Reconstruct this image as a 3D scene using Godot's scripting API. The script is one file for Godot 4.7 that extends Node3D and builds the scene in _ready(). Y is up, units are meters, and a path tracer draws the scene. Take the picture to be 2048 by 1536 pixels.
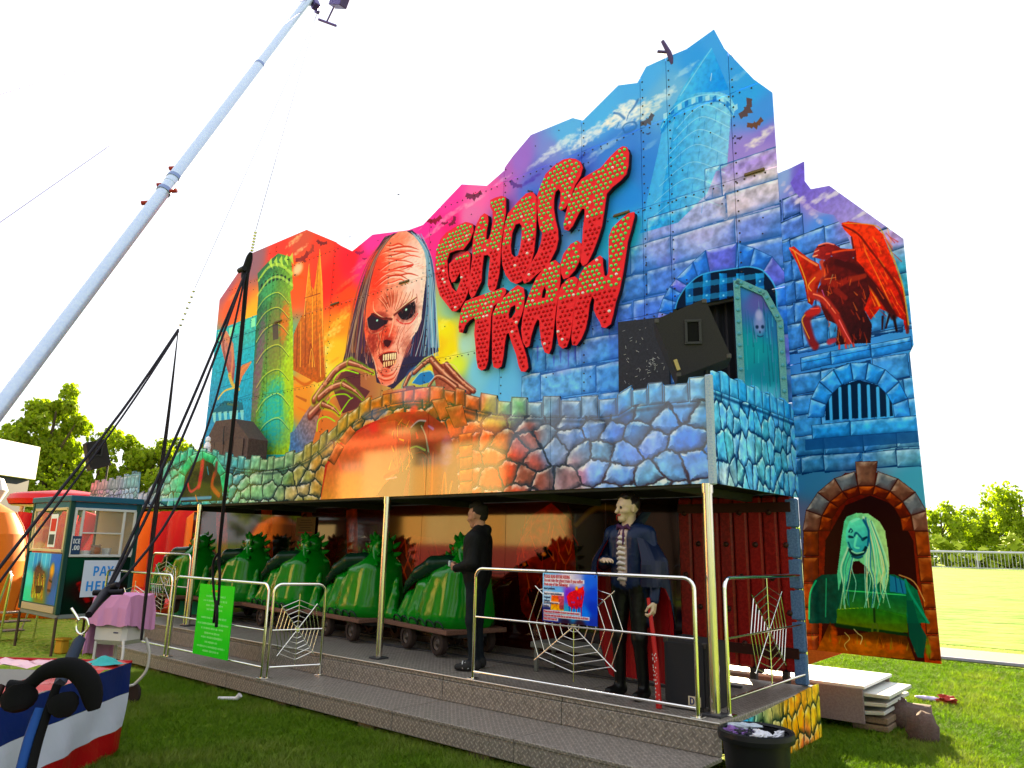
extends Node3D
# A fairground ghost train seen from the grass in front of it.
# World frame: x runs along the show front, y up, z towards the viewer; the
# camera stands at the origin, 1.75 m above the ground.

var M := {}
var used := {}
var sc := 1

# ---------------------------------------------------------------- mesh builder
class B:
	var v := PackedVector3Array()
	var n := PackedVector3Array()
	var t := PackedVector2Array()
	var c := PackedColorArray()
	var col := Color(1, 1, 1)
	func vert(p: Vector3, nn: Vector3, uv := Vector2.ZERO) -> void:
		v.append(p); n.append(nn); t.append(uv); c.append(col)
	func tri(a: Vector3, b: Vector3, d: Vector3, ua := Vector2.ZERO, ub := Vector2.ZERO, ud := Vector2.ZERO) -> void:
		var nn := (d - a).cross(b - a).normalized()
		vert(a, nn, ua); vert(b, nn, ub); vert(d, nn, ud)
	func quad(a: Vector3, b: Vector3, d: Vector3, e: Vector3) -> void:
		tri(a, b, d, Vector2(0, 0), Vector2(1, 0), Vector2(1, 1)); tri(a, d, e, Vector2(0, 0), Vector2(1, 1), Vector2(0, 1))
	# quad whose four normals are given (smooth surfaces)
	func squad(a: Vector3, na: Vector3, b: Vector3, nb: Vector3, d: Vector3, nd: Vector3, e: Vector3, ne: Vector3) -> void:
		if (d - a).cross(b - e).dot(na + nb + nd + ne) < 0.0:
			vert(a, na); vert(d, nd); vert(b, nb); vert(a, na); vert(e, ne); vert(d, nd)
		else:
			vert(a, na); vert(b, nb); vert(d, nd); vert(a, na); vert(d, nd); vert(e, ne)
	# box with small chamfers
	func box(o: Vector3, s: Vector3, bas := Basis.IDENTITY, ch := -1.0) -> void:
		var h := s * 0.5
		var k := ch
		if k < 0.0: k = minf(0.008, minf(h.x, minf(h.y, h.z)) * 0.3)
		var ax := [Vector3(1, 0, 0), Vector3(0, 1, 0), Vector3(0, 0, 1)]
		for i in 3:
			var u: Vector3 = ax[(i + 1) % 3]; var w: Vector3 = ax[(i + 2) % 3]; var nn: Vector3 = ax[i]
			for sg in [-1.0, 1.0]:
				var f: Vector3 = nn * (h[i] * sg)
				var uu: Vector3 = u * (h[(i + 1) % 3] - k); var ww: Vector3 = w * (h[(i + 2) % 3] - k)
				var q := [f - uu - ww, f + uu - ww, f + uu + ww, f - uu + ww]
				if sg > 0.0: q.reverse()
				quad(o + bas * q[0], o + bas * q[1], o + bas * q[2], o + bas * q[3])
		if k <= 0.0: return
		for i in 3:
			var u: Vector3 = ax[(i + 1) % 3]; var w: Vector3 = ax[(i + 2) % 3]; var nn: Vector3 = ax[i]
			var L: float = h[i] - k; var hu: float = h[(i + 1) % 3]; var hw: float = h[(i + 2) % 3]
			for su in [-1.0, 1.0]:
				for sw in [-1.0, 1.0]:
					var p0: Vector3 = u * (hu * su) + w * ((hw - k) * sw); var p1: Vector3 = u * ((hu - k) * su) + w * (hw * sw)
					var q := [p0 - nn * L, p0 + nn * L, p1 + nn * L, p1 - nn * L]
					if su * sw < 0.0: q.reverse()
					quad(o + bas * q[0], o + bas * q[1], o + bas * q[2], o + bas * q[3])
		for sx in [-1.0, 1.0]:
			for sy in [-1.0, 1.0]:
				for sz in [-1.0, 1.0]:
					var a := Vector3(h.x * sx, (h.y - k) * sy, (h.z - k) * sz); var b := Vector3((h.x - k) * sx, h.y * sy, (h.z - k) * sz); var d := Vector3((h.x - k) * sx, (h.y - k) * sy, h.z * sz)
					if sx * sy * sz > 0.0: tri(o + bas * a, o + bas * d, o + bas * b)
					else: tri(o + bas * a, o + bas * b, o + bas * d)
	# tube along a polyline; r may be a float or an array of radii
	func tube(p: Array, r, sides := 8, caps := true) -> void:
		var rings := []
		var up := Vector3.UP
		var m := p.size()
		var pu := Vector3.ZERO
		for i in m:
			var d: Vector3
			if i == 0: d = p[1] - p[0]
			elif i == m - 1: d = p[m - 1] - p[m - 2]
			else: d = (p[i + 1] - p[i]).normalized() + (p[i] - p[i - 1]).normalized()
			d = d.normalized()
			var u: Vector3
			if i == 0: u = d.cross(up if absf(d.y) < 0.9 else Vector3(1, 0, 0)).normalized()
			else: u = (pu - d * pu.dot(d)).normalized()
			pu = u
			var w := d.cross(u)
			var rr: float = r[i] if r is Array else float(r)
			var ring := []
			for k in sides:
				var a := TAU * k / sides
				var nn: Vector3 = u * cos(a) + w * sin(a)
				ring.append([Vector3(p[i]) + nn * rr, nn])
			rings.append(ring)
		for i in m - 1:
			for k in sides:
				var k2 := (k + 1) % sides
				var a = rings[i][k]; var b = rings[i][k2]; var d = rings[i + 1][k2]; var e = rings[i + 1][k]
				squad(a[0], a[1], b[0], b[1], d[0], d[1], e[0], e[1])
		if caps:
			for s in [0, m - 1]:
				for k in range(1, sides - 1):
					if s == 0: tri(rings[s][0][0], rings[s][k + 1][0], rings[s][k][0])
					else: tri(rings[s][0][0], rings[s][k][0], rings[s][k + 1][0])
	# surface of revolution about the y axis through o: profile = [[r, y], ...]
	func lathe(o: Vector3, prof: Array, sides := 16, bas := Basis.IDENTITY) -> void:
		for i in prof.size() - 1:
			var r0: float = prof[i][0]; var y0: float = prof[i][1]; var r1: float = prof[i + 1][0]; var y1: float = prof[i + 1][1]
			var sl := Vector2(y1 - y0, r0 - r1).normalized()
			for k in sides:
				var a := TAU * k / sides; var b := TAU * (k + 1) / sides
				var na := bas * Vector3(cos(a) * sl.x, sl.y, sin(a) * sl.x); var nb := bas * Vector3(cos(b) * sl.x, sl.y, sin(b) * sl.x)
				var p := o + bas * Vector3(cos(a) * r0, y0, sin(a) * r0); var q := o + bas * Vector3(cos(b) * r0, y0, sin(b) * r0)
				var s := o + bas * Vector3(cos(b) * r1, y1, sin(b) * r1); var u := o + bas * Vector3(cos(a) * r1, y1, sin(a) * r1)
				squad(p, na, q, nb, s, nb, u, na)
	func ccw(a: Vector2, b: Vector2, d: Vector2) -> bool:
		return (b - a).cross(d - a) > 0.0
	# outline in (x, y) pulled back from z = 0 to z = -d, placed by tf; uvr maps local x, y to 0..1
	func prism(poly: PackedVector2Array, d: float, tf: Transform3D, uvr := Rect2(0, 0, 1, 1)) -> void:
		var pg := poly
		if Geometry2D.is_polygon_clockwise(pg): pg.reverse()
		var ix := Geometry2D.triangulate_polygon(pg)
		var nf := tf.basis * Vector3(0, 0, 1)
		for i in range(0, ix.size(), 3):
			for k in ([0, 2, 1] if ccw(pg[ix[i]], pg[ix[i + 1]], pg[ix[i + 2]]) else [0, 1, 2]):
				var p := pg[ix[i + k]]
				vert(tf * Vector3(p.x, p.y, 0), nf, Vector2((p.x - uvr.position.x) / uvr.size.x, 1.0 - (p.y - uvr.position.y) / uvr.size.y))
			for k in ([0, 1, 2] if ccw(pg[ix[i]], pg[ix[i + 1]], pg[ix[i + 2]]) else [0, 2, 1]):
				var p := pg[ix[i + k]]
				vert(tf * Vector3(p.x, p.y, -d), -nf, Vector2((p.x - uvr.position.x) / uvr.size.x, 1.0 - (p.y - uvr.position.y) / uvr.size.y))
		var m := pg.size()
		for i in m:
			var a := pg[i]; var b := pg[(i + 1) % m]
			var e := (b - a).normalized()
			var nn := tf.basis * Vector3(e.y, -e.x, 0)
			var q := [Vector3(a.x, a.y, 0), Vector3(b.x, b.y, 0), Vector3(b.x, b.y, -d), Vector3(a.x, a.y, -d)]
			for k in [0, 1, 2, 0, 2, 3]:
				var p: Vector3 = q[k]
				vert(tf * p, nn, Vector2((p.x - uvr.position.x) / uvr.size.x, 1.0 - (p.y - uvr.position.y) / uvr.size.y))
	func mesh() -> ArrayMesh:
		var am := ArrayMesh.new()
		var a := []
		a.resize(Mesh.ARRAY_MAX)
		a[Mesh.ARRAY_VERTEX] = v; a[Mesh.ARRAY_NORMAL] = n; a[Mesh.ARRAY_TEX_UV] = t; a[Mesh.ARRAY_COLOR] = c
		am.add_surface_from_arrays(Mesh.PRIMITIVE_TRIANGLES, a)
		return am

# ---------------------------------------------------------------- scene helpers
func numbered(s: String) -> String:
	if not used.has(s):
		used[s] = 0
		return s
	used[s] += 1
	return "%s_%03d" % [s, used[s]]
func obj(called: String, what, m: Material, parent: Node = null) -> MeshInstance3D:
	var o := MeshInstance3D.new()
	o.name = called if parent else numbered(called)
	o.mesh = what.mesh() if what is B else what
	o.material_override = m
	o.cast_shadow = GeometryInstance3D.SHADOW_CASTING_SETTING_ON
	if parent: parent.add_child(o, true)
	else: add_child(o, true)
	return o
func tag(o: Node, label: String, cat: String, group := "") -> Node:
	o.set_meta("label", label); o.set_meta("category", cat)
	if group != "": o.set_meta("group", group)
	return o
func thing(called: String, label: String, cat: String, at := Vector3.ZERO, turn := 0.0, group := "") -> Node3D:
	var o := Node3D.new()
	o.name = numbered(called); add_child(o)
	o.position = at; o.rotation.y = turn
	tag(o, label, cat, group)
	return o
func struct(called: String, what, m: Material) -> MeshInstance3D:
	var o := obj(called, what, m)
	o.set_meta("kind", "structure")
	return o
func dup(root: Node3D, at: Vector3, turn: float, label: String) -> Node3D:
	var base: String = root.name
	var r: Node3D = root.duplicate()
	r.name = numbered(base); add_child(r)
	r.position = at; r.rotation.y = turn
	r.set_meta("label", label)
	return r
func lin(r: float, g: float, b: float) -> Color:
	return Color(r, g, b).linear_to_srgb()
# base colour is given in linear values
func mat(key: String, c: Color, rough := 0.6, metal := 0.0) -> StandardMaterial3D:
	if M.has(key): return M[key]
	var m := StandardMaterial3D.new()
	m.albedo_color = c.linear_to_srgb(); m.roughness = rough; m.metallic = metal; m.metallic_specular = 0.3
	M[key] = m
	return m
func vmat(key: String, rough := 0.7) -> StandardMaterial3D:
	var m := mat(key, Color(1, 1, 1), rough)
	m.vertex_color_use_as_albedo = true
	return m
func noise_tex(seed_: int, freq: float, ramp: Array, size := 512, oct := 4) -> NoiseTexture2D:
	var f := FastNoiseLite.new()
	f.seed = seed_; f.frequency = freq; f.fractal_octaves = oct; f.noise_type = FastNoiseLite.TYPE_SIMPLEX_SMOOTH
	var nt := NoiseTexture2D.new()
	nt.width = size; nt.height = size; nt.seamless = true; nt.noise = f
	var g := Gradient.new()
	var offs := PackedFloat32Array(); var cols := PackedColorArray()
	for i in ramp.size():
		offs.append(float(i) / (ramp.size() - 1)); cols.append(Color(ramp[i]).linear_to_srgb())
	g.offsets = offs; g.colors = cols
	nt.color_ramp = g
	return nt
func noise_nrm(seed_: int, freq: float, strength: float, size := 512) -> NoiseTexture2D:
	var f := FastNoiseLite.new()
	f.seed = seed_; f.frequency = freq; f.fractal_octaves = 4
	var nt := NoiseTexture2D.new()
	nt.width = size; nt.height = size; nt.seamless = true; nt.noise = f; nt.as_normal_map = true; nt.bump_strength = strength
	return nt
# base colour mottled by world-space noise
func mottled(key: String, a: Color, b: Color, scale: float, rough := 0.7, metal := 0.0, bump := 0.0) -> StandardMaterial3D:
	if M.has(key): return M[key]
	var m := mat(key, Color(1, 1, 1), rough, metal)
	m.albedo_texture = noise_tex(hash(key) % 1000, 0.02, [a, b, a.lerp(b, 0.3), b])
	m.uv1_triplanar = true; m.uv1_scale = Vector3.ONE * scale
	if bump > 0.0:
		m.normal_enabled = true; m.normal_texture = noise_nrm(7, 0.03, 6.0); m.normal_scale = bump
	return m
func V(x: float, y: float, z: float) -> Vector3:
	return Vector3(x, y, z)
func poly2(a: Array) -> PackedVector2Array:
	var r := PackedVector2Array()
	for i in range(0, a.size(), 2): r.append(Vector2(a[i], a[i + 1]))
	return r
# rounded rectangle path of a bent tube in the plane through o spanned by u and up
func bent(o: Vector3, u: Vector3, w: float, h: float, r: float) -> Array:
	var p := [o]
	for i in 6:
		var a := PI * 0.5 * i / 5.0
		p.append(o + u * (r - r * cos(a)) + Vector3.UP * (h - r + r * sin(a)))
	for i in 6:
		var a := PI * 0.5 * i / 5.0
		p.append(o + u * (w - r + r * sin(a)) + Vector3.UP * (h - r + r * cos(a)))
	p.append(o + u * w)
	return p

# smooth-joined tapered capsules meshed as surface nets; bone = [a, b, ra, rb, colour]
func sdf(bones: Array, cell: float, k: float) -> B:
	var lo := Vector3.INF; var hi := -Vector3.INF
	for b in bones:
		for i in 2:
			var r: float = b[2 + i]
			lo = lo.min(b[i] - Vector3.ONE * r); hi = hi.max(b[i] + Vector3.ONE * r)
	lo -= Vector3.ONE * cell * 3.0; hi += Vector3.ONE * cell * 3.0
	var nx := int((hi.x - lo.x) / cell) + 2; var ny := int((hi.y - lo.y) / cell) + 2; var nz := int((hi.z - lo.z) / cell) + 2
	var fd := PackedFloat32Array(); fd.resize(nx * ny * nz); fd.fill(9.0)
	var nd := PackedFloat32Array(); nd.resize(nx * ny * nz); nd.fill(9.0)
	var nb := PackedInt32Array(); nb.resize(nx * ny * nz)
	for bi in bones.size():
		var b: Array = bones[bi]
		var a: Vector3 = b[0]; var ba: Vector3 = b[1] - a; var ra: float = b[2]; var rb: float = b[3]
		var l2: float = maxf(ba.length_squared(), 1e-9)
		var pad: float = k + cell * 2.5
		var l: Vector3 = (a - Vector3.ONE * ra).min(b[1] - Vector3.ONE * rb) - Vector3.ONE * pad - lo
		var g: Vector3 = (a + Vector3.ONE * ra).max(b[1] + Vector3.ONE * rb) + Vector3.ONE * pad - lo
		for z in range(maxi(0, int(l.z / cell)), mini(nz - 1, int(g.z / cell) + 1) + 1):
			for y in range(maxi(0, int(l.y / cell)), mini(ny - 1, int(g.y / cell) + 1) + 1):
				var ix := (z * ny + y) * nx
				for x in range(maxi(0, int(l.x / cell)), mini(nx - 1, int(g.x / cell) + 1) + 1):
					var p := lo + Vector3(x, y, z) * cell - a
					var h := clampf(p.dot(ba) / l2, 0.0, 1.0)
					var d := (p - ba * h).length() - (ra + (rb - ra) * h)
					var i := ix + x
					if d < nd[i]:
						nd[i] = d; nb[i] = bi
					var o := fd[i]
					var q := maxf(k - absf(o - d), 0.0)
					fd[i] = minf(o, d) - q * q * 0.25 / k
	var out := B.new()
	var idx := PackedInt32Array(); idx.resize(nx * ny * nz); idx.fill(-1)
	var vp := PackedVector3Array(); var vn := PackedVector3Array(); var vc := PackedColorArray()
	var offs := [0, 1, nx, nx + 1, nx * ny, nx * ny + 1, nx * ny + nx, nx * ny + nx + 1]
	for z in nz - 1:
		for y in ny - 1:
			for x in nx - 1:
				var i := (z * ny + y) * nx + x
				if fd[i] > cell * 3.0: continue
				var neg := 0
				for o in offs:
					if fd[i + o] < 0.0: neg += 1
				if neg == 0 or neg == 8: continue
				var acc := Vector3.ZERO; var cnt := 0
				for e in [[0, 1], [2, 3], [4, 5], [6, 7], [0, 2], [1, 3], [4, 6], [5, 7], [0, 4], [1, 5], [2, 6], [3, 7]]:
					var fa: float = fd[i + offs[e[0]]]; var fb: float = fd[i + offs[e[1]]]
					if (fa < 0.0) == (fb < 0.0): continue
					var tt := fa / (fa - fb)
					var pa := Vector3(e[0] & 1, (e[0] >> 1) & 1, e[0] >> 2); var pb := Vector3(e[1] & 1, (e[1] >> 1) & 1, e[1] >> 2)
					acc += pa.lerp(pb, tt); cnt += 1
				acc /= cnt
				var gr := Vector3(fd[i + 1] + fd[i + offs[3]] + fd[i + offs[5]] + fd[i + offs[7]] - fd[i] - fd[i + offs[2]] - fd[i + offs[4]] - fd[i + offs[6]],
					fd[i + offs[2]] + fd[i + offs[3]] + fd[i + offs[6]] + fd[i + offs[7]] - fd[i] - fd[i + 1] - fd[i + offs[4]] - fd[i + offs[5]],
					fd[i + offs[4]] + fd[i + offs[5]] + fd[i + offs[6]] + fd[i + offs[7]] - fd[i] - fd[i + 1] - fd[i + offs[2]] - fd[i + offs[3]])
				idx[i] = vp.size()
				vp.append(lo + (Vector3(x, y, z) + acc) * cell); vn.append(gr.normalized())
				var bb: Array = bones[nb[i]]
				vc.append(bb[4] if bb.size() > 4 else Color(1, 1, 1))
	var st := [1, nx, nx * ny]
	for z in range(1, nz - 1):
		for y in range(1, ny - 1):
			for x in range(1, nx - 1):
				var i := (z * ny + y) * nx + x
				for ax in 3:
					var fa := fd[i]; var fb: float = fd[i + st[ax]]
					if (fa < 0.0) == (fb < 0.0): continue
					var s1: int = st[(ax + 1) % 3]; var s2: int = st[(ax + 2) % 3]
					var q := [idx[i - s1 - s2], idx[i - s2], idx[i], idx[i - s1]]
					if q[0] < 0 or q[1] < 0 or q[2] < 0 or q[3] < 0: continue
					if (vp[q[2]] - vp[q[0]]).cross(vp[q[1]] - vp[q[3]]).dot(vn[q[0]] + vn[q[2]]) < 0.0: q.reverse()
					for kk in [0, 1, 2, 0, 2, 3]:
						out.v.append(vp[q[kk]]); out.n.append(vn[q[kk]]); out.c.append(vc[q[kk]]); out.t.append(Vector2.ZERO)
	return out

# ---------------------------------------------------------------- artwork painter
# The show front, the balcony and the booth carry airbrushed pictures on flat boards.
# The painter lays that flat artwork down stroke by stroke.
class Painter:
	var w: int
	var h: int
	var b := PackedFloat32Array()
	var nz := FastNoiseLite.new()
	func _init(w_: int, h_: int, c := "000000") -> void:
		w = w_; h = h_
		b.resize(w * h * 3)
		var k := Color(c)
		for i in w * h:
			b[i * 3] = k.r; b[i * 3 + 1] = k.g; b[i * 3 + 2] = k.b
		nz.seed = 5; nz.frequency = 0.03; nz.fractal_octaves = 3
	# colours spread between key points [x, y, colour]
	func keys(list: Array, pw := 2.0, pale0 := 0.0, pale1 := 0.0, split := 0) -> void:
		var lw := w / 12 + 1; var lh := h / 12 + 1
		var im := Image.create(lw, lh, false, Image.FORMAT_RGBF)
		var px := PackedFloat32Array(); var pc := []
		for k in list:
			var pale := pale1 if k[0] > split else pale0
			pc.append(Color(k[2]).lerp(Color.WHITE if pale > 0.0 else Color.BLACK, absf(pale)))
		for y in lh:
			for x in lw:
				var s := 0.0; var r := 0.0; var g := 0.0; var bb := 0.0
				for i in list.size():
					var dx: float = list[i][0] - x * 12.0; var dy: float = list[i][1] - y * 12.0
					var wt := 1.0 / pow(dx * dx + dy * dy + 120.0, pw)
					var c: Color = pc[i]
					s += wt; r += wt * c.r; g += wt * c.g; bb += wt * c.b
				im.set_pixel(x, y, Color(r / s, g / s, bb / s))
		im.resize(w, h, Image.INTERPOLATE_CUBIC)
		b = im.get_data().to_float32_array()
	func spans(pts: Array, y: float) -> PackedFloat32Array:
		var xs := PackedFloat32Array()
		var m := pts.size() / 2
		for i in m:
			var j := (i + 1) % m
			var y0: float = pts[i * 2 + 1]; var y1: float = pts[j * 2 + 1]
			if (y0 <= y) == (y1 <= y): continue
			xs.append(pts[i * 2] + (y - y0) / (y1 - y0) * (pts[j * 2] - pts[i * 2]))
		xs.sort()
		return xs
	# filled shape; with c2 and g = [x0, y0, x1, y1] the colour runs from c to c2
	func poly(pts: Array, c: String, a := 1.0, c2 := "", g := [], mott := 0.0) -> void:
		var y0 := 1e9; var y1 := -1e9
		for i in range(1, pts.size(), 2):
			y0 = minf(y0, pts[i]); y1 = maxf(y1, pts[i])
		var k := Color(c); var k2 := Color(c2) if c2 != "" else k
		var gd := Vector2.ZERO; var go := Vector2.ZERO
		if g.size() == 4:
			go = Vector2(g[0], g[1]); gd = Vector2(g[2], g[3]) - go; gd /= gd.length_squared()
		for y in range(maxi(0, int(ceil(y0))), mini(h - 1, int(y1)) + 1):
			var xs := spans(pts, y + 0.01)
			for s in range(0, xs.size() - 1, 2):
				for x in range(maxi(0, int(ceil(xs[s]))), mini(w - 1, int(xs[s + 1])) + 1):
					var r := k.r; var gg := k.g; var bb := k.b
					if gd != Vector2.ZERO:
						var q := clampf((x - go.x) * gd.x + (y - go.y) * gd.y, 0.0, 1.0)
						r += (k2.r - r) * q; gg += (k2.g - gg) * q; bb += (k2.b - bb) * q
					if mott > 0.0:
						var nn := 1.0 + mott * nz.get_noise_2d(x * 2.0, y * 2.0)
						r *= nn; gg *= nn; bb *= nn
					var i := (y * w + x) * 3
					b[i] += (r - b[i]) * a; b[i + 1] += (gg - b[i + 1]) * a; b[i + 2] += (bb - b[i + 2]) * a
	# brush stroke along points, width running from w0 to w1 (w1 < 0: thick in the middle)
	func smooth(pts: Array) -> Array:
		var m := pts.size() / 2
		if m < 3: return pts
		var r := []
		for i in m - 1:
			var a := Vector2(pts[maxi(0, i - 1) * 2], pts[maxi(0, i - 1) * 2 + 1]); var b0 := Vector2(pts[i * 2], pts[i * 2 + 1]); var c0 := Vector2(pts[i * 2 + 2], pts[i * 2 + 3]); var e := mini(m - 1, i + 2); var d := Vector2(pts[e * 2], pts[e * 2 + 1])
			for k in 4:
				var q := b0.cubic_interpolate(c0, a, d, k / 4.0)
				r.append(q.x); r.append(q.y)
		r.append(pts[m * 2 - 2]); r.append(pts[m * 2 - 1])
		return r
	func stroke(pts: Array, w0: float, w1: float, c: String, a := 0.85, soft := 0.5) -> void:
		pts = smooth(pts)
		var m := pts.size() / 2
		var mw := maxf(w0, absf(w1)) + 1.0
		var x0 := 1e9; var x1 := -1e9; var y0 := 1e9; var y1 := -1e9; var L := 0.0
		for i in m:
			x0 = minf(x0, pts[i * 2]); x1 = maxf(x1, pts[i * 2]); y0 = minf(y0, pts[i * 2 + 1]); y1 = maxf(y1, pts[i * 2 + 1])
			if i > 0: L += Vector2(pts[i * 2] - pts[i * 2 - 2], pts[i * 2 + 1] - pts[i * 2 - 1]).length()
		var bx := maxi(0, int(x0 - mw)); var by := maxi(0, int(y0 - mw)); var ex := mini(w - 1, int(x1 + mw)); var ey := mini(h - 1, int(y1 + mw))
		if ex < bx or ey < by: return
		var mw2 := ex - bx + 1
		var mk := PackedFloat32Array(); mk.resize(mw2 * (ey - by + 1))
		var run := 0.0
		for i in m - 1:
			var p := Vector2(pts[i * 2], pts[i * 2 + 1]); var q := Vector2(pts[i * 2 + 2], pts[i * 2 + 3])
			var d := q - p; var dl := d.length()
			if dl < 0.01: continue
			var t0 := run / L; var t1 := (run + dl) / L
			run += dl
			for y in range(maxi(by, int(minf(p.y, q.y) - mw)), mini(ey, int(maxf(p.y, q.y) + mw)) + 1):
				for x in range(maxi(bx, int(minf(p.x, q.x) - mw)), mini(ex, int(maxf(p.x, q.x) + mw)) + 1):
					var e := Vector2(x, y) - p
					var hh := clampf(e.dot(d) / (dl * dl), 0.0, 1.0)
					var dist := (e - d * hh).length()
					var t := t0 + (t1 - t0) * hh
					var ww := w0 + (w1 - w0) * t if w1 >= 0.0 else w0 + (-w1 - w0) * 4.0 * t * (1.0 - t)
					var v := clampf((ww - dist) / maxf(ww * soft, 0.7) + 0.0, 0.0, 1.0)
					var j := (y - by) * mw2 + x - bx
					if v > mk[j]: mk[j] = v
		var k := Color(c)
		for y in range(by, ey + 1):
			for x in range(bx, ex + 1):
				var v := mk[(y - by) * mw2 + x - bx]
				if v <= 0.0: continue
				v *= a
				var i := (y * w + x) * 3
				b[i] += (k.r - b[i]) * v; b[i + 1] += (k.g - b[i + 1]) * v; b[i + 2] += (k.b - b[i + 2]) * v
	func blob(x0: float, y0: float, rx: float, ry: float, ang: float, c: String, a := 1.0, rough := 0.0) -> void:
		var k := Color(c)
		var mr := maxf(rx, ry)
		var ca := cos(ang); var sa := sin(ang)
		for y in range(maxi(0, int(y0 - mr)), mini(h - 1, int(y0 + mr)) + 1):
			for x in range(maxi(0, int(x0 - mr)), mini(w - 1, int(x0 + mr)) + 1):
				var dx := x - x0; var dy := y - y0
				var u := (dx * ca + dy * sa) / rx; var v := (dy * ca - dx * sa) / ry
				var q := 1.0 - u * u - v * v
				if q <= 0.0: continue
				q = q * q * (3.0 - 2.0 * q)
				if rough > 0.0: q = clampf(q + rough * nz.get_noise_2d(x * 1.5, y * 2.5) * 1.5 - rough * 0.3, 0.0, 1.0)
				q *= a
				var i := (y * w + x) * 3
				b[i] += (k.r - b[i]) * q; b[i + 1] += (k.g - b[i + 1]) * q; b[i + 2] += (k.b - b[i + 2]) * q
	# one airbrushed stone: dark joint, pale worn edge, mottled face. Colours come from what lies
	# beneath when c is empty.
	func stone(pts: Array, c := "", joint := "0a2c58", hi := "e0f0ff", jw := 2.0, amt := 0.7) -> void:
		var m := pts.size() / 2
		var y0 := 1e9; var y1 := -1e9; var cx := 0.0; var cy := 0.0
		for i in m:
			y0 = minf(y0, pts[i * 2 + 1]); y1 = maxf(y1, pts[i * 2 + 1]); cx += pts[i * 2]; cy += pts[i * 2 + 1]
		cx /= m; cy /= m
		var en := PackedVector2Array(); var ed := PackedFloat32Array()
		for i in m:
			var p := Vector2(pts[i * 2], pts[i * 2 + 1]); var j := (i + 1) % m; var q := Vector2(pts[j * 2], pts[j * 2 + 1])
			var e := (q - p).normalized(); var nn := Vector2(-e.y, e.x)
			if nn.dot(Vector2(cx, cy) - p) < 0.0: nn = -nn
			en.append(nn); ed.append(nn.dot(p))
		var k := Color(c) if c != "" else Color()
		var kj := Color(joint); var kh := Color(hi)
		var off := fposmod(cx * 7.3 + cy * 3.1, 400.0)
		for y in range(maxi(0, int(ceil(y0))), mini(h - 1, int(y1)) + 1):
			var xs := spans(pts, y + 0.01)
			for s in range(0, xs.size() - 1, 2):
				for x in range(maxi(0, int(ceil(xs[s]))), mini(w - 1, int(xs[s + 1])) + 1):
					var d := 99.0; var dn := Vector2.ZERO
					for i in m:
						var e := en[i].x * x + en[i].y * y - ed[i]
						if e < d:
							d = e; dn = en[i]
					var i := (y * w + x) * 3
					var nv := nz.get_noise_2d(x * 1.3 + off, y * 1.3 + off)
					var r := b[i]; var g := b[i + 1]; var bb := b[i + 2]
					if c != "":
						r = k.r; g = k.g; bb = k.b
					var f := 1.0 + nv * 0.3
					r *= f; g *= f; bb *= f
					var up := clampf(dn.y * 0.75 + dn.x * 0.35, -0.5, 1.0)
					var edge := clampf(1.0 - (d - jw) / (jw * 4.5), 0.0, 1.0)
					if up > 0.0:
						var q := edge * up * amt * (0.85 + nv)
						q = clampf(q, 0.0, 1.0)
						r += (kh.r - r) * q; g += (kh.g - g) * q; bb += (kh.b - bb) * q
					else:
						var q := edge * -up * 0.9
						r += (kj.r - r) * q; g += (kj.g - g) * q; bb += (kj.b - bb) * q
					var jv := 0.85 - clampf((d - jw * 0.3) / (jw * 0.7), 0.0, 0.85)
					b[i] = r + (kj.r - r) * jv; b[i + 1] = g + (kj.g - g) * jv; b[i + 2] = bb + (kj.b - bb) * jv
	# rubble stones over a rectangle kept inside pts (may be empty)
	func rubble(x0: int, y0: int, x1: int, y1: int, sx: float, sy: float, joint: String, hi: String, sd: int, top := []) -> void:
		var rg := RandomNumberGenerator.new(); rg.seed = sd
		var gx := int((x1 - x0) / sx) + 3; var gy := int((y1 - y0) / sy) + 3
		var sp := PackedVector2Array()
		for j in gy:
			for i in gx:
				sp.append(Vector2((i - 1 + 0.5 * (j % 2) + rg.randf_range(-0.05, 0.75)) * sx, (j - 1 + rg.randf_range(0.05, 0.8)) * sy))
		var tone := PackedFloat32Array()
		for i in sp.size(): tone.append(rg.randf_range(-1, 1))
		var kj := Color(joint); var kh := Color(hi)
		for x in range(maxi(0, x0), mini(w, x1)):
			var ya := y0
			if top.size() >= 4:
				for i in range(0, top.size() - 2, 2):
					if x >= top[i] and x <= top[i + 2]:
						ya = int(top[i + 1] + (top[i + 3] - top[i + 1]) * (x - top[i]) / maxf(1.0, top[i + 2] - top[i])); break
			for y in range(maxi(0, ya), mini(h, y1)):
				var lx := x - x0 + 3.0 * nz.get_noise_2d(x * 2.2, y * 2.2); var ly := y - y0 + 3.0 * nz.get_noise_2d(x * 2.2 + 99.0, y * 2.2)
				var ci := int(lx / sx) + 1; var cj := int(ly / sy) + 1
				var d1 := 1e9; var d2 := 1e9; var b1 := 0; var v1 := Vector2.ZERO; var v2 := Vector2.ZERO
				for j in range(maxi(0, cj - 1), mini(gy, cj + 2)):
					for i in range(maxi(0, ci - 1), mini(gx, ci + 2)):
						var q := sp[j * gx + i]
						var e := Vector2((q.x - lx) / sx, (q.y - ly) / sy)
						var dd := e.length_squared()
						if dd < d1:
							d2 = d1; v2 = v1; d1 = dd; b1 = j * gx + i; v1 = e
						elif dd < d2:
							d2 = dd; v2 = e
				var dv := v2 - v1
				var edge := (sqrt(d2) - sqrt(d1))
				var i := (y * w + x) * 3
				var nv := nz.get_noise_2d(x * 1.4 + tone[b1] * 300.0, y * 1.4)
				var f := 1.0 + nv * 0.3 + tone[b1] * 0.16
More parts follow.
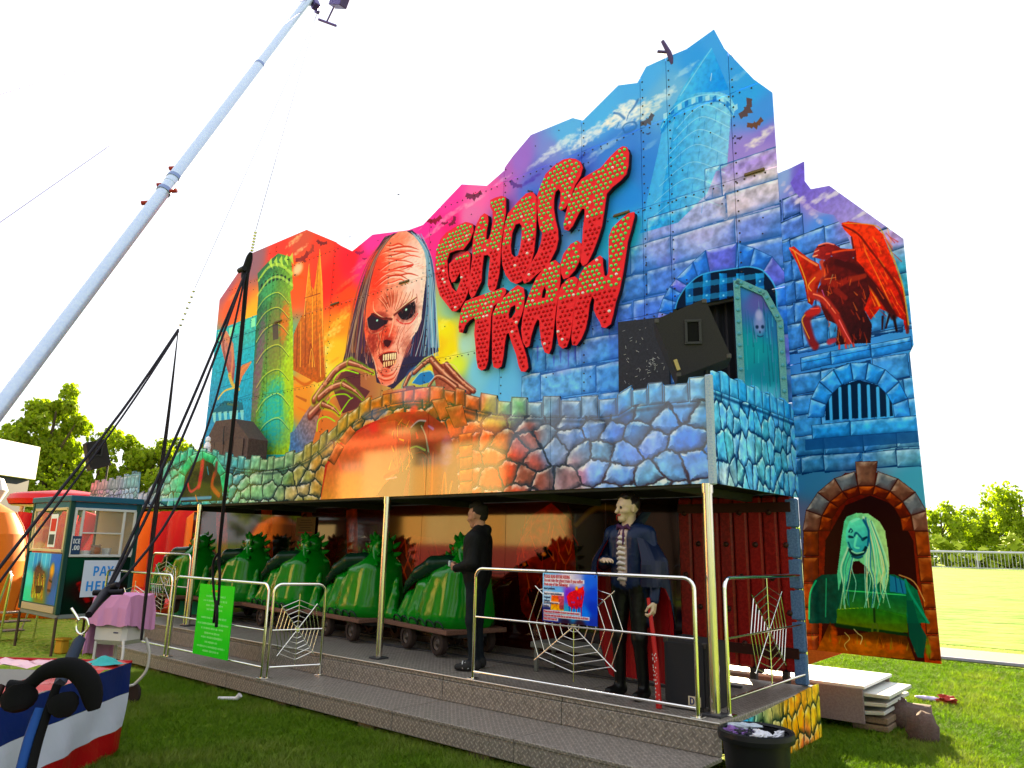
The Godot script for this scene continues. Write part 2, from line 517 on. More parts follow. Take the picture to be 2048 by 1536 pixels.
				var r := b[i] * f; var g := b[i + 1] * f * (1.0 - tone[b1] * 0.08); var bb := b[i + 2] * f
				var up := clampf(dv.normalized().y * -0.75 + dv.normalized().x * -0.3, -0.6, 1.0)
				var rim := clampf(1.0 - (edge - 0.12) / 0.4, 0.0, 1.0)
				if up > 0.0:
					var q := clampf(rim * up * (0.75 + nv), 0.0, 0.85)
					r += (kh.r - r) * q; g += (kh.g - g) * q; bb += (kh.b - bb) * q
				else:
					var q := rim * -up
					r += (kj.r - r) * q; g += (kj.g - g) * q; bb += (kj.b - bb) * q
				var jv := 1.0 - smoothstep(0.03, 0.12, edge)
				b[i] = r + (kj.r - r) * jv; b[i + 1] = g + (kj.g - g) * jv; b[i + 2] = bb + (kj.b - bb) * jv
	# courses of blocks from v0 down to v1, right edge x1, left edge following the points of left
	func courses(v0: float, v1: float, left: Array, x1: float, hh: Vector2, ww: Vector2, joint: String, hi: String, jw: float, sd: int) -> void:
		var rg := RandomNumberGenerator.new(); rg.seed = sd
		var v := v0
		while v < v1:
			var ht := minf(rg.randf_range(hh.x, hh.y), v1 - v + 4.0)
			var l := float(left[0])
			for i in range(0, left.size() - 2, 2):
				if v + ht * 0.6 >= left[i + 1] and v + ht * 0.6 <= left[i + 3]: l = left[i] + (left[i + 2] - left[i]) * (v + ht * 0.6 - left[i + 1]) / maxf(1.0, left[i + 3] - left[i + 1])
			if v + ht * 0.6 > left[left.size() - 1]: l = left[left.size() - 2]
			var x := x1 + rg.randf_range(0, ww.x * 0.7)
			while true:
				var x0 := x - rg.randf_range(ww.x, ww.y)
				var last := x0 < l + ww.x * 0.5
				if last: x0 = l + rg.randf_range(-10, 10)
				var j := []
				for k in 10: j.append(rg.randf_range(-2.5, 2.5))
				stone([x0 + j[0], v + j[1], (x0 + x) * 0.5, v + j[2], x, v + j[3], x + j[4], v + ht + j[5], (x0 + x) * 0.5, v + ht + j[6], x0 + j[7], v + ht + j[8]], "", joint, hi, jw, 0.75)
				x = x0
				if last: break
			v += ht
	# n short strokes strewn over a box; d = [dx0, dx1, dy0, dy1] is how far each one runs
	func strew(x0: float, y0: float, x1: float, y1: float, n: int, d: Array, w0: float, w1: float, cols: Array, a: float, sd: int) -> void:
		var rg := RandomNumberGenerator.new(); rg.seed = sd
		for i in n:
			var x := rg.randf_range(x0, x1); var y := rg.randf_range(y0, y1)
			stroke([x, y, x + rg.randf_range(d[0], d[1]), y + rg.randf_range(d[2], d[3])], w0, w1, cols[rg.randi() % cols.size()], a)
	func image() -> Image:
		for i in range(0, b.size(), 3):
			var l := (b[i] + b[i + 1] + b[i + 2]) / 3.0
			b[i] = clampf(l + (b[i] - l) * 1.26, 0.0, 1.0); b[i + 1] = clampf(l + (b[i + 1] - l) * 1.26, 0.0, 1.0); b[i + 2] = clampf(l + (b[i + 2] - l) * 1.26, 0.0, 1.0)
		var im := Image.create_from_data(w, h, false, Image.FORMAT_RGBF, b.to_byte_array())
		im.convert(Image.FORMAT_RGB8)
		im.generate_mipmaps()
		return im
	func texture() -> ImageTexture:
		return ImageTexture.create_from_image(image())
# varnished board carrying a painter's picture
func art_mat(key: String, p: Painter, rough := 0.25, spec := 0.18) -> StandardMaterial3D:
	var m := mat(key, Color(1, 1, 1), rough)
	m.albedo_texture = p.texture(); m.metallic_specular = spec
	return m

# ---------------------------------------------------------------- artwork (flat paint on boards)
func art_front() -> Painter:
	var p := Painter.new(2032, 960, "000000")
	p.keys([[38, 133, "a05a70"], [213, 100, "8c6070"], [491, 82, "c85038"], [381, 106, "e83a28"], [608, 164, "e04028"], [127, 245, "f05a20"], [236, 320, "ffb020"], [485, 234, "ff5a18"], [672, 276, "f02a1c"], [764, 235, "f02030"], [754, 356, "ff4a18"], [738, 429, "ff9020"], [723, 502, "ffc030"], [684, 571, "ffd858"], [863, 198, "f040a0"], [824, 265, "f03078"], [982, 215, "ee58b0"], [1101, 218, "ff3aa0"], [1173, 168, "ff48a8"], [1279, 173, "ff58a8"], [1123, 267, "f83890"], [1176, 239, "f02a80"], [1329, 176, "e048a0"], [1361, 146, "a050b8"], [1408, 135, "8a58c8"], [1380, 258, "8a4ab0"], [1247, 232, "e060a8"], [1470, 183, "4a50c0"], [1441, 237, "3858c8"], [1542, 106, "4aa0e8"], [1584, 221, "2a50c0"], [1499, 141, "6a78d0"], [1638, 93, "40a0ec"], [1689, 209, "2468cc"], [1712, 310, "0a70d8"], [1698, 408, "10a0d8"], [1737, 284, "1868d0"], [1351, 353, "3898d8"], [1443, 339, "4a78d0"], [1430, 447, "2aa0dc"], [1274, 463, "58c0dc"], [1189, 472, "9ac8a8"], [1245, 572, "a8d8c8"], [1174, 521, "f8e020"], [1194, 577, "ffd818"], [1214, 618, "d8e848"], [1158, 558, "ffc820"], [1297, 642, "70c8ec"], [1361, 686, "58b8f0"], [1477, 644, "3888d8"], [1571, 625, "4878d8"], [1635, 559, "3860d0"], [1732, 515, "2a68cc"], [1545, 698, "58a8f0"], [1658, 692, "3a88e0"], [1779, 440, "7a88d8"], [1867, 422, "9aa0e0"], [1948, 405, "c8b8d8"], [2007, 373, "d0c0d8"], [1788, 527, "3060c8"], [1753, 603, "2a58c8"], [1754, 43, "3a98e8"], [1811, 115, "58a0dc"], [1912, 45, "2a88e0"], [1880, 65, "1a80dc"], [1979, 186, "1a88e0"], [2005, 239, "2a78d8"], [2012, 293, "7a60c8"], [1973, 310, "8a70d0"], [2000, 330, "9878d0"], [2011, 615, "2868c8"], [1964, 470, "5a70d0"], [2018, 504, "3060c0"], [1995, 739, "2a60b8"], [29, 428, "30b0b8"], [24, 571, "4a80b0"], [20, 711, "60a0c0"], [185, 555, "18b8d8"], [268, 498, "20b0d0"], [568, 632, "e09030"], [464, 461, "60b090"], [674, 688, "d07030"], [806, 630, "a06040"], [1200, 678, "5078a0"], [480, 746, "30b0b0"]], 2.0, 0.06, 0.2, 1240)
	p.blob(1528, 139, 76.2, 17.9, -0.25, "e8f0ff", 0.8, 0.55)
	p.blob(1611, 144, 85.8, 22.3, -0.25, "f4f4ff", 0.85, 0.55)
	p.blob(1690, 125, 62.3, 26.5, -0.25, "fff4f0", 0.9, 0.55)
	p.blob(1752, 138, 46.3, 30.5, -0.25, "f4f0ec", 0.9, 0.55)
	p.blob(1799, 122, 42.2, 16.2, -0.25, "e8f0fa", 0.7, 0.55)
	p.blob(1657, 186, 68.3, 12.0, -0.25, "d8e8f8", 0.5, 0.55)
	p.blob(1470, 157, 47.5, 13.0, -0.25, "d0d0f0", 0.6, 0.55)
	p.blob(1598, 213, 42.6, 11.0, -0.25, "a0b0e8", 0.4, 0.55)
	p.blob(1983, 298, 30.1, 12.2, -0.25, "f8ecec", 0.8, 0.55)
	p.blob(2008, 284, 17.8, 12.1, -0.25, "f8f0f0", 0.7, 0.55)
	p.blob(1961, 146, 32.3, 8.6, -0.25, "a8d4f8", 0.5, 0.55)
	p.blob(1846, 84, 33.9, 11.5, -0.25, "b8dcf8", 0.6, 0.55)
	p.blob(1762, 223, 24.9, 9.1, -0.25, "a0c8f0", 0.4, 0.55)
	p.blob(1263, 196, 54.5, 11.1, -0.25, "ffc0dc", 0.5, 0.55)
	p.blob(1175, 211, 76.8, 11.4, -0.25, "ffb0d0", 0.6, 0.55)
	p.blob(1121, 238, 59.3, 10.1, -0.25, "ffc0d0", 0.5, 0.55)
	p.blob(813, 262, 62.1, 12.6, -0.25, "ffa0a0", 0.4, 0.55)
	p.blob(771, 298, 63.3, 9.5, -0.25, "ff9060", 0.4, 0.55)
	p.blob(736, 414, 63.4, 15.6, -0.25, "ffd060", 0.7, 0.55)
	p.blob(705, 446, 64.2, 18.8, -0.25, "ffe080", 0.7, 0.55)
	p.blob(757, 387, 43.5, 15.6, -0.25, "ffb050", 0.6, 0.55)
	p.blob(674, 494, 50.0, 21.9, -0.25, "fff0a0", 0.7, 0.55)
	p.blob(657, 552, 50.0, 21.7, -0.25, "fff4b0", 0.7, 0.55)
	p.blob(465, 93, 59.8, 14.5, -0.25, "ffc090", 0.8, 0.55)
	p.blob(499, 136, 46.6, 10.7, -0.25, "f8d0a0", 0.7, 0.55)
	p.blob(1164, 507, 29.2, 18.6, -0.25, "fff070", 0.6, 0.55)
	p.blob(1195, 596, 35.2, 15.4, -0.25, "fff080", 0.6, 0.55)
	p.blob(119, 207, 56.1, 11.7, -0.25, "ffb070", 0.5, 0.55)
	p.blob(1353, 170, 41.2, 8.1, -0.25, "e8b0e8", 0.5, 0.55)
	p.blob(749, 317, 54.0, 7.9, -0.25, "d01818", 0.6, 0.5)
	p.blob(824, 371, 55.9, 9.2, -0.25, "e03818", 0.6, 0.5)
	p.blob(707, 362, 50.0, 8.0, -0.25, "e85018", 0.6, 0.5)
	p.blob(683, 465, 34.9, 6.3, -0.25, "e89020", 0.6, 0.5)
	p.blob(722, 532, 38.6, 6.1, -0.25, "e8a030", 0.6, 0.5)
	p.blob(1557, 199, 58.8, 10.0, -0.25, "2838a0", 0.6, 0.5)
	p.blob(1702, 172, 39.7, 7.1, -0.25, "3070c0", 0.6, 0.5)
	p.blob(1440, 199, 41.6, 10.4, -0.25, "5038a8", 0.6, 0.5)
	p.stroke([1676,115,1695,131,1704,140], 1.8, 3.5, "3a70b0", 0.7, 0.8)
	p.stroke([1711,129,1728,116,1733,108], 1.9, 3.8, "3a6aa8", 0.8, 0.8)
	p.stroke([1706,144,1700,124,1711,120], 1.2, 2.5, "f8f8ff", 0.8, 0.8)
	p.stroke([1696,158,1700,151,1724,156,1729,167,1723,173,1703,173,1696,158], 1.5, 3.1, "3a6ab0", 0.8, 0.8)
	p.stroke([1680,148,1691,135], 0.9, 1.8, "6a90c0", 0.6, 0.8)
	p.stroke([1734,166,1738,146], 1.0, 2.1, "6a98c8", 0.6, 0.8)
	p.stroke([1688,105,1704,120], 1.4, 2.8, "ffffff", 0.6, 0.8)
	p.stroke([1669,97,1687,116], 1.1, 2.1, "8ab0d8", 0.5, 0.8)
	p.blob(1706, 130, 47.0, 38.6, 0, "f4f6ff", 0.8, 0.4)
	p.stroke([1674,114,1687,121,1700,137], 3.2, 5.3, "4878b8", 0.8, 0.8)
	p.stroke([1713,129,1724,120,1735,107], 3.4, 5.6, "4878b8", 0.8, 0.8)
	p.stroke([1694,159,1704,152,1724,155,1730,167,1721,173,1703,173], 2.7, 4.5, "4878b8", 0.8, 0.8)
	p.stroke([1706,144,1710,133], 1.5, 2.4, "4878b8", 0.8, 0.8)
	p.stroke([1687,140,1681,152], 1.3, 2.1, "4878b8", 0.8, 0.8)
	p.stroke([1738,153,1739,171], 1.2, 2.1, "4878b8", 0.8, 0.8)
	p.poly([1905,58,1937,167,1892,158,1814,166,1828,138,1862,95], "58b4f0", 0.85, "2a90e8", [1862,99,1924,135], 0.15)
	p.poly([1824,147,1841,142,1873,147,1916,163,1937,180,1949,210,1943,227,1937,231,1926,326,1903,331,1883,371,1819,414,1733,413,1751,346,1778,249,1789,207,1785,192,1793,175], "2a98e4", 0.9, "8ac8f0", [1763,284,1923,291], 0.18)
	p.poly([1789,207,1778,249,1751,346,1736,407,1774,405,1789,326,1804,259,1820,185], "88c8f8", 0.45)
	p.poly([1793,164,1802,163,1803,176,1794,177], "c8ecff", 0.7)
	p.poly([1810,159,1818,158,1819,171,1811,173], "1a68b8", 0.7)
	p.poly([1826,156,1835,155,1835,168,1827,169], "c8ecff", 0.7)
	p.poly([1842,155,1850,153,1850,166,1843,168], "1a68b8", 0.7)
	p.poly([1857,155,1866,154,1866,166,1858,168], "c8ecff", 0.7)
	p.poly([1873,157,1881,156,1881,169,1873,170], "1a68b8", 0.7)
	p.poly([1888,162,1896,161,1896,173,1888,175], "c8ecff", 0.7)
	p.poly([1902,170,1910,168,1911,181,1903,182], "1a68b8", 0.7)
	p.poly([1917,179,1925,178,1925,190,1917,192], "c8ecff", 0.7)
	p.poly([1931,191,1939,190,1939,202,1931,204], "1a68b8", 0.7)
	p.poly([1944,205,1952,204,1952,216,1945,218], "c8ecff", 0.7)
	p.stroke([1789,193,1807,167,1840,153,1885,157,1922,175,1946,209], 1.9, 1.9, "a8e0ff", 0.7)
	p.stroke([1787,206,1810,181,1846,169,1891,174,1924,191,1942,223], 1.9, 1.9, "1a70c8", 0.6)
	p.stroke([1822,209,1863,182,1893,183,1938,225], 1.0, 1.0, "c0e8ff", 0.75)
	p.stroke([1841,180,1838,202], 0.8, 0.8, "1868b8", 0.6)
	p.stroke([1876,186,1873,210], 0.8, 0.8, "1868b8", 0.6)
	p.stroke([1909,204,1906,226], 0.8, 0.8, "1868b8", 0.6)
	p.stroke([1814,233,1857,206,1887,207,1935,249], 1.0, 1.0, "c0e8ff", 0.75)
	p.stroke([1848,206,1845,229], 0.8, 0.8, "1868b8", 0.6)
	p.stroke([1884,215,1881,239], 0.8, 0.8, "1868b8", 0.6)
	p.stroke([1918,236,1915,257], 0.8, 0.8, "1868b8", 0.6)
	p.stroke([1804,259,1849,232,1881,233,1931,276], 1.0, 1.0, "c0e8ff", 0.75)
	p.stroke([1824,229,1821,252], 0.8, 0.8, "1868b8", 0.6)
	p.stroke([1863,236,1859,260], 0.8, 0.8, "1868b8", 0.6)
	p.stroke([1899,254,1896,277], 0.8, 0.8, "1868b8", 0.6)
	p.stroke([1793,288,1840,262,1874,263,1927,305], 0.9, 0.9, "c0e8ff", 0.75)
	p.stroke([1831,261,1828,285], 0.8, 0.8, "1868b8", 0.6)
	p.stroke([1871,271,1867,295], 0.8, 0.8, "1868b8", 0.6)
	p.stroke([1908,292,1905,314], 0.8, 0.8, "1868b8", 0.6)
	p.stroke([1780,323,1830,297,1866,298,1921,340], 0.9, 0.9, "c0e8ff", 0.75)
	p.stroke([1803,294,1800,316], 0.8, 0.8, "1868b8", 0.6)
	p.stroke([1846,301,1842,325], 0.8, 0.8, "1868b8", 0.6)
	p.stroke([1886,319,1883,341], 0.8, 0.8, "1868b8", 0.6)
	p.stroke([1768,355,1821,329,1858,330,1917,372], 0.9, 0.9, "c0e8ff", 0.75)
	p.stroke([1810,329,1807,352], 0.8, 0.8, "1868b8", 0.6)
	p.stroke([1854,339,1851,362], 0.8, 0.8, "1868b8", 0.6)
	p.stroke([1896,359,1893,381], 0.8, 0.8, "1868b8", 0.6)
	p.stroke([1755,390,1811,365,1850,366,1912,407], 0.9, 0.9, "c0e8ff", 0.75)
	p.stroke([1780,361,1777,384], 0.8, 0.8, "1868b8", 0.6)
	p.stroke([1828,368,1824,392], 0.8, 0.8, "1868b8", 0.6)
	p.stroke([1873,386,1870,408], 0.8, 0.8, "1868b8", 0.6)
	p.stroke([1905,61,1882,84,1834,137], 1.3, 2.0, "b0e4ff", 0.6)
	p.stroke([1903,116,1900,132], 1.0, 1.0, "ffffff", 0.8)
	p.poly([1958,240,1953,226,1962,224,1966,221,1964,216,1969,218,1971,211,1971,199,1982,206,1980,213,1981,222,1977,223,1982,236,1971,232,1971,239,1963,237], "5a4a50")
	p.poly([1968,261,1970,252,1978,256,1982,257,1983,254,1986,258,1990,256,1996,250,2001,260,1996,262,1993,267,1990,265,1987,273,1981,265,1978,268,1973,263], "6a4a40")
	p.poly([1947,278,1948,275,1951,276,1952,277,1953,276,1954,277,1955,277,1958,275,1959,279,1958,279,1956,281,1955,280,1954,283,1952,280,1950,280,1949,279], "4a3a60")
	p.poly([1740,171,1739,160,1749,162,1754,162,1753,157,1757,161,1761,158,1765,149,1774,159,1770,163,1768,169,1764,168,1764,179,1756,171,1753,176,1747,172], "5a5a68")
	p.poly([1752,195,1753,193,1756,194,1757,195,1758,194,1758,195,1760,195,1762,193,1764,197,1762,197,1761,198,1760,198,1759,200,1757,197,1755,198,1754,196], "40507a")
	p.poly([1226,176,1232,166,1246,174,1254,177,1256,173,1260,179,1269,178,1280,174,1288,188,1279,188,1273,193,1266,189,1260,199,1251,187,1244,189,1236,181], "7a3a5a")
	p.poly([1373,180,1383,178,1389,187,1394,192,1398,191,1398,195,1405,198,1416,201,1415,210,1408,207,1400,206,1397,202,1387,204,1386,195,1380,193,1378,186], "6a4a98")
	p.poly([1087,206,1091,196,1105,203,1113,205,1115,200,1119,206,1128,204,1137,199,1147,212,1139,213,1133,218,1127,215,1122,225,1112,214,1105,217,1097,210], "902040")
	p.poly([1174,243,1170,234,1178,233,1182,231,1180,227,1185,229,1187,225,1187,217,1198,223,1196,227,1197,233,1193,233,1197,242,1187,239,1187,243,1180,241], "7a2848")
	p.poly([1142,225,1146,222,1151,225,1154,227,1156,225,1157,227,1161,228,1166,226,1169,232,1165,232,1162,233,1159,232,1156,235,1153,230,1149,231,1147,228], "802848")
	p.poly([479,173,477,158,499,163,510,163,509,157,518,163,527,158,535,147,556,162,547,166,543,175,533,173,535,188,515,177,509,182,494,175], "8a3028")
	p.poly([550,164,542,153,553,152,558,150,554,145,560,147,562,142,560,132,576,138,574,144,577,151,572,151,580,162,566,158,567,164,557,162], "a04030")
	p.poly([582,128,593,124,604,133,611,137,616,135,617,140,627,142,641,143,644,154,634,151,625,152,620,148,609,152,604,142,595,141,591,134], "7a2c28")
	p.poly([784,217,789,212,798,217,804,219,806,217,809,221,815,221,824,219,829,227,823,227,817,230,813,227,808,232,801,225,796,226,791,221], "a02858")
	p.poly([821,245,823,242,827,245,830,246,831,245,832,246,835,247,839,245,842,250,839,249,836,251,834,249,832,252,829,248,826,249,824,247], "902050")
	p.blob(495, 199, 37.7, 29.8, 0, "ffd8b0", 0.95, 0)
	p.poly([606,158,636,284,662,443,691,585,648,590,516,532,503,416,521,387,550,351,552,266,555,194,574,271,593,291,599,239], "f09a28", 0.95, "b05a20", [625,282,517,418], 0.2)
	p.stroke([606,161,605,241,609,310], 1.3, 2.2, "8a3a18", 0.8, 0.6)
	p.stroke([606,161,632,284,652,416,686,575], 1.6, 2.6, "ffd070", 0.8, 0.6)
	p.stroke([556,197,553,277,553,372], 1.3, 2.2, "ffd878", 0.8, 0.6)
	p.stroke([558,203,588,311], 1.3, 2.2, "9a4018", 0.8, 0.6)
	p.stroke([545,307,625,308], 1.6, 2.7, "8a3a18", 0.8, 0.6)
	p.stroke([555,320,579,531], 2.5, 4.2, "8a4018", 0.8, 0.6)
	p.stroke([588,311,617,536], 2.2, 3.6, "ffc050", 0.8, 0.6)
	p.stroke([609,315,646,570], 2.1, 3.5, "a85020", 0.8, 0.6)
	p.stroke([595,523,599,463,624,527], 2.5, 4.2, "7a3010", 0.8, 0.6)
	p.stroke([600,534,605,479,629,538], 1.3, 2.1, "ffd060", 0.8, 0.6)
	p.stroke([522,392,534,524], 2.5, 4.2, "7a4010", 0.8, 0.6)
	p.stroke([537,380,554,527], 1.9, 3.1, "ffb848", 0.8, 0.6)
	p.stroke([641,439,662,572], 1.8, 3.0, "ffd068", 0.8, 0.6)
	p.stroke([519,553,583,586,630,577], 4.9, 8.2, "c06018", 0.8, 0.6)
	p.stroke([531,580,593,602], 3.1, 5.1, "ff9828", 0.8, 0.6)
	p.stroke([545,617,598,637], 3.6, 6.0, "a85828", 0.8, 0.6)
	p.stroke([559,653,611,673], 3.0, 5.0, "e08038", 0.8, 0.6)
	p.poly([9,318,277,309,347,771,14,737,9,508], "28b4c8", 0.85, "3a88b8", [232,334,112,689], 0.2)
	p.stroke([17,331,271,330], 1.5, 1.5, "0a6080", 0.7)
	p.stroke([25,368,277,365], 1.5, 1.5, "0a6080", 0.7)
	p.stroke([36,424,286,417], 1.5, 1.5, "0a6080", 0.7)
	p.stroke([48,478,295,468], 1.4, 1.4, "0a6080", 0.7)
	p.stroke([60,537,304,524], 1.4, 1.4, "0a6080", 0.7)
	p.stroke([72,596,314,579], 1.4, 1.4, "0a6080", 0.7)
	p.poly([28,327,56,326,63,360,35,361], "a0f0c0", 0.9)
	p.poly([65,325,93,324,100,358,72,359], "48c8c0", 0.9)
	p.poly([102,324,130,323,136,356,108,357], "a0f0c0", 0.9)
	p.poly([138,322,165,321,171,354,144,355], "48c8c0", 0.9)
	p.poly([173,320,200,319,206,352,180,353], "a0f0c0", 0.9)
	p.poly([208,318,235,318,240,350,214,351], "48c8c0", 0.9)
	p.poly([243,317,268,316,274,348,248,349], "a0f0c0", 0.9)
	p.poly([316,131,372,115,451,147,478,261,464,269,493,371,545,706,528,793,311,779,298,599,279,377,273,228,254,159], "306848", 1, "a8c838", [289,378,498,409], 0.22)
	p.blob(407, 399, 86.5, 185.7, 0, "806a48", 0.6, 0.3)
	p.blob(447, 363, 37.8, 89.7, 0, "e87028", 0.75, 0.3)
	p.blob(429, 655, 101.0, 147.8, 0, "20b0c8", 0.8, 0.3)
	p.blob(318, 493, 35.8, 237.4, 0, "b040a0", 0.45, 0.3)
	p.blob(495, 570, 26.8, 137.2, 0, "b0c830", 0.7, 0.3)
	p.blob(332, 229, 61.4, 71.6, 0, "58b878", 0.6, 0.3)
	p.stroke([270,296,318,260,394,256,461,306], 1.7, 1.7, "e0e860", 0.75)
	p.stroke([276,300,324,266,396,261,462,310], 1.7, 1.7, "0a3a30", 0.6)
	p.stroke([404,264,418,338], 1.4, 1.4, "0c4038", 0.6)
	p.stroke([329,268,338,337], 1.5, 1.5, "0c4038", 0.5)
	p.stroke([279,349,327,312,402,308,468,356], 1.7, 1.7, "e0e860", 0.75)
	p.stroke([285,353,332,318,404,313,469,360], 1.7, 1.7, "0a3a30", 0.6)
	p.stroke([412,315,425,388], 1.4, 1.4, "0c4038", 0.6)
	p.stroke([338,320,347,388], 1.4, 1.4, "0c4038", 0.5)
	p.stroke([289,406,336,370,410,364,476,411], 1.7, 1.7, "e0e860", 0.75)
	p.stroke([295,410,342,375,413,369,477,415], 1.7, 1.7, "0a3a30", 0.6)
	p.stroke([421,371,434,444], 1.4, 1.4, "0c4038", 0.6)
	p.stroke([347,377,356,445], 1.4, 1.4, "0c4038", 0.5)
	p.stroke([302,480,348,443,422,436,487,481], 1.7, 1.7, "e0e860", 0.75)
	p.stroke([307,484,354,449,424,441,487,485], 1.7, 1.7, "0a3a30", 0.6)
	p.stroke([432,443,445,514], 1.4, 1.4, "0c4038", 0.6)
	p.stroke([359,450,368,516], 1.4, 1.4, "0c4038", 0.5)
	p.stroke([316,563,362,526,434,518,498,560], 1.6, 1.6, "e0e860", 0.75)
	p.stroke([321,567,368,531,437,522,499,564], 1.6, 1.6, "0a3a30", 0.6)
	p.stroke([444,524,457,593], 1.3, 1.3, "0c4038", 0.6)
	p.stroke([372,533,381,598], 1.4, 1.4, "0c4038", 0.5)
	p.stroke([330,645,375,607,447,597,510,638], 1.6, 1.6, "e0e860", 0.75)
	p.stroke([335,648,381,612,449,602,510,642], 1.6, 1.6, "0a3a30", 0.6)
	p.stroke([457,604,469,671], 1.3, 1.3, "0c4038", 0.6)
	p.stroke([386,614,394,677], 1.3, 1.3, "0c4038", 0.5)
	p.stroke([344,724,389,687,459,675,521,714], 1.6, 1.6, "e0e860", 0.75)
	p.stroke([349,728,394,691,461,680,522,718], 1.6, 1.6, "0a3a30", 0.6)
	p.stroke([468,681,480,748], 1.3, 1.3, "0c4038", 0.6)
	p.stroke([399,693,407,755], 1.3, 1.3, "0c4038", 0.5)
	p.poly([281,203,295,202,298,225,285,226], "102820", 0.85)
	p.poly([304,196,317,195,321,217,307,218], "102820", 0.85)
	p.poly([326,191,340,190,343,212,330,213], "102820", 0.85)
	p.poly([349,188,362,187,366,209,352,210], "102820", 0.85)
	p.poly([372,190,385,189,389,211,375,212], "102820", 0.85)
	p.poly([396,196,409,195,412,216,399,217], "102820", 0.85)
	p.poly([420,206,432,205,435,226,423,227], "102820", 0.85)
	p.poly([444,220,456,219,459,240,447,241], "102820", 0.85)
	p.stroke([266,186,320,152,388,159,465,208], 7.2, 7.2, "b8d860", 0.8)
	p.stroke([270,239,328,199,395,203,473,249], 5.9, 5.9, "c0e070", 0.7)
	p.poly([317,135,334,122,347,164], "c8e868", 0.8)
	p.poly([349,138,366,125,378,168], "c8e868", 0.8)
	p.poly([380,141,396,128,409,172], "c8e868", 0.8)
	p.poly([410,144,427,131,439,176], "c8e868", 0.8)
	p.poly([440,147,457,134,469,179], "c8e868", 0.8)
	p.poly([377,361,410,361,421,417,389,417], "402840", 0.6)
	p.poly([48,331,89,332,143,388,170,472,170,528,139,502,94,438,62,386], "c89080", 1, "8a5058", [66,352,170,500], 0.2)
	p.poly([189,492,216,473,273,469,258,485,225,513,209,544], "c88058")
	p.stroke([75,341,142,411,149,503], 14.5, 8.5, "c88868", 0.9, 0.6)
	p.stroke([66,352,91,420,143,497], 8.6, 4.9, "8a5048", 0.9, 0.6)
	p.stroke([266,472,214,490,202,532], 7.0, 4.7, "d09060", 0.9)
	p.stroke([138,496,166,533,211,556], 11.7, 7.0, "d8b050", 0.9)
	p.stroke([78,574,116,550,179,546], 4.7, 4.7, "e0c060", 0.9)
	p.stroke([147,598,211,611], 5.7, 4.5, "d8c050", 0.9)
	p.poly([33,620,123,584,240,603,256,637], "205060", 0.7)
	p.poly([49,619,74,619,80,659,66,652], "a0e0e0", 0.8)
	p.poly([87,621,111,621,117,660,103,653], "a0e0e0", 0.8)
	p.poly([124,623,148,623,153,662,139,655], "a0e0e0", 0.8)
	p.poly([160,625,183,625,189,664,175,657], "a0e0e0", 0.8)
	p.poly([195,627,218,627,223,665,210,659], "a0e0e0", 0.8)
	p.poly([230,629,253,629,258,667,244,660], "a0e0e0", 0.8)
	p.courses(320, 905, [2022,320,1972,320,1907,329,1869,359,1834,370,1792,384,1778,408,1745,420,1712,467,1684,548,1635,581,1545,621,1451,635,1437,667,1428,700], 2039, Vector2(46.0, 66.0), Vector2(80.0, 165.0), "28589c", "eef4ff", 2.2, 4)
	p.blob(1947, 425, 49.9, 29.9, 0, "e0c8dc", 0.35, 0.4)
	p.blob(1866, 453, 42.7, 20.5, 0, "b8a8e0", 0.35, 0.4)
	p.blob(1800, 488, 38.1, 18.8, 0, "8a80d8", 0.35, 0.4)
	p.blob(1762, 666, 33.3, 40.4, 0, "5060d0", 0.35, 0.4)
	p.blob(1532, 675, 40.4, 17.7, 0, "8890e0", 0.35, 0.4)
	p.blob(1671, 641, 24.2, 52.8, 0, "4058c8", 0.35, 0.4)
	p.stroke([1641,552,1641,616], 4.9, 1.1, "4a38b8", 0.5, 0.9)
	p.stroke([1657,580,1657,622], 4.9, 1.0, "4a38b8", 0.5, 0.9)
	p.stroke([1677,541,1677,611], 4.8, 1.0, "4a38b8", 0.5, 0.9)
	p.stroke([1553,630,1554,669], 5.0, 1.1, "4a38b8", 0.5, 0.9)
	p.stroke([1571,629,1571,661], 5.0, 1.1, "4a38b8", 0.5, 0.9)
	p.stroke([1532,633,1533,659], 5.1, 1.1, "4a38b8", 0.5, 0.9)
	p.stroke([1469,612,1470,646], 5.2, 1.1, "4a38b8", 0.5, 0.9)
	p.stroke([1514,642,1515,664], 5.1, 1.1, "4a38b8", 0.5, 0.9)
	p.poly([1765,614,1771,590,1782,563,1797,543,1811,529,1848,503,1875,486,1938,487,1970,506,2002,530,2033,582,2042,626,2041,678,2037,736,2015,733,2009,677,2005,625,2003,587,1984,554,1959,540,1933,537,1882,533,1857,536,1835,549,1822,562,1812,578,1805,603,1801,621], "2a68c8", 1, "1a50a8", [1877,489,2031,710], 0.2)
	p.poly([1801,621,1805,603,1812,578,1822,562,1835,549,1857,536,1882,533,1933,537,1959,540,1984,554,2003,587,2005,625,2009,677,2015,733,1798,702], "061830")
	p.poly([1832,523,1849,527,1845,589,1830,588], "2a90d0", 1, "10589a", [1832,523,1849,527], 0.25)
	p.poly([1868,531,1884,535,1880,596,1865,595], "2a90d0", 1, "10589a", [1868,531,1884,535], 0.25)
	p.poly([1901,539,1916,543,1913,603,1898,602], "2a90d0", 1, "10589a", [1901,539,1916,543], 0.25)
	p.poly([1934,547,1949,550,1945,609,1931,609], "2a90d0", 1, "10589a", [1934,547,1949,550], 0.25)
	p.poly([1970,555,1985,559,1981,616,1967,616], "2a90d0", 1, "10589a", [1970,555,1985,559], 0.25)
	p.poly([1834,545,1986,557,1985,567,1833,556], "3aa0dc", 0.55)
	p.poly([1833,572,1984,582,1984,592,1833,583], "3aa0dc", 0.55)
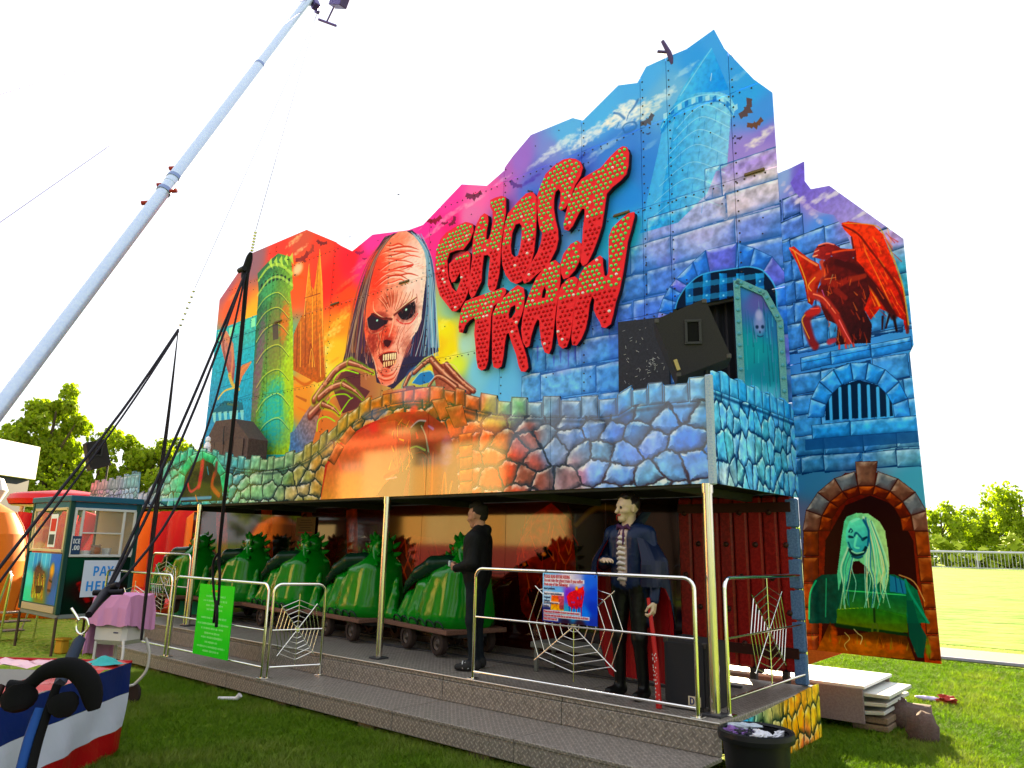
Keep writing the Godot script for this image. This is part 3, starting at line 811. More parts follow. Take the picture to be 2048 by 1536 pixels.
	p.blob(1840, 541, 2.8, 2.7, 0, "a0e0ff", 0.9, 0)
	p.blob(1839, 570, 2.8, 2.7, 0, "a0e0ff", 0.9, 0)
	p.blob(1875, 549, 2.7, 2.6, 0, "a0e0ff", 0.9, 0)
	p.blob(1874, 577, 2.7, 2.6, 0, "a0e0ff", 0.9, 0)
	p.blob(1908, 556, 2.7, 2.6, 0, "a0e0ff", 0.9, 0)
	p.blob(1907, 584, 2.6, 2.6, 0, "a0e0ff", 0.9, 0)
	p.blob(1941, 564, 2.6, 2.6, 0, "a0e0ff", 0.9, 0)
	p.blob(1940, 591, 2.6, 2.5, 0, "a0e0ff", 0.9, 0)
	p.blob(1977, 572, 2.5, 2.5, 0, "a0e0ff", 0.9, 0)
	p.blob(1975, 599, 2.5, 2.5, 0, "a0e0ff", 0.9, 0)
	p.stone([1765,614,1771,590,1805,603,1801,621], "6a70d8", "1c488c", "e8f4ff")
	p.stone([1771,590,1782,563,1812,578,1805,603], "3a78d8", "1c488c", "e8f4ff")
	p.stone([1782,563,1797,543,1822,562,1812,578], "3a78d8", "1c488c", "e8f4ff")
	p.stone([1797,543,1811,529,1835,549,1822,562], "6a70d8", "1c488c", "e8f4ff")
	p.stone([1811,529,1848,503,1857,536,1835,549], "3a78d8", "1c488c", "e8f4ff")
	p.stone([1848,503,1875,486,1882,533,1857,536], "3a78d8", "1c488c", "e8f4ff")
	p.stone([1875,486,1938,487,1933,537,1882,533], "6a70d8", "1c488c", "e8f4ff")
	p.stone([1938,487,1970,506,1959,540,1933,537], "3a78d8", "1c488c", "e8f4ff")
	p.stone([1970,506,2002,530,1984,554,1959,540], "3a78d8", "1c488c", "e8f4ff")
	p.stone([2002,530,2033,582,2003,587,1984,554], "6a70d8", "1c488c", "e8f4ff")
	p.stone([2033,582,2042,626,2005,625,2003,587], "3a78d8", "1c488c", "e8f4ff")
	p.stone([2042,626,2041,678,2009,677,2005,625], "3a78d8", "1c488c", "e8f4ff")
	p.stone([2041,678,2037,736,2015,733,2009,677], "6a70d8", "1c488c", "e8f4ff")
	p.stroke([1801,621,1805,603,1812,578,1822,562,1835,549,1857,536,1882,533,1933,537,1959,540,1984,554,2003,587,2005,625,2009,677,2015,733], 1.7, 1.7, "58b8f0", 0.8)
	p.poly([952,202,915,203,879,234,849,280,816,343,797,406,783,485,762,546,906,584,919,623,989,649,1022,630,1102,583,1154,573,1142,531,1135,441,1127,364,1112,312,1081,257,1030,213], "3a2436", 1, "2a2a4a", [837,414,1111,466])
	p.stroke([923,207,849,259,794,372,773,518], 1.1, 2.7, "8a5a38", 0.75, 0.6)
	p.stroke([925,210,852,259,799,372,780,519], 1.1, 2.7, "5a3048", 0.75, 0.6)
	p.stroke([929,209,855,262,807,376,787,517], 1.1, 2.7, "6a4060", 0.75, 0.6)
	p.stroke([930,210,858,261,811,377,794,522], 1.1, 2.7, "5a3048", 0.75, 0.6)
	p.stroke([930,210,862,263,817,375,799,520], 1.1, 2.7, "c07838", 0.75, 0.6)
	p.stroke([933,211,866,262,820,378,806,522], 1.1, 2.7, "c07838", 0.75, 0.6)
	p.stroke([937,211,868,263,828,379,813,522], 1.1, 2.7, "c07838", 0.75, 0.6)
	p.stroke([939,212,871,267,830,377,820,525], 1.1, 2.7, "6a4060", 0.75, 0.6)
	p.stroke([941,212,875,266,835,380,826,527], 1.1, 2.7, "5a3048", 0.75, 0.6)
	p.stroke([943,216,875,266,844,383,834,528], 1.1, 2.7, "6a4060", 0.75, 0.6)
	p.stroke([944,213,880,269,846,381,842,526], 1.1, 2.7, "6a4060", 0.75, 0.6)
	p.stroke([944,212,881,269,851,383,847,530], 1.1, 2.7, "c07838", 0.75, 0.6)
	p.stroke([949,214,884,270,857,387,856,530], 1.1, 2.7, "6a4060", 0.75, 0.6)
	p.stroke([949,218,887,270,863,385,864,531], 1.1, 2.7, "a03a30", 0.75, 0.6)
	p.stroke([951,216,890,270,867,386,868,530], 1.1, 2.7, "8a5a38", 0.75, 0.6)
	p.stroke([952,215,893,270,873,386,874,534], 1.1, 2.7, "6a4060", 0.75, 0.6)
	p.stroke([1038,227,1091,319,1102,435,1109,554], 1.1, 2.8, "3a5890", 0.75, 0.6)
	p.stroke([1041,229,1093,321,1103,435,1115,556], 1.1, 2.7, "3a5890", 0.75, 0.6)
	p.stroke([1045,229,1094,319,1108,437,1117,557], 1.1, 2.7, "6a60a0", 0.75, 0.6)
	p.stroke([1047,227,1097,319,1111,437,1121,555], 1.1, 2.7, "6a60a0", 0.75, 0.6)
	p.stroke([1049,229,1098,320,1114,436,1126,558], 1.1, 2.7, "a8e0f8", 0.75, 0.6)
	p.stroke([1051,231,1102,323,1116,439,1130,558], 1.1, 2.7, "a8e0f8", 0.75, 0.6)
	p.stroke([1055,231,1104,324,1118,436,1135,557], 1.1, 2.7, "c8d8f0", 0.75, 0.6)
	p.stroke([1058,232,1104,322,1123,439,1137,560], 1.1, 2.7, "8ac8e8", 0.75, 0.6)
	p.stroke([1058,232,1107,324,1124,438,1143,562], 1.1, 2.7, "8ac8e8", 0.75, 0.6)
	p.stroke([1060,234,1111,323,1129,440,1148,560], 1.1, 2.7, "6a60a0", 0.75, 0.6)
	p.stroke([1065,233,1112,325,1131,441,1150,562], 1.1, 2.7, "5a98c8", 0.75, 0.6)
	p.stroke([1067,234,1116,324,1135,439,1154,562], 1.1, 2.7, "8ac8e8", 0.75, 0.6)
	p.stroke([1067,464,1047,499,1024,564], 1.0, 2.5, "384068", 0.75, 0.6)
	p.stroke([1070,465,1055,501,1038,567], 1.0, 2.4, "384068", 0.75, 0.6)
	p.stroke([1073,467,1062,502,1051,569], 1.0, 2.4, "5a78a8", 0.75, 0.6)
	p.stroke([1076,465,1067,504,1062,571], 1.0, 2.4, "6a3048", 0.75, 0.6)
	p.stroke([1079,466,1076,505,1074,574], 1.0, 2.4, "6a3048", 0.75, 0.6)
	p.stroke([1082,466,1083,504,1086,576], 1.0, 2.4, "6a3048", 0.75, 0.6)
	p.stroke([1085,467,1089,508,1098,576], 1.0, 2.4, "4a2838", 0.75, 0.6)
	p.stroke([1089,469,1099,507,1110,578], 1.0, 2.4, "4a2838", 0.75, 0.6)
	p.poly([975,202,1007,209,1049,239,1078,275,1092,319,1095,366,1090,408,1086,449,1084,479,1072,504,1052,521,1036,540,1021,570,1007,607,987,634,961,639,938,631,917,601,904,562,882,527,860,495,847,448,843,401,851,364,858,326,869,288,890,250,925,216], "f06848", 1, "f8dcd0", [871,355,1080,375], 0.14)
	p.blob(890, 300, 60.3, 88.0, -0.3, "f4442c", 0.75, 0.2)
	p.blob(973, 232, 62.8, 30.1, 0, "f88468", 0.6, 0.2)
	p.blob(1043, 336, 54.3, 95.8, 0, "fbe8e4", 0.8, 0.2)
	p.blob(1034, 273, 41.5, 39.0, 0, "f4c8c4", 0.6, 0.2)
	p.blob(950, 397, 42.8, 29.2, 0, "a84028", 0.75, 0.2)
	p.blob(904, 458, 48.4, 51.9, 0, "c04838", 0.6, 0.3)
	p.blob(949, 498, 56.1, 44.3, 0, "c83018", 0.7, 0.3)
	p.blob(1029, 499, 40.0, 33.9, 0, "f8b0a0", 0.6, 0.3)
	p.blob(964, 616, 40.9, 27.6, 0, "f07058", 0.7, 0.2)
	p.blob(1061, 402, 22.1, 50.0, 0, "f8d0c8", 0.7, 0)
	p.stroke([925,230,952,238,978,239,1002,252], 0.8, -4.1, "c83820", 0.8, 0.6)
	p.stroke([925,235,952,242,979,244,1002,256], 0.7, -2.3, "ffe8dc", 0.7, 0.6)
	p.stroke([910,248,964,248,1016,257,1060,277], 0.8, -3.8, "b83018", 0.8, 0.6)
	p.stroke([910,252,964,253,1016,262,1061,281], 0.7, -2.3, "ffe8dc", 0.7, 0.6)
	p.stroke([928,250,976,262,1023,272,1062,285], 0.8, -3.3, "d84830", 0.8, 0.6)
	p.stroke([928,254,977,266,1023,276,1063,289], 0.7, -2.3, "ffe8dc", 0.7, 0.6)
	p.stroke([923,262,961,267,998,270,1030,285], 0.8, -2.7, "b83018", 0.8, 0.6)
	p.stroke([924,266,961,272,998,274,1030,289], 0.7, -2.3, "ffe8dc", 0.7, 0.6)
	p.stroke([928,268,980,285,1028,286,1070,302], 0.8, -3.0, "d84830", 0.8, 0.6)
	p.stroke([928,273,980,290,1029,290,1070,306], 0.6, -2.3, "ffe8dc", 0.7, 0.6)
	p.stroke([903,299,951,285,1001,294,1042,312], 0.8, -2.7, "c83820", 0.8, 0.6)
	p.stroke([903,303,952,290,1001,298,1043,316], 0.7, -2.3, "ffe8dc", 0.7, 0.6)
	p.stroke([915,303,959,310,1002,310,1039,323], 0.8, -2.8, "d84830", 0.8, 0.6)
	p.stroke([915,307,960,315,1003,314,1039,327], 0.7, -2.3, "ffe8dc", 0.7, 0.6)
	p.stroke([883,332,931,315,978,317,1019,334], 0.8, -2.9, "d84830", 0.8, 0.6)
	p.stroke([883,337,931,320,979,322,1020,339], 0.7, -2.3, "ffe8dc", 0.7, 0.6)
	p.stroke([931,320,980,333,1026,337,1065,353], 0.8, -3.5, "b83018", 0.8, 0.6)
	p.stroke([932,324,980,337,1026,341,1066,357], 0.6, -2.2, "ffe8dc", 0.7, 0.6)
	p.stroke([892,344,937,329,983,331,1023,353], 0.8, -3.4, "b83018", 0.8, 0.6)
	p.stroke([892,349,938,333,983,336,1023,357], 0.7, -2.3, "ffe8dc", 0.7, 0.6)
	p.stroke([928,344,963,347,996,347,1026,367], 0.8, -2.6, "d84830", 0.8, 0.6)
	p.stroke([929,348,963,351,997,351,1026,371], 0.6, -2.3, "ffe8dc", 0.7, 0.6)
	p.stroke([961,308,997,312,1039,315,1033,318,998,319], 1.0, -3.2, "c02814")
	p.stroke([902,381,925,402,943,421], 1.3, 1.6, "b04a30", 0.8)
	p.stroke([908,382,931,403,946,422], 1.0, 1.3, "ffe0c8", 0.7)
	p.stroke([916,377,934,399,947,419], 1.3, 1.6, "b04a30", 0.8)
	p.stroke([922,379,940,400,951,420], 1.0, 1.3, "ffe0c8", 0.7)
	p.stroke([929,370,944,394,954,417], 1.3, 1.6, "b04a30", 0.8)
	p.stroke([936,372,950,396,957,418], 1.0, 1.3, "ffe0c8", 0.7)
	p.stroke([948,371,955,395,956,417], 1.3, 1.6, "b04a30", 0.8)
	p.stroke([954,373,960,396,960,418], 1.0, 1.3, "ffe0c8", 0.7)
	p.stroke([966,372,968,396,965,419], 1.3, 1.6, "b04a30", 0.8)
	p.stroke([972,373,974,397,969,420], 1.0, 1.3, "ffe0c8", 0.7)
	p.stroke([984,376,982,402,975,428], 1.3, 1.6, "b04a30", 0.8)
	p.stroke([991,377,988,403,979,428], 1.0, 1.3, "ffe0c8", 0.7)
	p.stroke([1003,383,994,408,980,432], 1.3, 1.6, "b04a30", 0.8)
	p.stroke([1009,384,999,409,983,432], 1.0, 1.3, "ffe0c8", 0.7)
	p.stroke([1021,390,1008,414,989,437], 1.3, 1.6, "b04a30", 0.8)
	p.stroke([1027,391,1013,415,993,437], 0.9, 1.3, "ffe0c8", 0.7)
	p.stroke([1038,391,1025,410,1006,427], 1.3, 1.6, "b04a30", 0.8)
	p.stroke([1044,392,1030,411,1010,428], 0.9, 1.3, "ffe0c8", 0.7)
	p.stroke([1047,386,1046,402,1040,416], 1.3, 1.6, "b04a30", 0.8)
	p.stroke([1053,388,1051,403,1044,416], 0.9, 1.3, "ffe0c8", 0.7)
	p.stroke([1061,402,1064,415,1062,426], 1.2, 1.6, "b04a30", 0.8)
	p.stroke([1067,403,1069,416,1066,427], 0.9, 1.2, "ffe0c8", 0.7)
	p.blob(906, 452, 65.4, 39.0, 0, "7a2a24", 0.8, 0.2)
	p.poly([861,433,885,420,902,430,931,449,952,454,948,463,926,468,906,474,883,470,867,458], "281420")
	p.blob(1028, 445, 60.5, 37.5, 0, "7a2a24", 0.8, 0.2)
	p.poly([989,442,1010,431,1031,425,1054,420,1060,435,1059,453,1046,464,1027,468,1007,462,996,452], "1a0e18")
	p.stroke([986,458,1010,474,1045,478,1069,458], 1.8, 2.8, "d02828")
	p.stroke([992,474,1028,485,1061,475], 1.2, 1.9, "ffc8b8", 0.7)
	p.stroke([883,387,891,417,935,445,963,452,980,440,1015,423,1057,410], 1.6, 2.5, "f8e0b8", 0.8)
	p.stroke([858,427,877,473,911,483,938,474], 1.3, 1.9, "d8b8a0", 0.6)
	p.strew(866, 204, 1081, 388, 90, [4.8, 28.5, -5.3, 2.0], 0.7, 1.3, ["e06a50", "ffeee4", "d05038", "ffd8c8"], 0.4, 11)
	p.strew(858, 469, 916, 585, 40, [-2.9, 12.6, 12.8, 35.3], 0.8, 1.3, ["c86a50", "ffd8c0", "8a3020"], 0.5, 12)
	p.strew(1003, 389, 1084, 491, 50, [-13.3, 4.4, 6.2, 21.8], 0.6, 1.2, ["ffeee8", "e09888", "c85a48"], 0.5, 13)
	p.blob(1023, 438, 5.9, 4.7, 0, "d0fff0", 1, 0)
	p.blob(905, 446, 5.8, 4.2, 0, "b8f8e8", 1, 0)
	p.stroke([973,455,970,476,959,502], 3.2, 4.4, "f8c8b0", 0.85, 0.8)
	p.stroke([993,490,986,507,973,514], 1.9, 3.1, "f89880")
	p.blob(953, 517, 34.9, 25.2, 0, "8a2018", 0.8, 0.2)
	p.poly([936,510,950,508,972,515,965,527,956,531,943,523], "3a0c10")
	p.stroke([937,464,926,500,915,529], 2.6, 3.8, "8a2018", 0.8, 0.7)
	p.stroke([1003,507,997,536,1003,555], 1.5, 2.5, "a83828", 0.7)
	p.strew(862, 470, 953, 545, 40, [-9.6, 14.4, 12.8, 32.0], 0.8, 1.3, ["ffb090", "8a2818", "f88060", "5a1810", "ffd8b0"], 0.75, 1)
	p.strew(988, 473, 1070, 542, 40, [-26.6, -4.4, 12.3, 33.8], 0.8, 1.2, ["ffe0d0", "c04838", "ffb8a8", "a03830"], 0.7, 2)
	p.poly([919,547,944,542,975,544,995,551,996,566,990,581,968,591,948,585,930,567], "6a1210")
	p.poly([938,549,945,549,946,566,940,566], "ffe8c0")
	p.poly([942,570,949,570,949,585,944,585], "f8d0a0")
	p.poly([947,550,955,550,955,567,950,567], "ffe8c0")
	p.poly([952,571,958,570,958,585,954,585], "f8d0a0")
	p.poly([957,550,964,550,965,567,959,568], "ffe8c0")
	p.poly([961,571,968,571,968,584,963,584], "f8d0a0")
	p.poly([966,551,974,551,974,568,969,568], "ffe8c0")
	p.poly([971,572,977,571,977,584,973,584], "f8d0a0")
	p.poly([976,551,983,551,984,569,978,569], "ffe8c0")
	p.poly([980,572,987,572,986,583,982,583], "f8d0a0")
	p.poly([985,552,992,552,993,570,987,570], "ffe8c0")
	p.poly([989,572,996,572,995,583,991,583], "f8d0a0")
	p.stroke([922,549,953,543,991,548], 1.6, 2.2, "ff7058", 0.9)
	p.stroke([928,569,948,588,975,594,993,575], 1.5, 2.5, "ff9078", 0.9)
	p.stroke([922,580,949,602,985,601,1006,574], 1.2, -2.1, "ffc8b0", 0.8)
	p.stroke([921,589,950,609,985,608,1005,585], 1.2, -2.1, "b83820", 0.8)
	p.stroke([920,598,950,616,986,614,1003,595], 1.2, -2.1, "ffc8b0", 0.8)
	p.stroke([919,607,951,622,986,621,1001,606], 1.2, -2.1, "b83820", 0.8)
	p.stroke([863,496,905,565,922,608], 1.9, 2.5, "f8d8c0", 0.7)
	p.stroke([1052,524,1018,579,996,629], 1.8, 2.4, "e89890", 0.7)
	p.blob(888, 509, 36.4, 48.3, 0, "7a2018", 0.75, 0.3)
	p.blob(1032, 539, 24.2, 42.7, 0, "b05848", 0.65, 0.3)
	p.blob(889, 346, 29.9, 70.3, 0, "e03820", 0.5, 0.2)
	p.blob(949, 599, 27.6, 18.5, 0, "c04030", 0.5, 0.2)
	p.stroke([879,422,921,442,966,454], 2.6, 4.9, "5a1410", 0.9, 0.6)
	p.stroke([976,444,1015,428,1061,412], 4.7, 2.2, "5a1410", 0.9, 0.6)
	p.stroke([952,203,882,258,852,364,849,481,838,555], 1.0, 2.4, "6a5048", 0.75, 0.6)
	p.stroke([951,203,886,259,855,365,849,480,839,555], 1.0, 2.4, "4a2c38", 0.75, 0.6)
	p.stroke([951,204,890,260,856,365,850,481,857,558], 1.0, 2.4, "4a2c38", 0.75, 0.6)
	p.stroke([950,204,883,258,847,363,837,478,831,554], 1.0, 2.4, "4a2c38", 0.75, 0.6)
	p.stroke([949,204,885,259,856,365,828,477,841,556], 1.0, 2.4, "4a2c38", 0.75, 0.6)
	p.stroke([948,204,884,259,842,362,833,478,825,553], 1.0, 2.4, "8a4a38", 0.75, 0.6)
	p.stroke([948,204,881,258,852,364,829,477,824,553], 1.0, 2.4, "a09088", 0.75, 0.6)
	p.stroke([947,204,886,259,850,364,832,478,829,554], 1.0, 2.4, "a09088", 0.75, 0.6)
	p.stroke([946,204,883,258,843,362,831,477,816,552], 1.0, 2.4, "a09088", 0.75, 0.6)
	p.stroke([946,205,878,257,834,360,816,475,826,554], 1.0, 2.4, "6a5048", 0.75, 0.6)
	p.stroke([945,205,876,257,841,362,808,473,816,552], 1.0, 2.4, "6a5048", 0.75, 0.6)
	p.stroke([944,205,882,258,832,360,821,476,819,553], 1.0, 2.4, "8a4a38", 0.75, 0.6)
	p.stroke([943,205,883,258,829,359,799,472,798,549], 1.0, 2.4, "a09088", 0.75, 0.6)
	p.stroke([943,205,883,258,840,361,790,470,807,551], 1.0, 2.4, "6a5048", 0.75, 0.6)
	p.stroke([942,205,877,257,837,361,805,473,806,551], 1.0, 2.4, "c0a890", 0.75, 0.6)
	p.stroke([941,206,882,258,831,360,793,471,783,547], 1.0, 2.4, "4a2c38", 0.75, 0.6)
	p.stroke([941,206,882,258,831,360,801,472,783,547], 1.0, 2.4, "c0a890", 0.75, 0.6)
	p.stroke([940,206,880,258,829,359,786,470,775,546], 1.0, 2.4, "a09088", 0.75, 0.6)
	p.stroke([939,206,876,257,823,358,797,471,776,546], 1.0, 2.4, "4a2c38", 0.75, 0.6)
	p.stroke([938,206,881,258,828,359,779,468,784,547], 1.0, 2.4, "6a5048", 0.75, 0.6)
	p.stroke([1026,217,1083,288,1100,392,1096,493,1069,572], 0.9, 2.2, "d8e8f0", 0.75, 0.6)
	p.stroke([1027,218,1084,290,1102,392,1101,494,1085,574], 0.9, 2.2, "88b8d0", 0.75, 0.6)
	p.stroke([1028,218,1085,291,1104,393,1098,494,1096,576], 0.9, 2.2, "6a98b8", 0.75, 0.6)
	p.stroke([1029,219,1086,290,1106,393,1108,495,1101,577], 0.9, 2.2, "d8e8f0", 0.75, 0.6)
	p.stroke([1030,220,1087,291,1108,393,1113,496,1100,576], 0.9, 2.2, "a8c8d8", 0.75, 0.6)
	p.stroke([1031,221,1088,291,1110,394,1106,495,1107,577], 0.9, 2.2, "6a98b8", 0.75, 0.6)
	p.stroke([1032,221,1089,289,1112,394,1112,496,1117,579], 0.9, 2.2, "a8c8d8", 0.75, 0.6)
	p.stroke([1033,222,1090,292,1113,395,1116,497,1123,580], 0.9, 2.2, "88b8d0", 0.75, 0.6)
	p.stroke([1034,223,1091,292,1115,395,1126,499,1115,579], 0.9, 2.2, "6a98b8", 0.75, 0.6)
	p.stroke([1035,224,1092,293,1117,396,1128,499,1132,581], 0.9, 2.1, "6a98b8", 0.75, 0.6)
	p.stroke([1036,225,1093,292,1119,396,1125,499,1135,582], 0.9, 2.1, "d8e8f0", 0.75, 0.6)
	p.stroke([1038,225,1094,293,1121,396,1134,500,1145,583], 0.9, 2.1, "6a98b8", 0.75, 0.6)
	p.stroke([1039,226,1095,290,1123,397,1131,500,1152,584], 0.9, 2.1, "6a98b8", 0.75, 0.6)
	p.stroke([1040,227,1096,293,1125,397,1143,502,1143,583], 0.9, 2.1, "d8e8f0", 0.75, 0.6)
	p.poly([549,724,593,681,641,639,675,606,721,648,670,683,658,739,637,794,539,788,530,728], "b87860", 0.95, "5878a8", [666,654,566,772], 0.3)
	p.poly([721,609,740,574,811,572,847,588,851,625,894,644,848,685,780,694], "4a2030", 0.8)
	p.poly([637,685,641,639,688,599,735,566,766,569,726,609,780,609,719,625,685,656,671,689], "8a4838", 1, "b87860", [666,654,740,577], 0.2)
	p.stroke([641,639,688,599,739,562,800,548], 24.7, 18.3, "a0ff10", 0.8, 0.9)
	p.stroke([641,639,688,599,739,562,800,548], 17.1, 11.8, "4a1c18", 0.9, 0.35)
	p.stroke([638,637,685,597,736,560,797,546], 13.7, 8.8, "9a5440", 1, 0.6)
	p.stroke([636,634,683,593,734,556,795,542], 6.2, 4.1, "f4c8ac", 0.9, 0.9)
	p.blob(687, 595, 15.3, 7.7, 0, "e8a888", 0.8, 0)
	p.blob(738, 559, 14.9, 7.7, 0, "e8a888", 0.8, 0)
	p.stroke([679,619,687,611], 0.7, 1.2, "f8d0b0", 0.7)
	p.stroke([687,606,696,599], 0.7, 1.2, "c87050", 0.7)
	p.stroke([668,618,676,610], 0.7, 1.2, "c87050", 0.7)
	p.stroke([700,591,709,585], 0.7, 1.2, "f8d0b0", 0.7)
	p.stroke([689,591,699,584], 0.7, 1.2, "c87050", 0.7)
	p.stroke([742,573,751,567], 0.7, 1.2, "5a2018", 0.7)
	p.stroke([767,567,777,564], 0.7, 1.2, "f8d0b0", 0.7)
	p.stroke([793,550,804,548], 0.7, 1.2, "f8d0b0", 0.7)
	p.stroke([735,568,746,566], 0.7, 1.2, "c87050", 0.7)
	p.stroke([795,550,849,569,904,596], 18.7, 8.5, "a0ff10", 0.8, 0.9)
	p.stroke([795,550,849,569,904,596], 11.3, 2.3, "4a1c18", 0.9, 0.35)
	p.stroke([794,549,848,568,903,595], 9.1, 1.7, "9a5440", 1, 0.6)
	p.stroke([792,546,846,565,901,592], 4.1, 0.8, "f4c8ac", 0.9, 0.9)
	p.blob(849, 567, 9.6, 5.1, 0, "e8a888", 0.8, 0)
	p.stroke([814,563,824,566], 0.7, 1.1, "5a2018", 0.7)
	p.stroke([843,564,852,568], 0.7, 1.1, "5a2018", 0.7)
	p.stroke([826,558,836,562], 0.7, 1.1, "c87050", 0.7)
	p.stroke([851,577,861,581], 0.7, 1.1, "c87050", 0.7)
	p.stroke([885,588,895,593], 0.7, 1.1, "c87050", 0.7)
	p.stroke([886,587,895,591], 0.7, 1.1, "c87050", 0.7)
	p.stroke([664,636,717,614,773,608], 22.8, 18.2, "a0ff10", 0.8, 0.9)
	p.stroke([664,636,717,614,773,608], 15.2, 11.7, "4a1c18", 0.9, 0.35)
	p.stroke([662,634,715,612,771,606], 12.2, 8.8, "9a5440", 1, 0.6)
	p.stroke([660,631,713,609,769,603], 5.5, 4.1, "f4c8ac", 0.9, 0.9)
	p.blob(717, 611, 13.4, 6.9, 0, "e8a888", 0.8, 0)
	p.stroke([687,627,696,623], 0.7, 1.2, "c87050", 0.7)
	p.stroke([673,632,683,628], 0.7, 1.2, "5a2018", 0.7)
	p.stroke([693,624,703,620], 0.7, 1.2, "f8d0b0", 0.7)
	p.stroke([727,612,737,611], 0.7, 1.2, "c87050", 0.7)
	p.stroke([737,610,747,609], 0.7, 1.2, "5a2018", 0.7)
	p.stroke([776,613,786,612], 0.7, 1.1, "c87050", 0.7)
	p.stroke([773,609,826,635,866,663], 18.0, 8.7, "a0ff10", 0.8, 0.9)
	p.stroke([773,609,826,635,866,663], 10.7, 2.5, "4a1c18", 0.9, 0.35)
	p.stroke([772,608,825,634,865,662], 8.6, 1.9, "9a5440", 1, 0.6)
	p.stroke([770,606,823,632,863,660], 3.9, 0.9, "f4c8ac", 0.9, 0.9)
	p.blob(826, 633, 9.1, 4.8, 0, "e8a888", 0.8, 0)
	p.stroke([820,633,829,638], 0.7, 1.1, "c87050", 0.7)
	p.stroke([770,612,780,617], 0.7, 1.1, "f8d0b0", 0.7)
	p.stroke([804,620,813,625], 0.7, 1.1, "c87050", 0.7)
	p.stroke([856,651,863,656], 0.7, 1.1, "c87050", 0.7)
	p.stroke([836,642,844,647], 0.7, 1.1, "5a2018", 0.7)
	p.stroke([856,665,864,670], 0.7, 1.1, "c87050", 0.7)
	p.stroke([628,684,681,655], 18.8, 12.9, "4a1c18", 0.9, 0.35)
	p.stroke([625,682,678,653], 15.0, 9.7, "9a5848", 1, 0.6)
	p.stroke([622,678,675,649], 6.8, 4.5, "f4c8ac", 0.9, 0.9)
	p.stroke([628,684,638,679], 0.7, 1.2, "5a2018", 0.7)
	p.stroke([662,669,671,664], 0.7, 1.2, "5a2018", 0.7)
	p.stroke([670,669,679,664], 0.7, 1.2, "f8d0b0", 0.7)
	p.stroke([683,657,734,675,765,697], 18.9, 9.2, "a0ff10", 0.8, 0.9)
	p.stroke([683,657,734,675,765,697], 11.5, 2.9, "4a1c18", 0.9, 0.35)
	p.stroke([682,656,732,674,764,695], 9.2, 2.2, "9a5440", 1, 0.6)
	p.stroke([680,653,730,672,762,693], 4.1, 1.0, "f4c8ac", 0.9, 0.9)
	p.blob(733, 673, 10.1, 5.2, 0, "e8a888", 0.8, 0)
	p.stroke([725,674,734,677], 0.7, 1.1, "f8d0b0", 0.7)
	p.stroke([703,670,712,673], 0.7, 1.2, "5a2018", 0.7)
	p.stroke([686,656,695,659], 0.7, 1.2, "5a2018", 0.7)
	p.stroke([752,690,757,694], 0.7, 1.1, "c87050", 0.7)
	p.stroke([768,695,774,699], 0.7, 1.1, "c87050", 0.7)
	p.stroke([770,692,775,696], 0.7, 1.1, "f8d0b0", 0.7)
	p.stroke([767,693,803,660,820,654], 3.9, 2.8, "a0ff10", 0.8, 0.8)
	p.stroke([704,658,729,638,783,639,811,653], 2.9, 2.9, "a0ff10", 0.8, 0.8)
	p.stroke([665,734,668,703,704,696,747,713], 3.2, 3.2, "90f040", 0.85, 0.8)
	p.stroke([721,603,736,579,775,569,838,587], 2.9, 2.9, "a0ff10", 0.85, 0.8)
	p.poly([1126,591,1155,608,1183,607,1214,631,1285,693,1153,677,1143,639], "8a4838", 1, "b87058", [1132,630,1218,641], 0.2)
	p.stroke([1032,647,1052,619,1074,612], 15.2, 15.2, "40a8ff", 0.8, 0.9)
	p.stroke([1032,647,1052,619,1074,612], 8.4, 9.4, "4a1c18", 0.9, 0.35)
	p.stroke([1031,646,1051,618,1073,611], 6.7, 7.1, "9a5440", 1, 0.6)
	p.stroke([1030,645,1050,616,1072,609], 3.0, 3.3, "f4c8ac", 0.9, 0.9)
	p.blob(1052, 617, 6.7, 3.8, 0, "e8a888", 0.8, 0)
	p.stroke([1051,622,1055,617], 0.7, 1.0, "f8d0b0", 0.7)
	p.stroke([1035,647,1039,642], 0.7, 1.0, "c87050", 0.7)
	p.stroke([1038,640,1041,635], 0.7, 1.0, "f8d0b0", 0.7)
	p.stroke([1053,617,1057,616], 0.7, 1.0, "f8d0b0", 0.7)
	p.stroke([1073,613,1077,612], 0.7, 1.0, "c87050", 0.7)
	p.stroke([1059,615,1063,614], 0.7, 1.0, "c87050", 0.7)
	p.stroke([1067,616,1105,596,1130,589], 15.5, 15.5, "40a8ff", 0.8, 0.9)
	p.stroke([1067,616,1105,596,1130,589], 8.8, 9.8, "4a1c18", 0.9, 0.35)
	p.stroke([1066,615,1104,595,1129,588], 7.0, 7.4, "9a5440", 1, 0.6)
	p.stroke([1064,613,1103,593,1128,586], 3.2, 3.4, "f4c8ac", 0.9, 0.9)
	p.blob(1105, 594, 6.9, 4.0, 0, "e8a888", 0.8, 0)
	p.stroke([1092,601,1099,597], 0.6, 1.0, "f8d0b0", 0.7)
	p.stroke([1097,601,1104,597], 0.6, 1.0, "5a2018", 0.7)
	p.stroke([1094,603,1101,599], 0.6, 1.0, "5a2018", 0.7)
	p.stroke([1116,594,1121,593], 0.6, 1.0, "f8d0b0", 0.7)
	p.stroke([1134,592,1139,591], 0.6, 1.0, "f8d0b0", 0.7)
	p.stroke([1120,591,1125,590], 0.6, 1.0, "c87050", 0.7)
	p.stroke([1130,592,1170,628,1219,666,1263,688], 12.2, 14.7, "4a1c18", 0.9, 0.35)
	p.stroke([1128,590,1169,626,1218,665,1261,687], 9.8, 11.0, "9a5440", 1, 0.6)
	p.stroke([1127,587,1167,623,1217,662,1260,684], 4.4, 5.1, "f4c8ac", 0.9, 0.9)
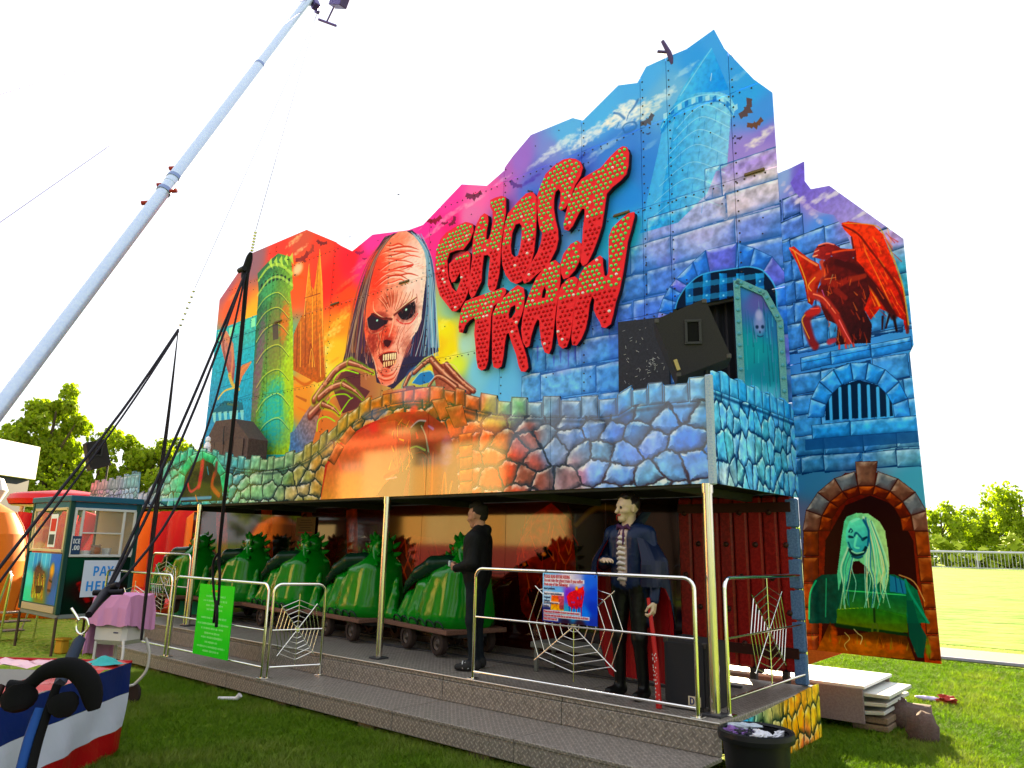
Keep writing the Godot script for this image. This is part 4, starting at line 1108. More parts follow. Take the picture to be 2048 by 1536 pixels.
	p.blob(1170, 625, 9.6, 5.7, 0, "e8a888", 0.8, 0)
	p.blob(1219, 664, 9.2, 5.5, 0, "e8a888", 0.8, 0)
	p.stroke([1161,624,1168,630], 0.6, 1.0, "5a2018", 0.7)
	p.stroke([1163,623,1170,629], 0.6, 1.0, "5a2018", 0.7)
	p.stroke([1167,625,1174,631], 0.6, 1.0, "c87050", 0.7)
	p.stroke([1183,642,1192,649], 0.6, 1.0, "5a2018", 0.7)
	p.stroke([1172,637,1181,644], 0.6, 1.0, "c87050", 0.7)
	p.stroke([1207,657,1216,663], 0.6, 1.0, "5a2018", 0.7)
	p.stroke([1215,672,1222,676], 0.6, 1.0, "f8d0b0", 0.7)
	p.stroke([1260,684,1267,688], 0.6, 1.0, "f8d0b0", 0.7)
	p.stroke([1238,675,1245,679], 0.6, 1.0, "c87050", 0.7)
	p.stroke([1183,612,1211,638,1246,667,1279,690], 9.7, 8.7, "4a1c18", 0.9, 0.35)
	p.stroke([1182,611,1210,637,1244,666,1277,689], 7.7, 6.5, "9a5440", 1, 0.6)
	p.stroke([1181,609,1209,635,1243,664,1276,687], 3.5, 3.1, "f4c8ac", 0.9, 0.9)
	p.blob(1211, 636, 7.4, 4.4, 0, "e8a888", 0.8, 0)
	p.blob(1245, 665, 7.2, 4.4, 0, "e8a888", 0.8, 0)
	p.stroke([1198,624,1203,628], 0.6, 1.0, "f8d0b0", 0.7)
	p.stroke([1188,619,1193,624], 0.6, 1.0, "5a2018", 0.7)
	p.stroke([1189,614,1194,618], 0.6, 1.0, "c87050", 0.7)
	p.stroke([1210,639,1216,645], 0.6, 1.0, "c87050", 0.7)
	p.stroke([1225,646,1231,651], 0.6, 1.0, "5a2018", 0.7)
	p.stroke([1213,640,1220,645], 0.6, 1.0, "5a2018", 0.7)
	p.stroke([1276,692,1282,696], 0.6, 0.9, "5a2018", 0.7)
	p.stroke([1250,672,1256,676], 0.6, 1.0, "f8d0b0", 0.7)
	p.stroke([1244,667,1250,671], 0.6, 1.0, "5a2018", 0.7)
	p.stroke([1124,659,1143,639,1171,643,1220,673], 6.5, 10.0, "4a1c18", 0.9, 0.35)
	p.stroke([1123,658,1143,638,1170,642,1219,673], 5.2, 7.5, "9a5440", 1, 0.6)
	p.stroke([1122,657,1142,637,1170,640,1218,671], 2.3, 3.5, "f4c8ac", 0.9, 0.9)
	p.blob(1143, 638, 5.1, 3.0, 0, "e8a888", 0.8, 0)
	p.blob(1171, 641, 5.0, 2.9, 0, "e8a888", 0.8, 0)
	p.stroke([1140,648,1144,644], 0.6, 1.0, "5a2018", 0.7)
	p.stroke([1130,653,1134,650], 0.6, 1.0, "c87050", 0.7)
	p.stroke([1129,660,1132,657], 0.6, 1.0, "c87050", 0.7)
	p.stroke([1168,643,1173,643], 0.6, 1.0, "c87050", 0.7)
	p.stroke([1152,643,1157,644], 0.6, 1.0, "f8d0b0", 0.7)
	p.stroke([1168,642,1172,643], 0.6, 1.0, "f8d0b0", 0.7)
	p.stroke([1199,662,1207,667], 0.6, 1.0, "c87050", 0.7)
	p.stroke([1181,651,1190,656], 0.6, 1.0, "c87050", 0.7)
	p.stroke([1188,654,1197,660], 0.6, 1.0, "c87050", 0.7)
	p.poly([1061,643,1089,621,1125,620,1141,636,1123,649,1091,652], "2878c8", 0.9)
	p.stroke([1061,643,1089,621,1125,620,1141,636,1123,649], 2.0, 2.0, "80d8ff", 0.9, 0.8)
	p.stroke([1169,605,1210,618,1238,651,1288,691], 1.9, 1.9, "ffd0d8", 0.6, 0.9)
	p.blob(477, 730, 81.4, 62.8, 0, "48a0a8", 0.4, 0)
	return p

func art_wing() -> Painter:
	var p := Painter.new(300, 1072, "000000")
	p.keys([[32, 44, "88a0e0"], [81, 52, "6a58c8"], [100, 120, "8a70d0"], [185, 187, "8a78d0"], [122, 140, "b098dc"], [261, 268, "a888c8"], [49, 160, "4a70d0"], [32, 226, "3070d0"], [118, 196, "4a80e0"], [63, 305, "2a70d0"], [239, 292, "48a0c0"], [271, 364, "2890b8"], [165, 430, "2878b8"], [52, 459, "3078d0"], [262, 463, "3080c8"], [211, 492, "3a88d8"], [103, 533, "2a80d0"], [250, 597, "3a90d8"], [63, 633, "3a90d8"], [227, 642, "3a98e0"], [166, 664, "2a70b8"], [60, 674, "2a70a8"], [241, 690, "6aa0c0"], [56, 725, "2a6a98"], [263, 747, "3a90b0"], [26, 825, "4a5070"], [176, 780, "701808"], [168, 873, "300808"], [38, 972, "802808"], [255, 915, "c04818"], [261, 1025, "a03808"], [53, 1047, "204028"], [152, 1054, "a06008"]], 2.0, 0.12, 0.12, 0)
	p.courses(104, 202, [0,104,0,202], 60, Vector2(40.0, 56.0), Vector2(40.0, 60.0), "0a2c58", "d8ecff", 2.0, 2)
	p.courses(202, 462, [0,202,0,462], 300, Vector2(44.0, 58.0), Vector2(50.0, 90.0), "0a2c58", "d8ecff", 2.0, 3)
	p.poly([82,46,92,39,89,81,104,108,147,117,253,246,222,255,185,275,171,229,150,185,120,168,87,133,65,100,55,72], "7a68d0", 1, "b0a0e0", [104,74,181,241], 0.12)
	p.blob(123, 135, 31.3, 10.2, -0.2, "f0e8f4", 0.75, 0.5)
	p.blob(151, 140, 28.1, 8.9, -0.2, "f0e8f4", 0.75, 0.5)
	p.blob(76, 122, 20.2, 9.3, -0.2, "f0e8f4", 0.75, 0.5)
	p.blob(205, 205, 21.7, 6.4, -0.2, "f0e8f4", 0.75, 0.5)
	p.blob(38, 68, 9.3, 8.4, 0, "e0d0f0", 0.5, 0.5)
	p.blob(43, 86, 9.2, 8.3, 0, "e0d0f0", 0.5, 0.5)
	p.blob(49, 82, 9.2, 8.3, 0, "e0d0f0", 0.5, 0.5)
	p.blob(54, 99, 9.1, 8.3, 0, "e0d0f0", 0.5, 0.5)
	p.blob(60, 108, 9.0, 8.2, 0, "e0d0f0", 0.5, 0.5)
	p.blob(66, 111, 9.0, 8.2, 0, "e0d0f0", 0.5, 0.5)
	p.blob(71, 123, 8.9, 8.2, 0, "e0d0f0", 0.5, 0.5)
	p.blob(77, 124, 8.8, 8.1, 0, "e0d0f0", 0.5, 0.5)
	p.blob(83, 129, 8.8, 8.1, 0, "e0d0f0", 0.5, 0.5)
	p.blob(88, 140, 8.7, 8.1, 0, "e0d0f0", 0.5, 0.5)
	p.blob(94, 146, 8.6, 8.0, 0, "e0d0f0", 0.5, 0.5)
	p.blob(99, 159, 8.6, 8.0, 0, "e0d0f0", 0.5, 0.5)
	p.blob(104, 165, 8.5, 8.0, 0, "e0d0f0", 0.5, 0.5)
	p.blob(109, 173, 8.4, 7.9, 0, "e0d0f0", 0.5, 0.5)
	p.blob(114, 184, 8.4, 7.9, 0, "e0d0f0", 0.5, 0.5)
	p.blob(120, 189, 8.3, 7.9, 0, "e0d0f0", 0.5, 0.5)
	p.poly([41,224,53,223,70,244,88,264,108,281,113,307,87,369,77,360,71,309,58,265], "c83018", 1, "7a1808", [49,230,92,350], 0.25)
	p.poly([164,208,180,210,230,236,246,261,264,332,275,383,277,446,272,472,269,444,250,427,227,411,207,429,196,404,187,362,185,301,183,246,168,223], "e84018", 1, "a81c08", [198,230,262,426], 0.35)
	p.stroke([166,214,197,244,219,285,246,336,266,383,276,436,275,470], 2.1, 3.5, "5a1408")
	p.stroke([169,210,230,236,248,263,265,329,275,383,278,455], 1.1, 1.9, "d0a040")
	p.stroke([183,246,187,295,192,343,205,380], 2.3, 3.9, "401008")
	p.stroke([191,309,212,362,227,405], 1.7, 2.9, "ff9030")
	p.stroke([207,281,232,355,251,417], 1.1, 1.9, "ff8030")
	p.stroke([43,224,80,261,104,283], 1.9, 3.2, "f09060")
	p.stroke([52,231,74,302,81,357], 1.5, 2.4, "e0a040")
	p.poly([115,286,123,310,100,338,107,381,116,407,139,423,132,464,178,471,203,476,209,439,196,404,211,375,203,320,186,294,154,277,126,272], "5a1410", 1, "280c10", [116,321,191,458], 0.3)
	p.stroke([149,290,190,319,224,372,245,416,252,433], 10.8, 8.7, "3a0c0c", 0.95)
	p.stroke([117,304,91,314,86,334], 13.8, 11.1, "b83a20", 0.95)
	p.stroke([85,344,109,358,131,391,145,424,159,463], 11.3, 9.0, "a83028", 0.95)
	p.stroke([116,321,146,337,169,333], 10.7, 8.6, "8a2418", 0.95)
	p.stroke([176,335,202,336], 8.4, 6.8, "8a2a18", 0.95)
	p.stroke([141,349,160,371], 7.9, 6.3, "7a2018", 0.95)
	p.stroke([93,381,71,396,78,439,87,458], 14.2, 11.3, "7a1c20", 0.95)
	p.stroke([97,382,75,384], 11.6, 9.3, "b02c28", 0.95)
	p.stroke([119,455,129,454], 8.5, 6.8, "a83848", 0.95)
	p.stroke([139,466,138,477], 2.9, 2.3, "c84840", 0.95)
	p.stroke([152,468,154,484], 2.9, 2.3, "c84840", 0.95)
	p.stroke([168,469,170,484], 2.9, 2.3, "b84038", 0.95)
	p.stroke([244,428,235,452], 3.1, 2.5, "200808", 0.95)
	p.stroke([252,433,255,462], 3.7, 2.9, "1a0808", 0.95)
	p.stroke([231,428,228,453], 2.8, 2.2, "280808", 0.95)
	p.stroke([97,309,81,322,87,336], 2.4, 1.5, "ffb050", 0.85, 0.6)
	p.stroke([91,344,113,359,137,399], 2.4, 1.4, "ff9070", 0.85, 0.6)
	p.stroke([143,414,154,443,165,468], 1.9, 1.2, "ff8080", 0.85, 0.6)
	p.stroke([68,385,61,398,75,439], 2.1, 1.2, "e8b040", 0.85, 0.6)
	p.stroke([83,375,101,378], 2.0, 1.2, "ff7060", 0.85, 0.6)
	p.stroke([119,319,143,322], 2.0, 1.2, "e87040", 0.85, 0.6)
	p.stroke([111,341,115,356], 1.7, 1.0, "c060a0", 0.85, 0.6)
	p.stroke([137,314,129,332], 1.7, 1.0, "a08060", 0.85, 0.6)
	p.poly([95,261,102,247,111,239,129,240,146,249,158,262,189,275,190,289,166,295,150,283,137,272,126,279,109,270], "a02c28", 1, "5a1418", [107,241,156,285], 0.2)
	p.stroke([111,240,129,241,145,250], 2.1, 1.4, "ff9a88", 0.9)
	p.stroke([107,243,125,245], 1.7, 1.2, "200808", 0.9)
	p.stroke([97,261,106,261], 2.8, 1.9, "ffb090", 0.9)
	p.stroke([101,252,110,251], 2.4, 1.7, "f0a090", 0.9)
	p.stroke([141,266,165,269,187,275], 3.4, 2.4, "e05028", 0.9)
	p.stroke([127,265,134,266], 3.4, 2.4, "d03828", 0.9)
	p.stroke([147,279,173,290], 2.7, 1.9, "5a1010", 0.9)
	p.stroke([115,279,120,305], 6.8, 4.8, "c04028", 0.9)
	p.stroke([120,284,125,307], 3.4, 2.4, "5a1410", 0.9)
	p.strew(118, 287, 197, 468, 46, [-4.7, 7.4, 5.3, 19.7], 1.0, 2.0, ["a83018", "d85028", "3a0c0c", "f08038"], 0.5, 14)
	p.strew(197, 244, 262, 420, 40, [3.2, 15.8, 12.8, 35.2], 1.0, 1.6, ["ff7028", "b82008", "ff9838", "8a1404"], 0.5, 15)
	p.stone([51,476,119,475,119,503,51,506], "3a90e0", "0a2c58", "d8f0ff")
	p.stone([119,475,202,478,202,504,119,505], "3a90e0", "0a2c58", "d8f0ff")
	p.stone([202,478,281,479,280,504,202,506], "3a90e0", "0a2c58", "d8f0ff")
	p.courses(508, 718, [0,508,0,718], 300, Vector2(40.0, 54.0), Vector2(44.0, 84.0), "0a2c58", "d8ecff", 2.0, 5)
	p.poly([97,616,102,575,129,550,174,545,215,564,233,594,234,625], "08203a")
	p.stroke([112,558,110,615], 4.1, 4.1, "58b0e8", 1, 0.4)
	p.stroke([133,555,130,618], 4.0, 4.0, "58b0e8", 1, 0.4)
	p.stroke([153,554,150,620], 4.0, 4.0, "58b0e8", 1, 0.4)
	p.stroke([173,555,169,623], 3.9, 3.9, "58b0e8", 1, 0.4)
	p.stroke([191,560,188,625], 3.9, 3.9, "58b0e8", 1, 0.4)
	p.stroke([209,567,206,627], 3.9, 3.9, "58b0e8", 1, 0.4)
	p.stroke([227,576,224,630], 3.8, 3.8, "58b0e8", 1, 0.4)
	p.stone([58,606,68,567,102,584,95,610], "4aa0f0", "0a2c58", "e0f4ff")
	p.stone([68,567,90,534,117,563,102,584], "3a98e8", "0a2c58", "e0f4ff")
	p.stone([90,534,122,514,138,549,117,563], "4aa0f0", "0a2c58", "e0f4ff")
	p.stone([122,514,159,507,162,544,138,549], "3a98e8", "0a2c58", "e0f4ff")
	p.stone([159,507,195,513,186,548,162,544], "4aa0f0", "0a2c58", "e0f4ff")
	p.stone([195,513,227,533,208,560,186,548], "3a98e8", "0a2c58", "e0f4ff")
	p.stone([227,533,251,561,224,580,208,560], "4aa0f0", "0a2c58", "e0f4ff")
	p.stone([251,561,264,596,234,603,224,580], "3a98e8", "0a2c58", "e0f4ff")
	p.stone([264,596,266,632,235,628,234,603], "4aa0f0", "0a2c58", "e0f4ff")
	p.stone([66,622,149,624,147,654,66,652], "3a98e0", "0a2c58", "e0f4ff")
	p.stone([149,624,278,629,276,659,147,654], "4aa8ec", "0a2c58", "e0f4ff")
	p.poly([50,650,280,659,280,679,48,673], "1a4a80", 0.8)
	p.poly([14,1088,37,835,75,761,131,725,200,729,251,774,271,837,274,1064], "501008", 1, "a03808", [176,780,151,1071], 0.3)
	p.poly([50,1093,79,855,126,788,177,771,222,791,248,854,249,1067], "1c0606", 1, "381008", [176,780,151,1071])
	p.stone([30,837,41,795,75,807,66,837], "7a5040", "300c08", "f0d8c8")
	p.stone([41,795,69,760,94,780,75,807], "6a6a72", "300c08", "f0d8c8")
	p.stone([69,760,107,734,122,761,94,780], "7a5040", "300c08", "f0d8c8")
	p.stone([107,734,151,723,154,752,122,761], "6a6a72", "300c08", "f0d8c8")
	p.stone([152,704,197,707,187,753,154,752], "7a5040", "300c08", "f0d8c8")
	p.stone([195,726,232,742,215,765,187,753], "6a6a72", "300c08", "f0d8c8")
	p.stone([232,742,261,768,236,785,215,765], "7a5040", "300c08", "f0d8c8")
	p.stone([261,768,277,802,249,810,236,785], "6a6a72", "300c08", "f0d8c8")
	p.stone([277,802,280,838,251,838,249,810], "7a5040", "300c08", "f0d8c8")
	p.stone([66,837,75,807,97,813,91,838], "6a2208", "300c08", "f08030")
	p.stone([75,807,94,780,112,792,97,813], "5a1806", "300c08", "f08030")
	p.stone([94,780,122,761,133,776,112,792], "6a2208", "300c08", "f08030")
	p.stone([122,761,154,752,157,769,133,776], "5a1806", "300c08", "f08030")
	p.stone([154,752,187,753,181,770,157,769], "6a2208", "300c08", "f08030")
	p.stone([187,753,215,765,203,779,181,770], "5a1806", "300c08", "f08030")
	p.stone([215,765,236,785,219,795,203,779], "6a2208", "300c08", "f08030")
	p.stone([236,785,249,810,229,815,219,795], "5a1806", "300c08", "f08030")
	p.stone([249,810,251,838,231,838,229,815], "6a2208", "300c08", "f08030")
	p.stone([32,837,66,837,62,886,28,887], "7a3410", "200806", "d08040")
	p.stone([252,838,281,838,282,882,253,882], "8a3c12", "200806", "d89050")
	p.stone([28,889,62,888,59,937,25,938], "7a3410", "200806", "d08040")
	p.stone([253,884,282,883,283,926,254,927], "8a3c12", "200806", "d89050")
	p.stone([25,940,58,939,55,986,21,989], "7a3410", "200806", "d08040")
	p.stone([254,929,283,928,283,969,255,972], "8a3c12", "200806", "d89050")
	p.stone([21,991,55,988,51,1036,17,1039], "7a3410", "200806", "d08040")
	p.stone([255,973,283,971,284,1012,256,1015], "8a3c12", "200806", "d89050")
	p.stone([17,1041,51,1037,47,1084,14,1088], "7a3410", "200806", "d08040")
	p.stone([256,1017,284,1014,285,1055,257,1058], "8a3c12", "200806", "d89050")
	p.poly([31,1017,37,958,48,934,66,922,99,919,165,916,210,916,230,926,247,941,260,996], "0a3830", 1, "106040", [51,962,194,942], 0.25)
	p.poly([111,948,163,946,228,951,223,1000,89,1012,94,986], "0c5a38", 1, "4a7818", [149,946,144,1007], 0.2)
	p.poly([201,917,226,926,228,949,198,946], "2878a0", 0.9)
	p.stroke([32,1008,38,960,53,934], 2.3, 2.3, "2ac080")
	p.stroke([75,929,68,1001], 1.6, 1.6, "28a878")
	p.stroke([228,924,236,950,261,995], 2.9, 2.9, "1a9070")
	p.stroke([218,916,243,927,258,959], 1.5, 1.5, "d8a060")
	p.stroke([111,949,226,951], 1.3, 1.3, "50e080")
	p.stroke([94,986,160,979,222,988], 1.3, 1.3, "c0e030")
	p.stroke([210,918,211,946], 1.3, 1.3, "0a3060")
	p.stroke([218,920,222,947], 1.3, 1.3, "0a3060")
	p.poly([121,819,127,810,147,803,170,805,190,820,199,837,201,867,202,897,197,927,189,951,182,928,170,942,165,916,157,903,144,893,130,895,123,918,114,942,108,925,99,950,98,921,107,880,114,846], "68d0a0", 1, "b8d890", [123,868,201,867], 0.15)
	p.stroke([138,820,125,864,106,905,109,936,108,989], 2.0, 0.9, "a0e8d0", 0.9, 0.6)
	p.stroke([139,819,127,864,108,905,109,936,110,999], 2.0, 0.9, "e0f8d0", 0.9, 0.6)
	p.stroke([141,818,129,864,112,905,110,936,98,984], 2.0, 0.9, "2a9080", 0.9, 0.6)
	p.stroke([142,818,131,864,116,904,111,936,116,976], 2.0, 0.9, "58d0a8", 0.9, 0.6)
	p.stroke([143,817,133,864,119,904,111,936,98,993], 2.0, 0.9, "c8f0b8", 0.9, 0.6)
	p.stroke([144,817,135,864,118,904,114,936,109,976], 2.0, 0.9, "2a9080", 0.9, 0.6)
	p.stroke([145,816,137,864,121,904,113,936,106,976], 2.0, 0.9, "58d0a8", 0.9, 0.6)
	p.stroke([147,816,139,864,127,904,119,935,118,979], 2.0, 0.9, "1a70a0", 0.9, 0.6)
	p.stroke([148,815,141,864,129,904,121,935,111,964], 2.0, 0.9, "c8f0b8", 0.9, 0.6)
	p.stroke([149,814,143,864,129,904,135,935,126,969], 2.0, 0.9, "a0e8d0", 0.9, 0.6)
	p.stroke([159,810,159,864,155,903,153,934,151,993], 2.0, 0.9, "a0e8d0", 0.9, 0.6)
	p.stroke([160,811,161,864,158,903,157,934,154,965], 2.0, 0.9, "e0f8d0", 0.9, 0.6)
	p.stroke([161,812,163,864,162,903,155,934,157,991], 2.0, 0.9, "f0e8b0", 0.9, 0.6)
	p.stroke([162,812,165,864,160,903,163,933,145,985], 2.0, 0.9, "a0e8d0", 0.9, 0.6)
	p.stroke([163,813,167,864,163,903,168,933,161,990], 2.0, 0.9, "c8f0b8", 0.9, 0.6)
	p.stroke([164,813,169,863,166,903,171,933,160,984], 2.0, 0.9, "1a70a0", 0.9, 0.6)
	p.stroke([166,814,171,863,173,903,174,933,157,959], 2.0, 0.9, "2a9080", 0.9, 0.6)
	p.stroke([167,815,173,863,175,903,172,933,177,972], 2.0, 0.9, "f0e8b0", 0.9, 0.6)
	p.stroke([168,815,175,863,176,903,175,933,164,980], 2.0, 0.9, "a0e8d0", 0.9, 0.6)
	p.stroke([169,816,177,863,180,902,174,933,178,966], 2.0, 0.9, "58d0a8", 0.9, 0.6)
	p.stroke([170,817,179,863,181,902,185,932,184,958], 2.0, 0.9, "c8f0b8", 0.9, 0.6)
	p.stroke([171,817,181,863,183,902,188,932,170,985], 2.0, 0.9, "58d0a8", 0.9, 0.6)
	p.stroke([172,818,183,863,188,902,187,932,185,959], 1.9, 0.9, "e0f8d0", 0.9, 0.6)
	p.stroke([173,818,185,863,191,902,182,932,182,955], 1.9, 0.9, "f0e8b0", 0.9, 0.6)
	p.stroke([174,819,187,863,194,902,193,932,177,963], 1.9, 0.9, "2a9080", 0.9, 0.6)
	p.stroke([176,820,189,863,198,902,189,932,196,975], 1.9, 0.9, "a0e8d0", 0.9, 0.6)
	p.stroke([177,820,191,863,199,902,193,932,184,967], 1.9, 0.9, "c8f0b8", 0.9, 0.6)
	p.poly([123,837,131,819,146,812,160,817,168,833,167,859,160,877,149,888,140,889,131,884,125,868,121,853], "78f0cc", 1, "2890a8", [136,821,164,881], 0.1)
	p.stroke([129,839,133,833,136,837,133,840], 1.9, 1.4, "0a3850", 0.95)
	p.stroke([129,848,136,849], 3.5, 2.4, "082838", 0.95)
	p.stroke([155,853,163,849], 3.8, 2.7, "082838", 0.95)
	p.stroke([140,846,144,841,155,853], 3.1, 2.2, "0a5068", 0.95)
	p.stroke([160,817,168,837,164,864], 3.4, 2.4, "0c5078", 0.95)
	p.stroke([144,846,138,866,146,869], 3.4, 2.4, "80f0d0", 0.95)
	p.stroke([129,873,136,882,152,879,160,868], 5.3, 3.7, "062028", 0.95)
	p.stroke([132,875,141,879,155,876], 2.3, 1.6, "a0e8c8", 0.95)
	p.stroke([136,819,151,814], 3.5, 2.4, "a0ffd8", 0.95)
	p.stroke([126,859,130,871], 2.3, 1.6, "0a5868", 0.95)
	p.stroke([131,885,142,888,152,885], 2.3, 1.6, "0a4858", 0.95)
	p.poly([91,986,160,977,225,985,224,1015,165,1023,92,1013], "206018", 0.9, "6a7008", [146,978,142,1025], 0.2)
	p.stroke([89,1015,157,1018,221,1020], 4.7, 4.7, "0a2810", 0.9)
	p.stroke([166,979,165,1002], 2.6, 2.6, "1a3010", 1)
	p.stroke([162,1007,159,1020,165,1027,170,1016,167,1006], 2.5, 2.5, "506020", 1, 0.4)
	p.stroke([165,1027,166,1048], 2.9, 2.1, "404818", 1)
	p.poly([77,1010,87,1035,165,1019,221,1022,232,1060,43,1069], "4a2806", 0.9, "a85a0c", [143,1021,139,1059], 0.3)
	p.blob(141, 1047, 48.1, 16.7, 0, "d07008", 0.85, 0.4)
	p.blob(83, 1036, 9.6, 25.9, 0, "d05808", 0.85, 0.4)
	p.blob(196, 1045, 33.9, 13.5, 0, "c05808", 0.85, 0.4)
	p.blob(256, 1038, 6.3, 23.4, 0, "688018", 0.85, 0.4)
	p.strew(32, 1044, 258, 1048, 26, [-6.9, 6.9, -12.7, -25.5], 1.7, 0.3, ["c87820", "b05810", "a89040", "903808", "788020"], 0.5, 3)
	p.stroke([105,1027,114,1037,103,1049,107,1059], 1.1, 0.9, "e8e090", 0.8)
	p.stroke([124,1019,131,1026,139,1032,134,1045], 1.3, 1.1, "e8e0a0", 0.8)
	p.poly([227,960,238,959,244,995,256,1018,247,1055,237,1056,225,1021], "0a4838", 0.9)
	return p

func art_fascia() -> Painter:
	var p := Painter.new(1870, 222, "000000")
	p.keys([[71, 193, "a0a8c0"], [183, 139, "70b8b0"], [263, 100, "48b8a0"], [434, 123, "50b0b0"], [559, 116, "60b0c0"], [641, 182, "88b898"], [763, 127, "80a888"], [850, 166, "a8a068"], [924, 147, "c09050"], [931, 58, "a09050"], [1018, 32, "b88840"], [1117, 10, "d07830"], [1239, 3, "e05a28"], [1325, 33, "c85828"], [1391, 40, "d06838"], [1429, 54, "b8a840"], [1477, 59, "70a878"], [1545, 66, "6090b0"], [1628, 75, "78a0d0"], [1724, 78, "48a0e0"], [1826, 82, "68a8e0"], [1369, 133, "902818"], [1432, 137, "d04818"], [1457, 174, "c83820"], [1512, 116, "985048"], [1525, 177, "a85850"], [1567, 146, "7090b8"], [1609, 190, "a07888"], [1648, 119, "5888c8"], [1667, 185, "70a8e0"], [1740, 158, "5888d8"], [1756, 197, "78b4e8"], [1824, 149, "3878d0"], [1838, 200, "70a8e0"], [1705, 100, "2868c0"], [1588, 88, "486898"], [1409, 190, "c04020"], [1848, 129, "4890d8"]], 2.0, 0.0, 0.0, 0)
	p.rubble(0, 40, 1870, 222, 46.0, 34.0, "0c1c30", "f4f0ec", 11, [20,206,40,202,60,198,80,194,100,187,120,171,140,155,160,139,180,125,200,112,220,99,240,94,260,91,280,89,300,87,320,88,340,89,360,90,380,91,400,93,420,97,440,101,460,105,480,109,500,112,520,115,540,119,560,122,580,125,600,127,620,129,640,130,660,132,680,134,700,136,720,137,740,136,760,134,780,133,800,132,820,128,840,124,860,121,880,116,900,108,920,99,940,91,960,81,980,72,1000,62,1020,53,1040,45,1060,38,1080,31,1100,27,1120,25,1140,22,1160,19,1180,20,1200,20,1220,21,1240,22,1260,26,1280,30,1300,33,1320,37,1340,43,1360,49,1380,55,1400,61,1420,65,1440,70,1460,74,1480,77,1500,80,1520,82,1540,85,1560,86,1580,88,1600,91,1620,93,1640,95,1660,96,1680,97,1700,98,1720,88,1740,86,1760,86,1780,87,1800,88,1820,88,1840,89,1860,89,1880,89])
	for q in [[21,173,55,166,55,202,21,210], [57,175,83,169,83,196,57,202], [85,161,109,146,109,182,85,196], [111,151,153,116,153,147,111,182], [155,112,191,85,191,121,155,147], [193,91,217,74,217,104,193,121], [219,68,257,59,257,95,219,104], [259,65,298,60,298,90,259,95], [300,53,329,54,329,92,300,90], [331,65,365,67,365,94,331,92], [367,59,403,62,403,97,367,94], [405,69,436,76,436,104,405,97], [438,67,464,73,464,109,438,104], [466,81,504,88,504,116,466,109], [506,79,538,84,538,122,506,116], [540,92,570,97,570,127,540,122], [572,92,601,96,601,131,572,127], [603,103,631,106,631,133,603,131], [633,96,675,99,675,137,633,133], [677,108,708,111,708,140,677,137], [710,104,735,103,735,140,710,140], [737,109,779,106,779,137,737,140], [781,99,817,95,817,132,781,137], [819,105,854,98,854,125,819,132], [856,87,884,80,884,118,856,125], [886,89,912,77,912,106,886,118], [914,68,939,57,939,94,914,106], [941,67,974,50,974,77,941,94], [976,41,1009,24,1009,61,976,77], [1011,30,1048,15,1048,46,1011,61], [1050,8,1085,-4,1085,33,1050,46], [1087,6,1123,0,1123,28,1087,33], [1125,-8,1150,-12,1150,24,1125,28], [1152,-7,1189,-7,1189,23,1152,24], [1191,-11,1220,-9,1220,25,1191,23], [1222,-6,1266,0,1266,31,1222,25], [1268,-3,1306,4,1306,38,1268,31], [1308,10,1337,17,1337,46,1308,38], [1339,9,1364,17,1364,54,1339,46], [1366,25,1403,36,1403,65,1366,54], [1405,27,1445,37,1445,75,1405,65], [1447,47,1478,53,1478,80,1447,75], [1480,44,1515,49,1515,85,1480,80], [1517,58,1549,62,1549,89,1517,85], [1551,51,1587,55,1587,93,1551,89], [1589,63,1629,68,1629,98,1589,93], [1631,60,1663,63,1663,100,1631,98], [1665,70,1698,71,1698,101,1665,100], [1700,66,1726,55,1726,90,1700,101], [1728,62,1754,62,1754,90,1728,90], [1756,55,1781,55,1781,90,1756,90], [1783,61,1823,63,1823,92,1783,90], [1825,55,1851,56,1851,93,1825,92]]:
		p.stroke([q[6], q[7] + 5, q[4], q[5] + 5], 5, 5, "182838", 0.6, 0.9)
		p.stone(q, "", "14202c", "fff8f0")
	p.poly([933,219,941,137,989,90,1072,59,1167,41,1256,47,1314,81,1346,131,1358,224], "b01828", 1, "500810", [1152,45,1282,222], 0.15)
	p.poly([933,219,950,137,1007,86,1089,60,1168,57,1196,220], "c84838", 0.85, "d09048", [1055,57,1004,215], 0.1)
	p.blob(1105, 38, 57.9, 19.1, 0, "6870a0", 0.6, 0.3)
	p.blob(1320, 133, 23.7, 44.9, 0, "8060a8", 0.6, 0.3)
	p.blob(1223, 41, 17.5, 12.1, 0, "e03030", 0.9, 0.2)
	p.blob(1103, 66, 24.1, 15.8, 0, "e02838", 0.8, 0.2)
	p.poly([1162,53,1217,79,1229,115,1197,148,1180,165,1146,187,1121,210,1202,215,1215,167,1247,140,1208,72], "401010", 0.9)
	p.strew(1158, 56, 1223, 150, 40, [-13.3, 8.9, 9.0, 21.0], 0.9, 1.8, ["a03818", "d06828", "701818", "e8a040", "401010"], 0.8, 4)
	p.poly([1217,79,1234,66,1259,65,1252,82,1271,118,1281,153,1277,215,1219,216,1222,144], "1c0a10", 0.95)
	p.stroke([1217,76,1238,65,1259,67], 1.9, 2.7, "b0b0b8", 0.85, 0.6)
	p.stroke([1247,76,1261,97,1271,130], 2.4, 3.5, "90a890", 0.85, 0.6)
	p.stroke([1233,89,1238,99], 2.9, 4.1, "c02818", 0.85, 0.6)
	p.stroke([1184,97,1197,101], 1.9, 2.7, "f0c030", 0.85, 0.6)
	p.stroke([1220,118,1237,116,1261,125], 2.5, 3.5, "80a850", 0.85, 0.6)
	p.stroke([1221,127,1226,138], 1.8, 2.6, "c08040", 0.85, 0.6)
	p.stroke([1234,130,1255,129,1272,147,1279,187], 2.0, 2.9, "6a2818", 0.85, 0.6)
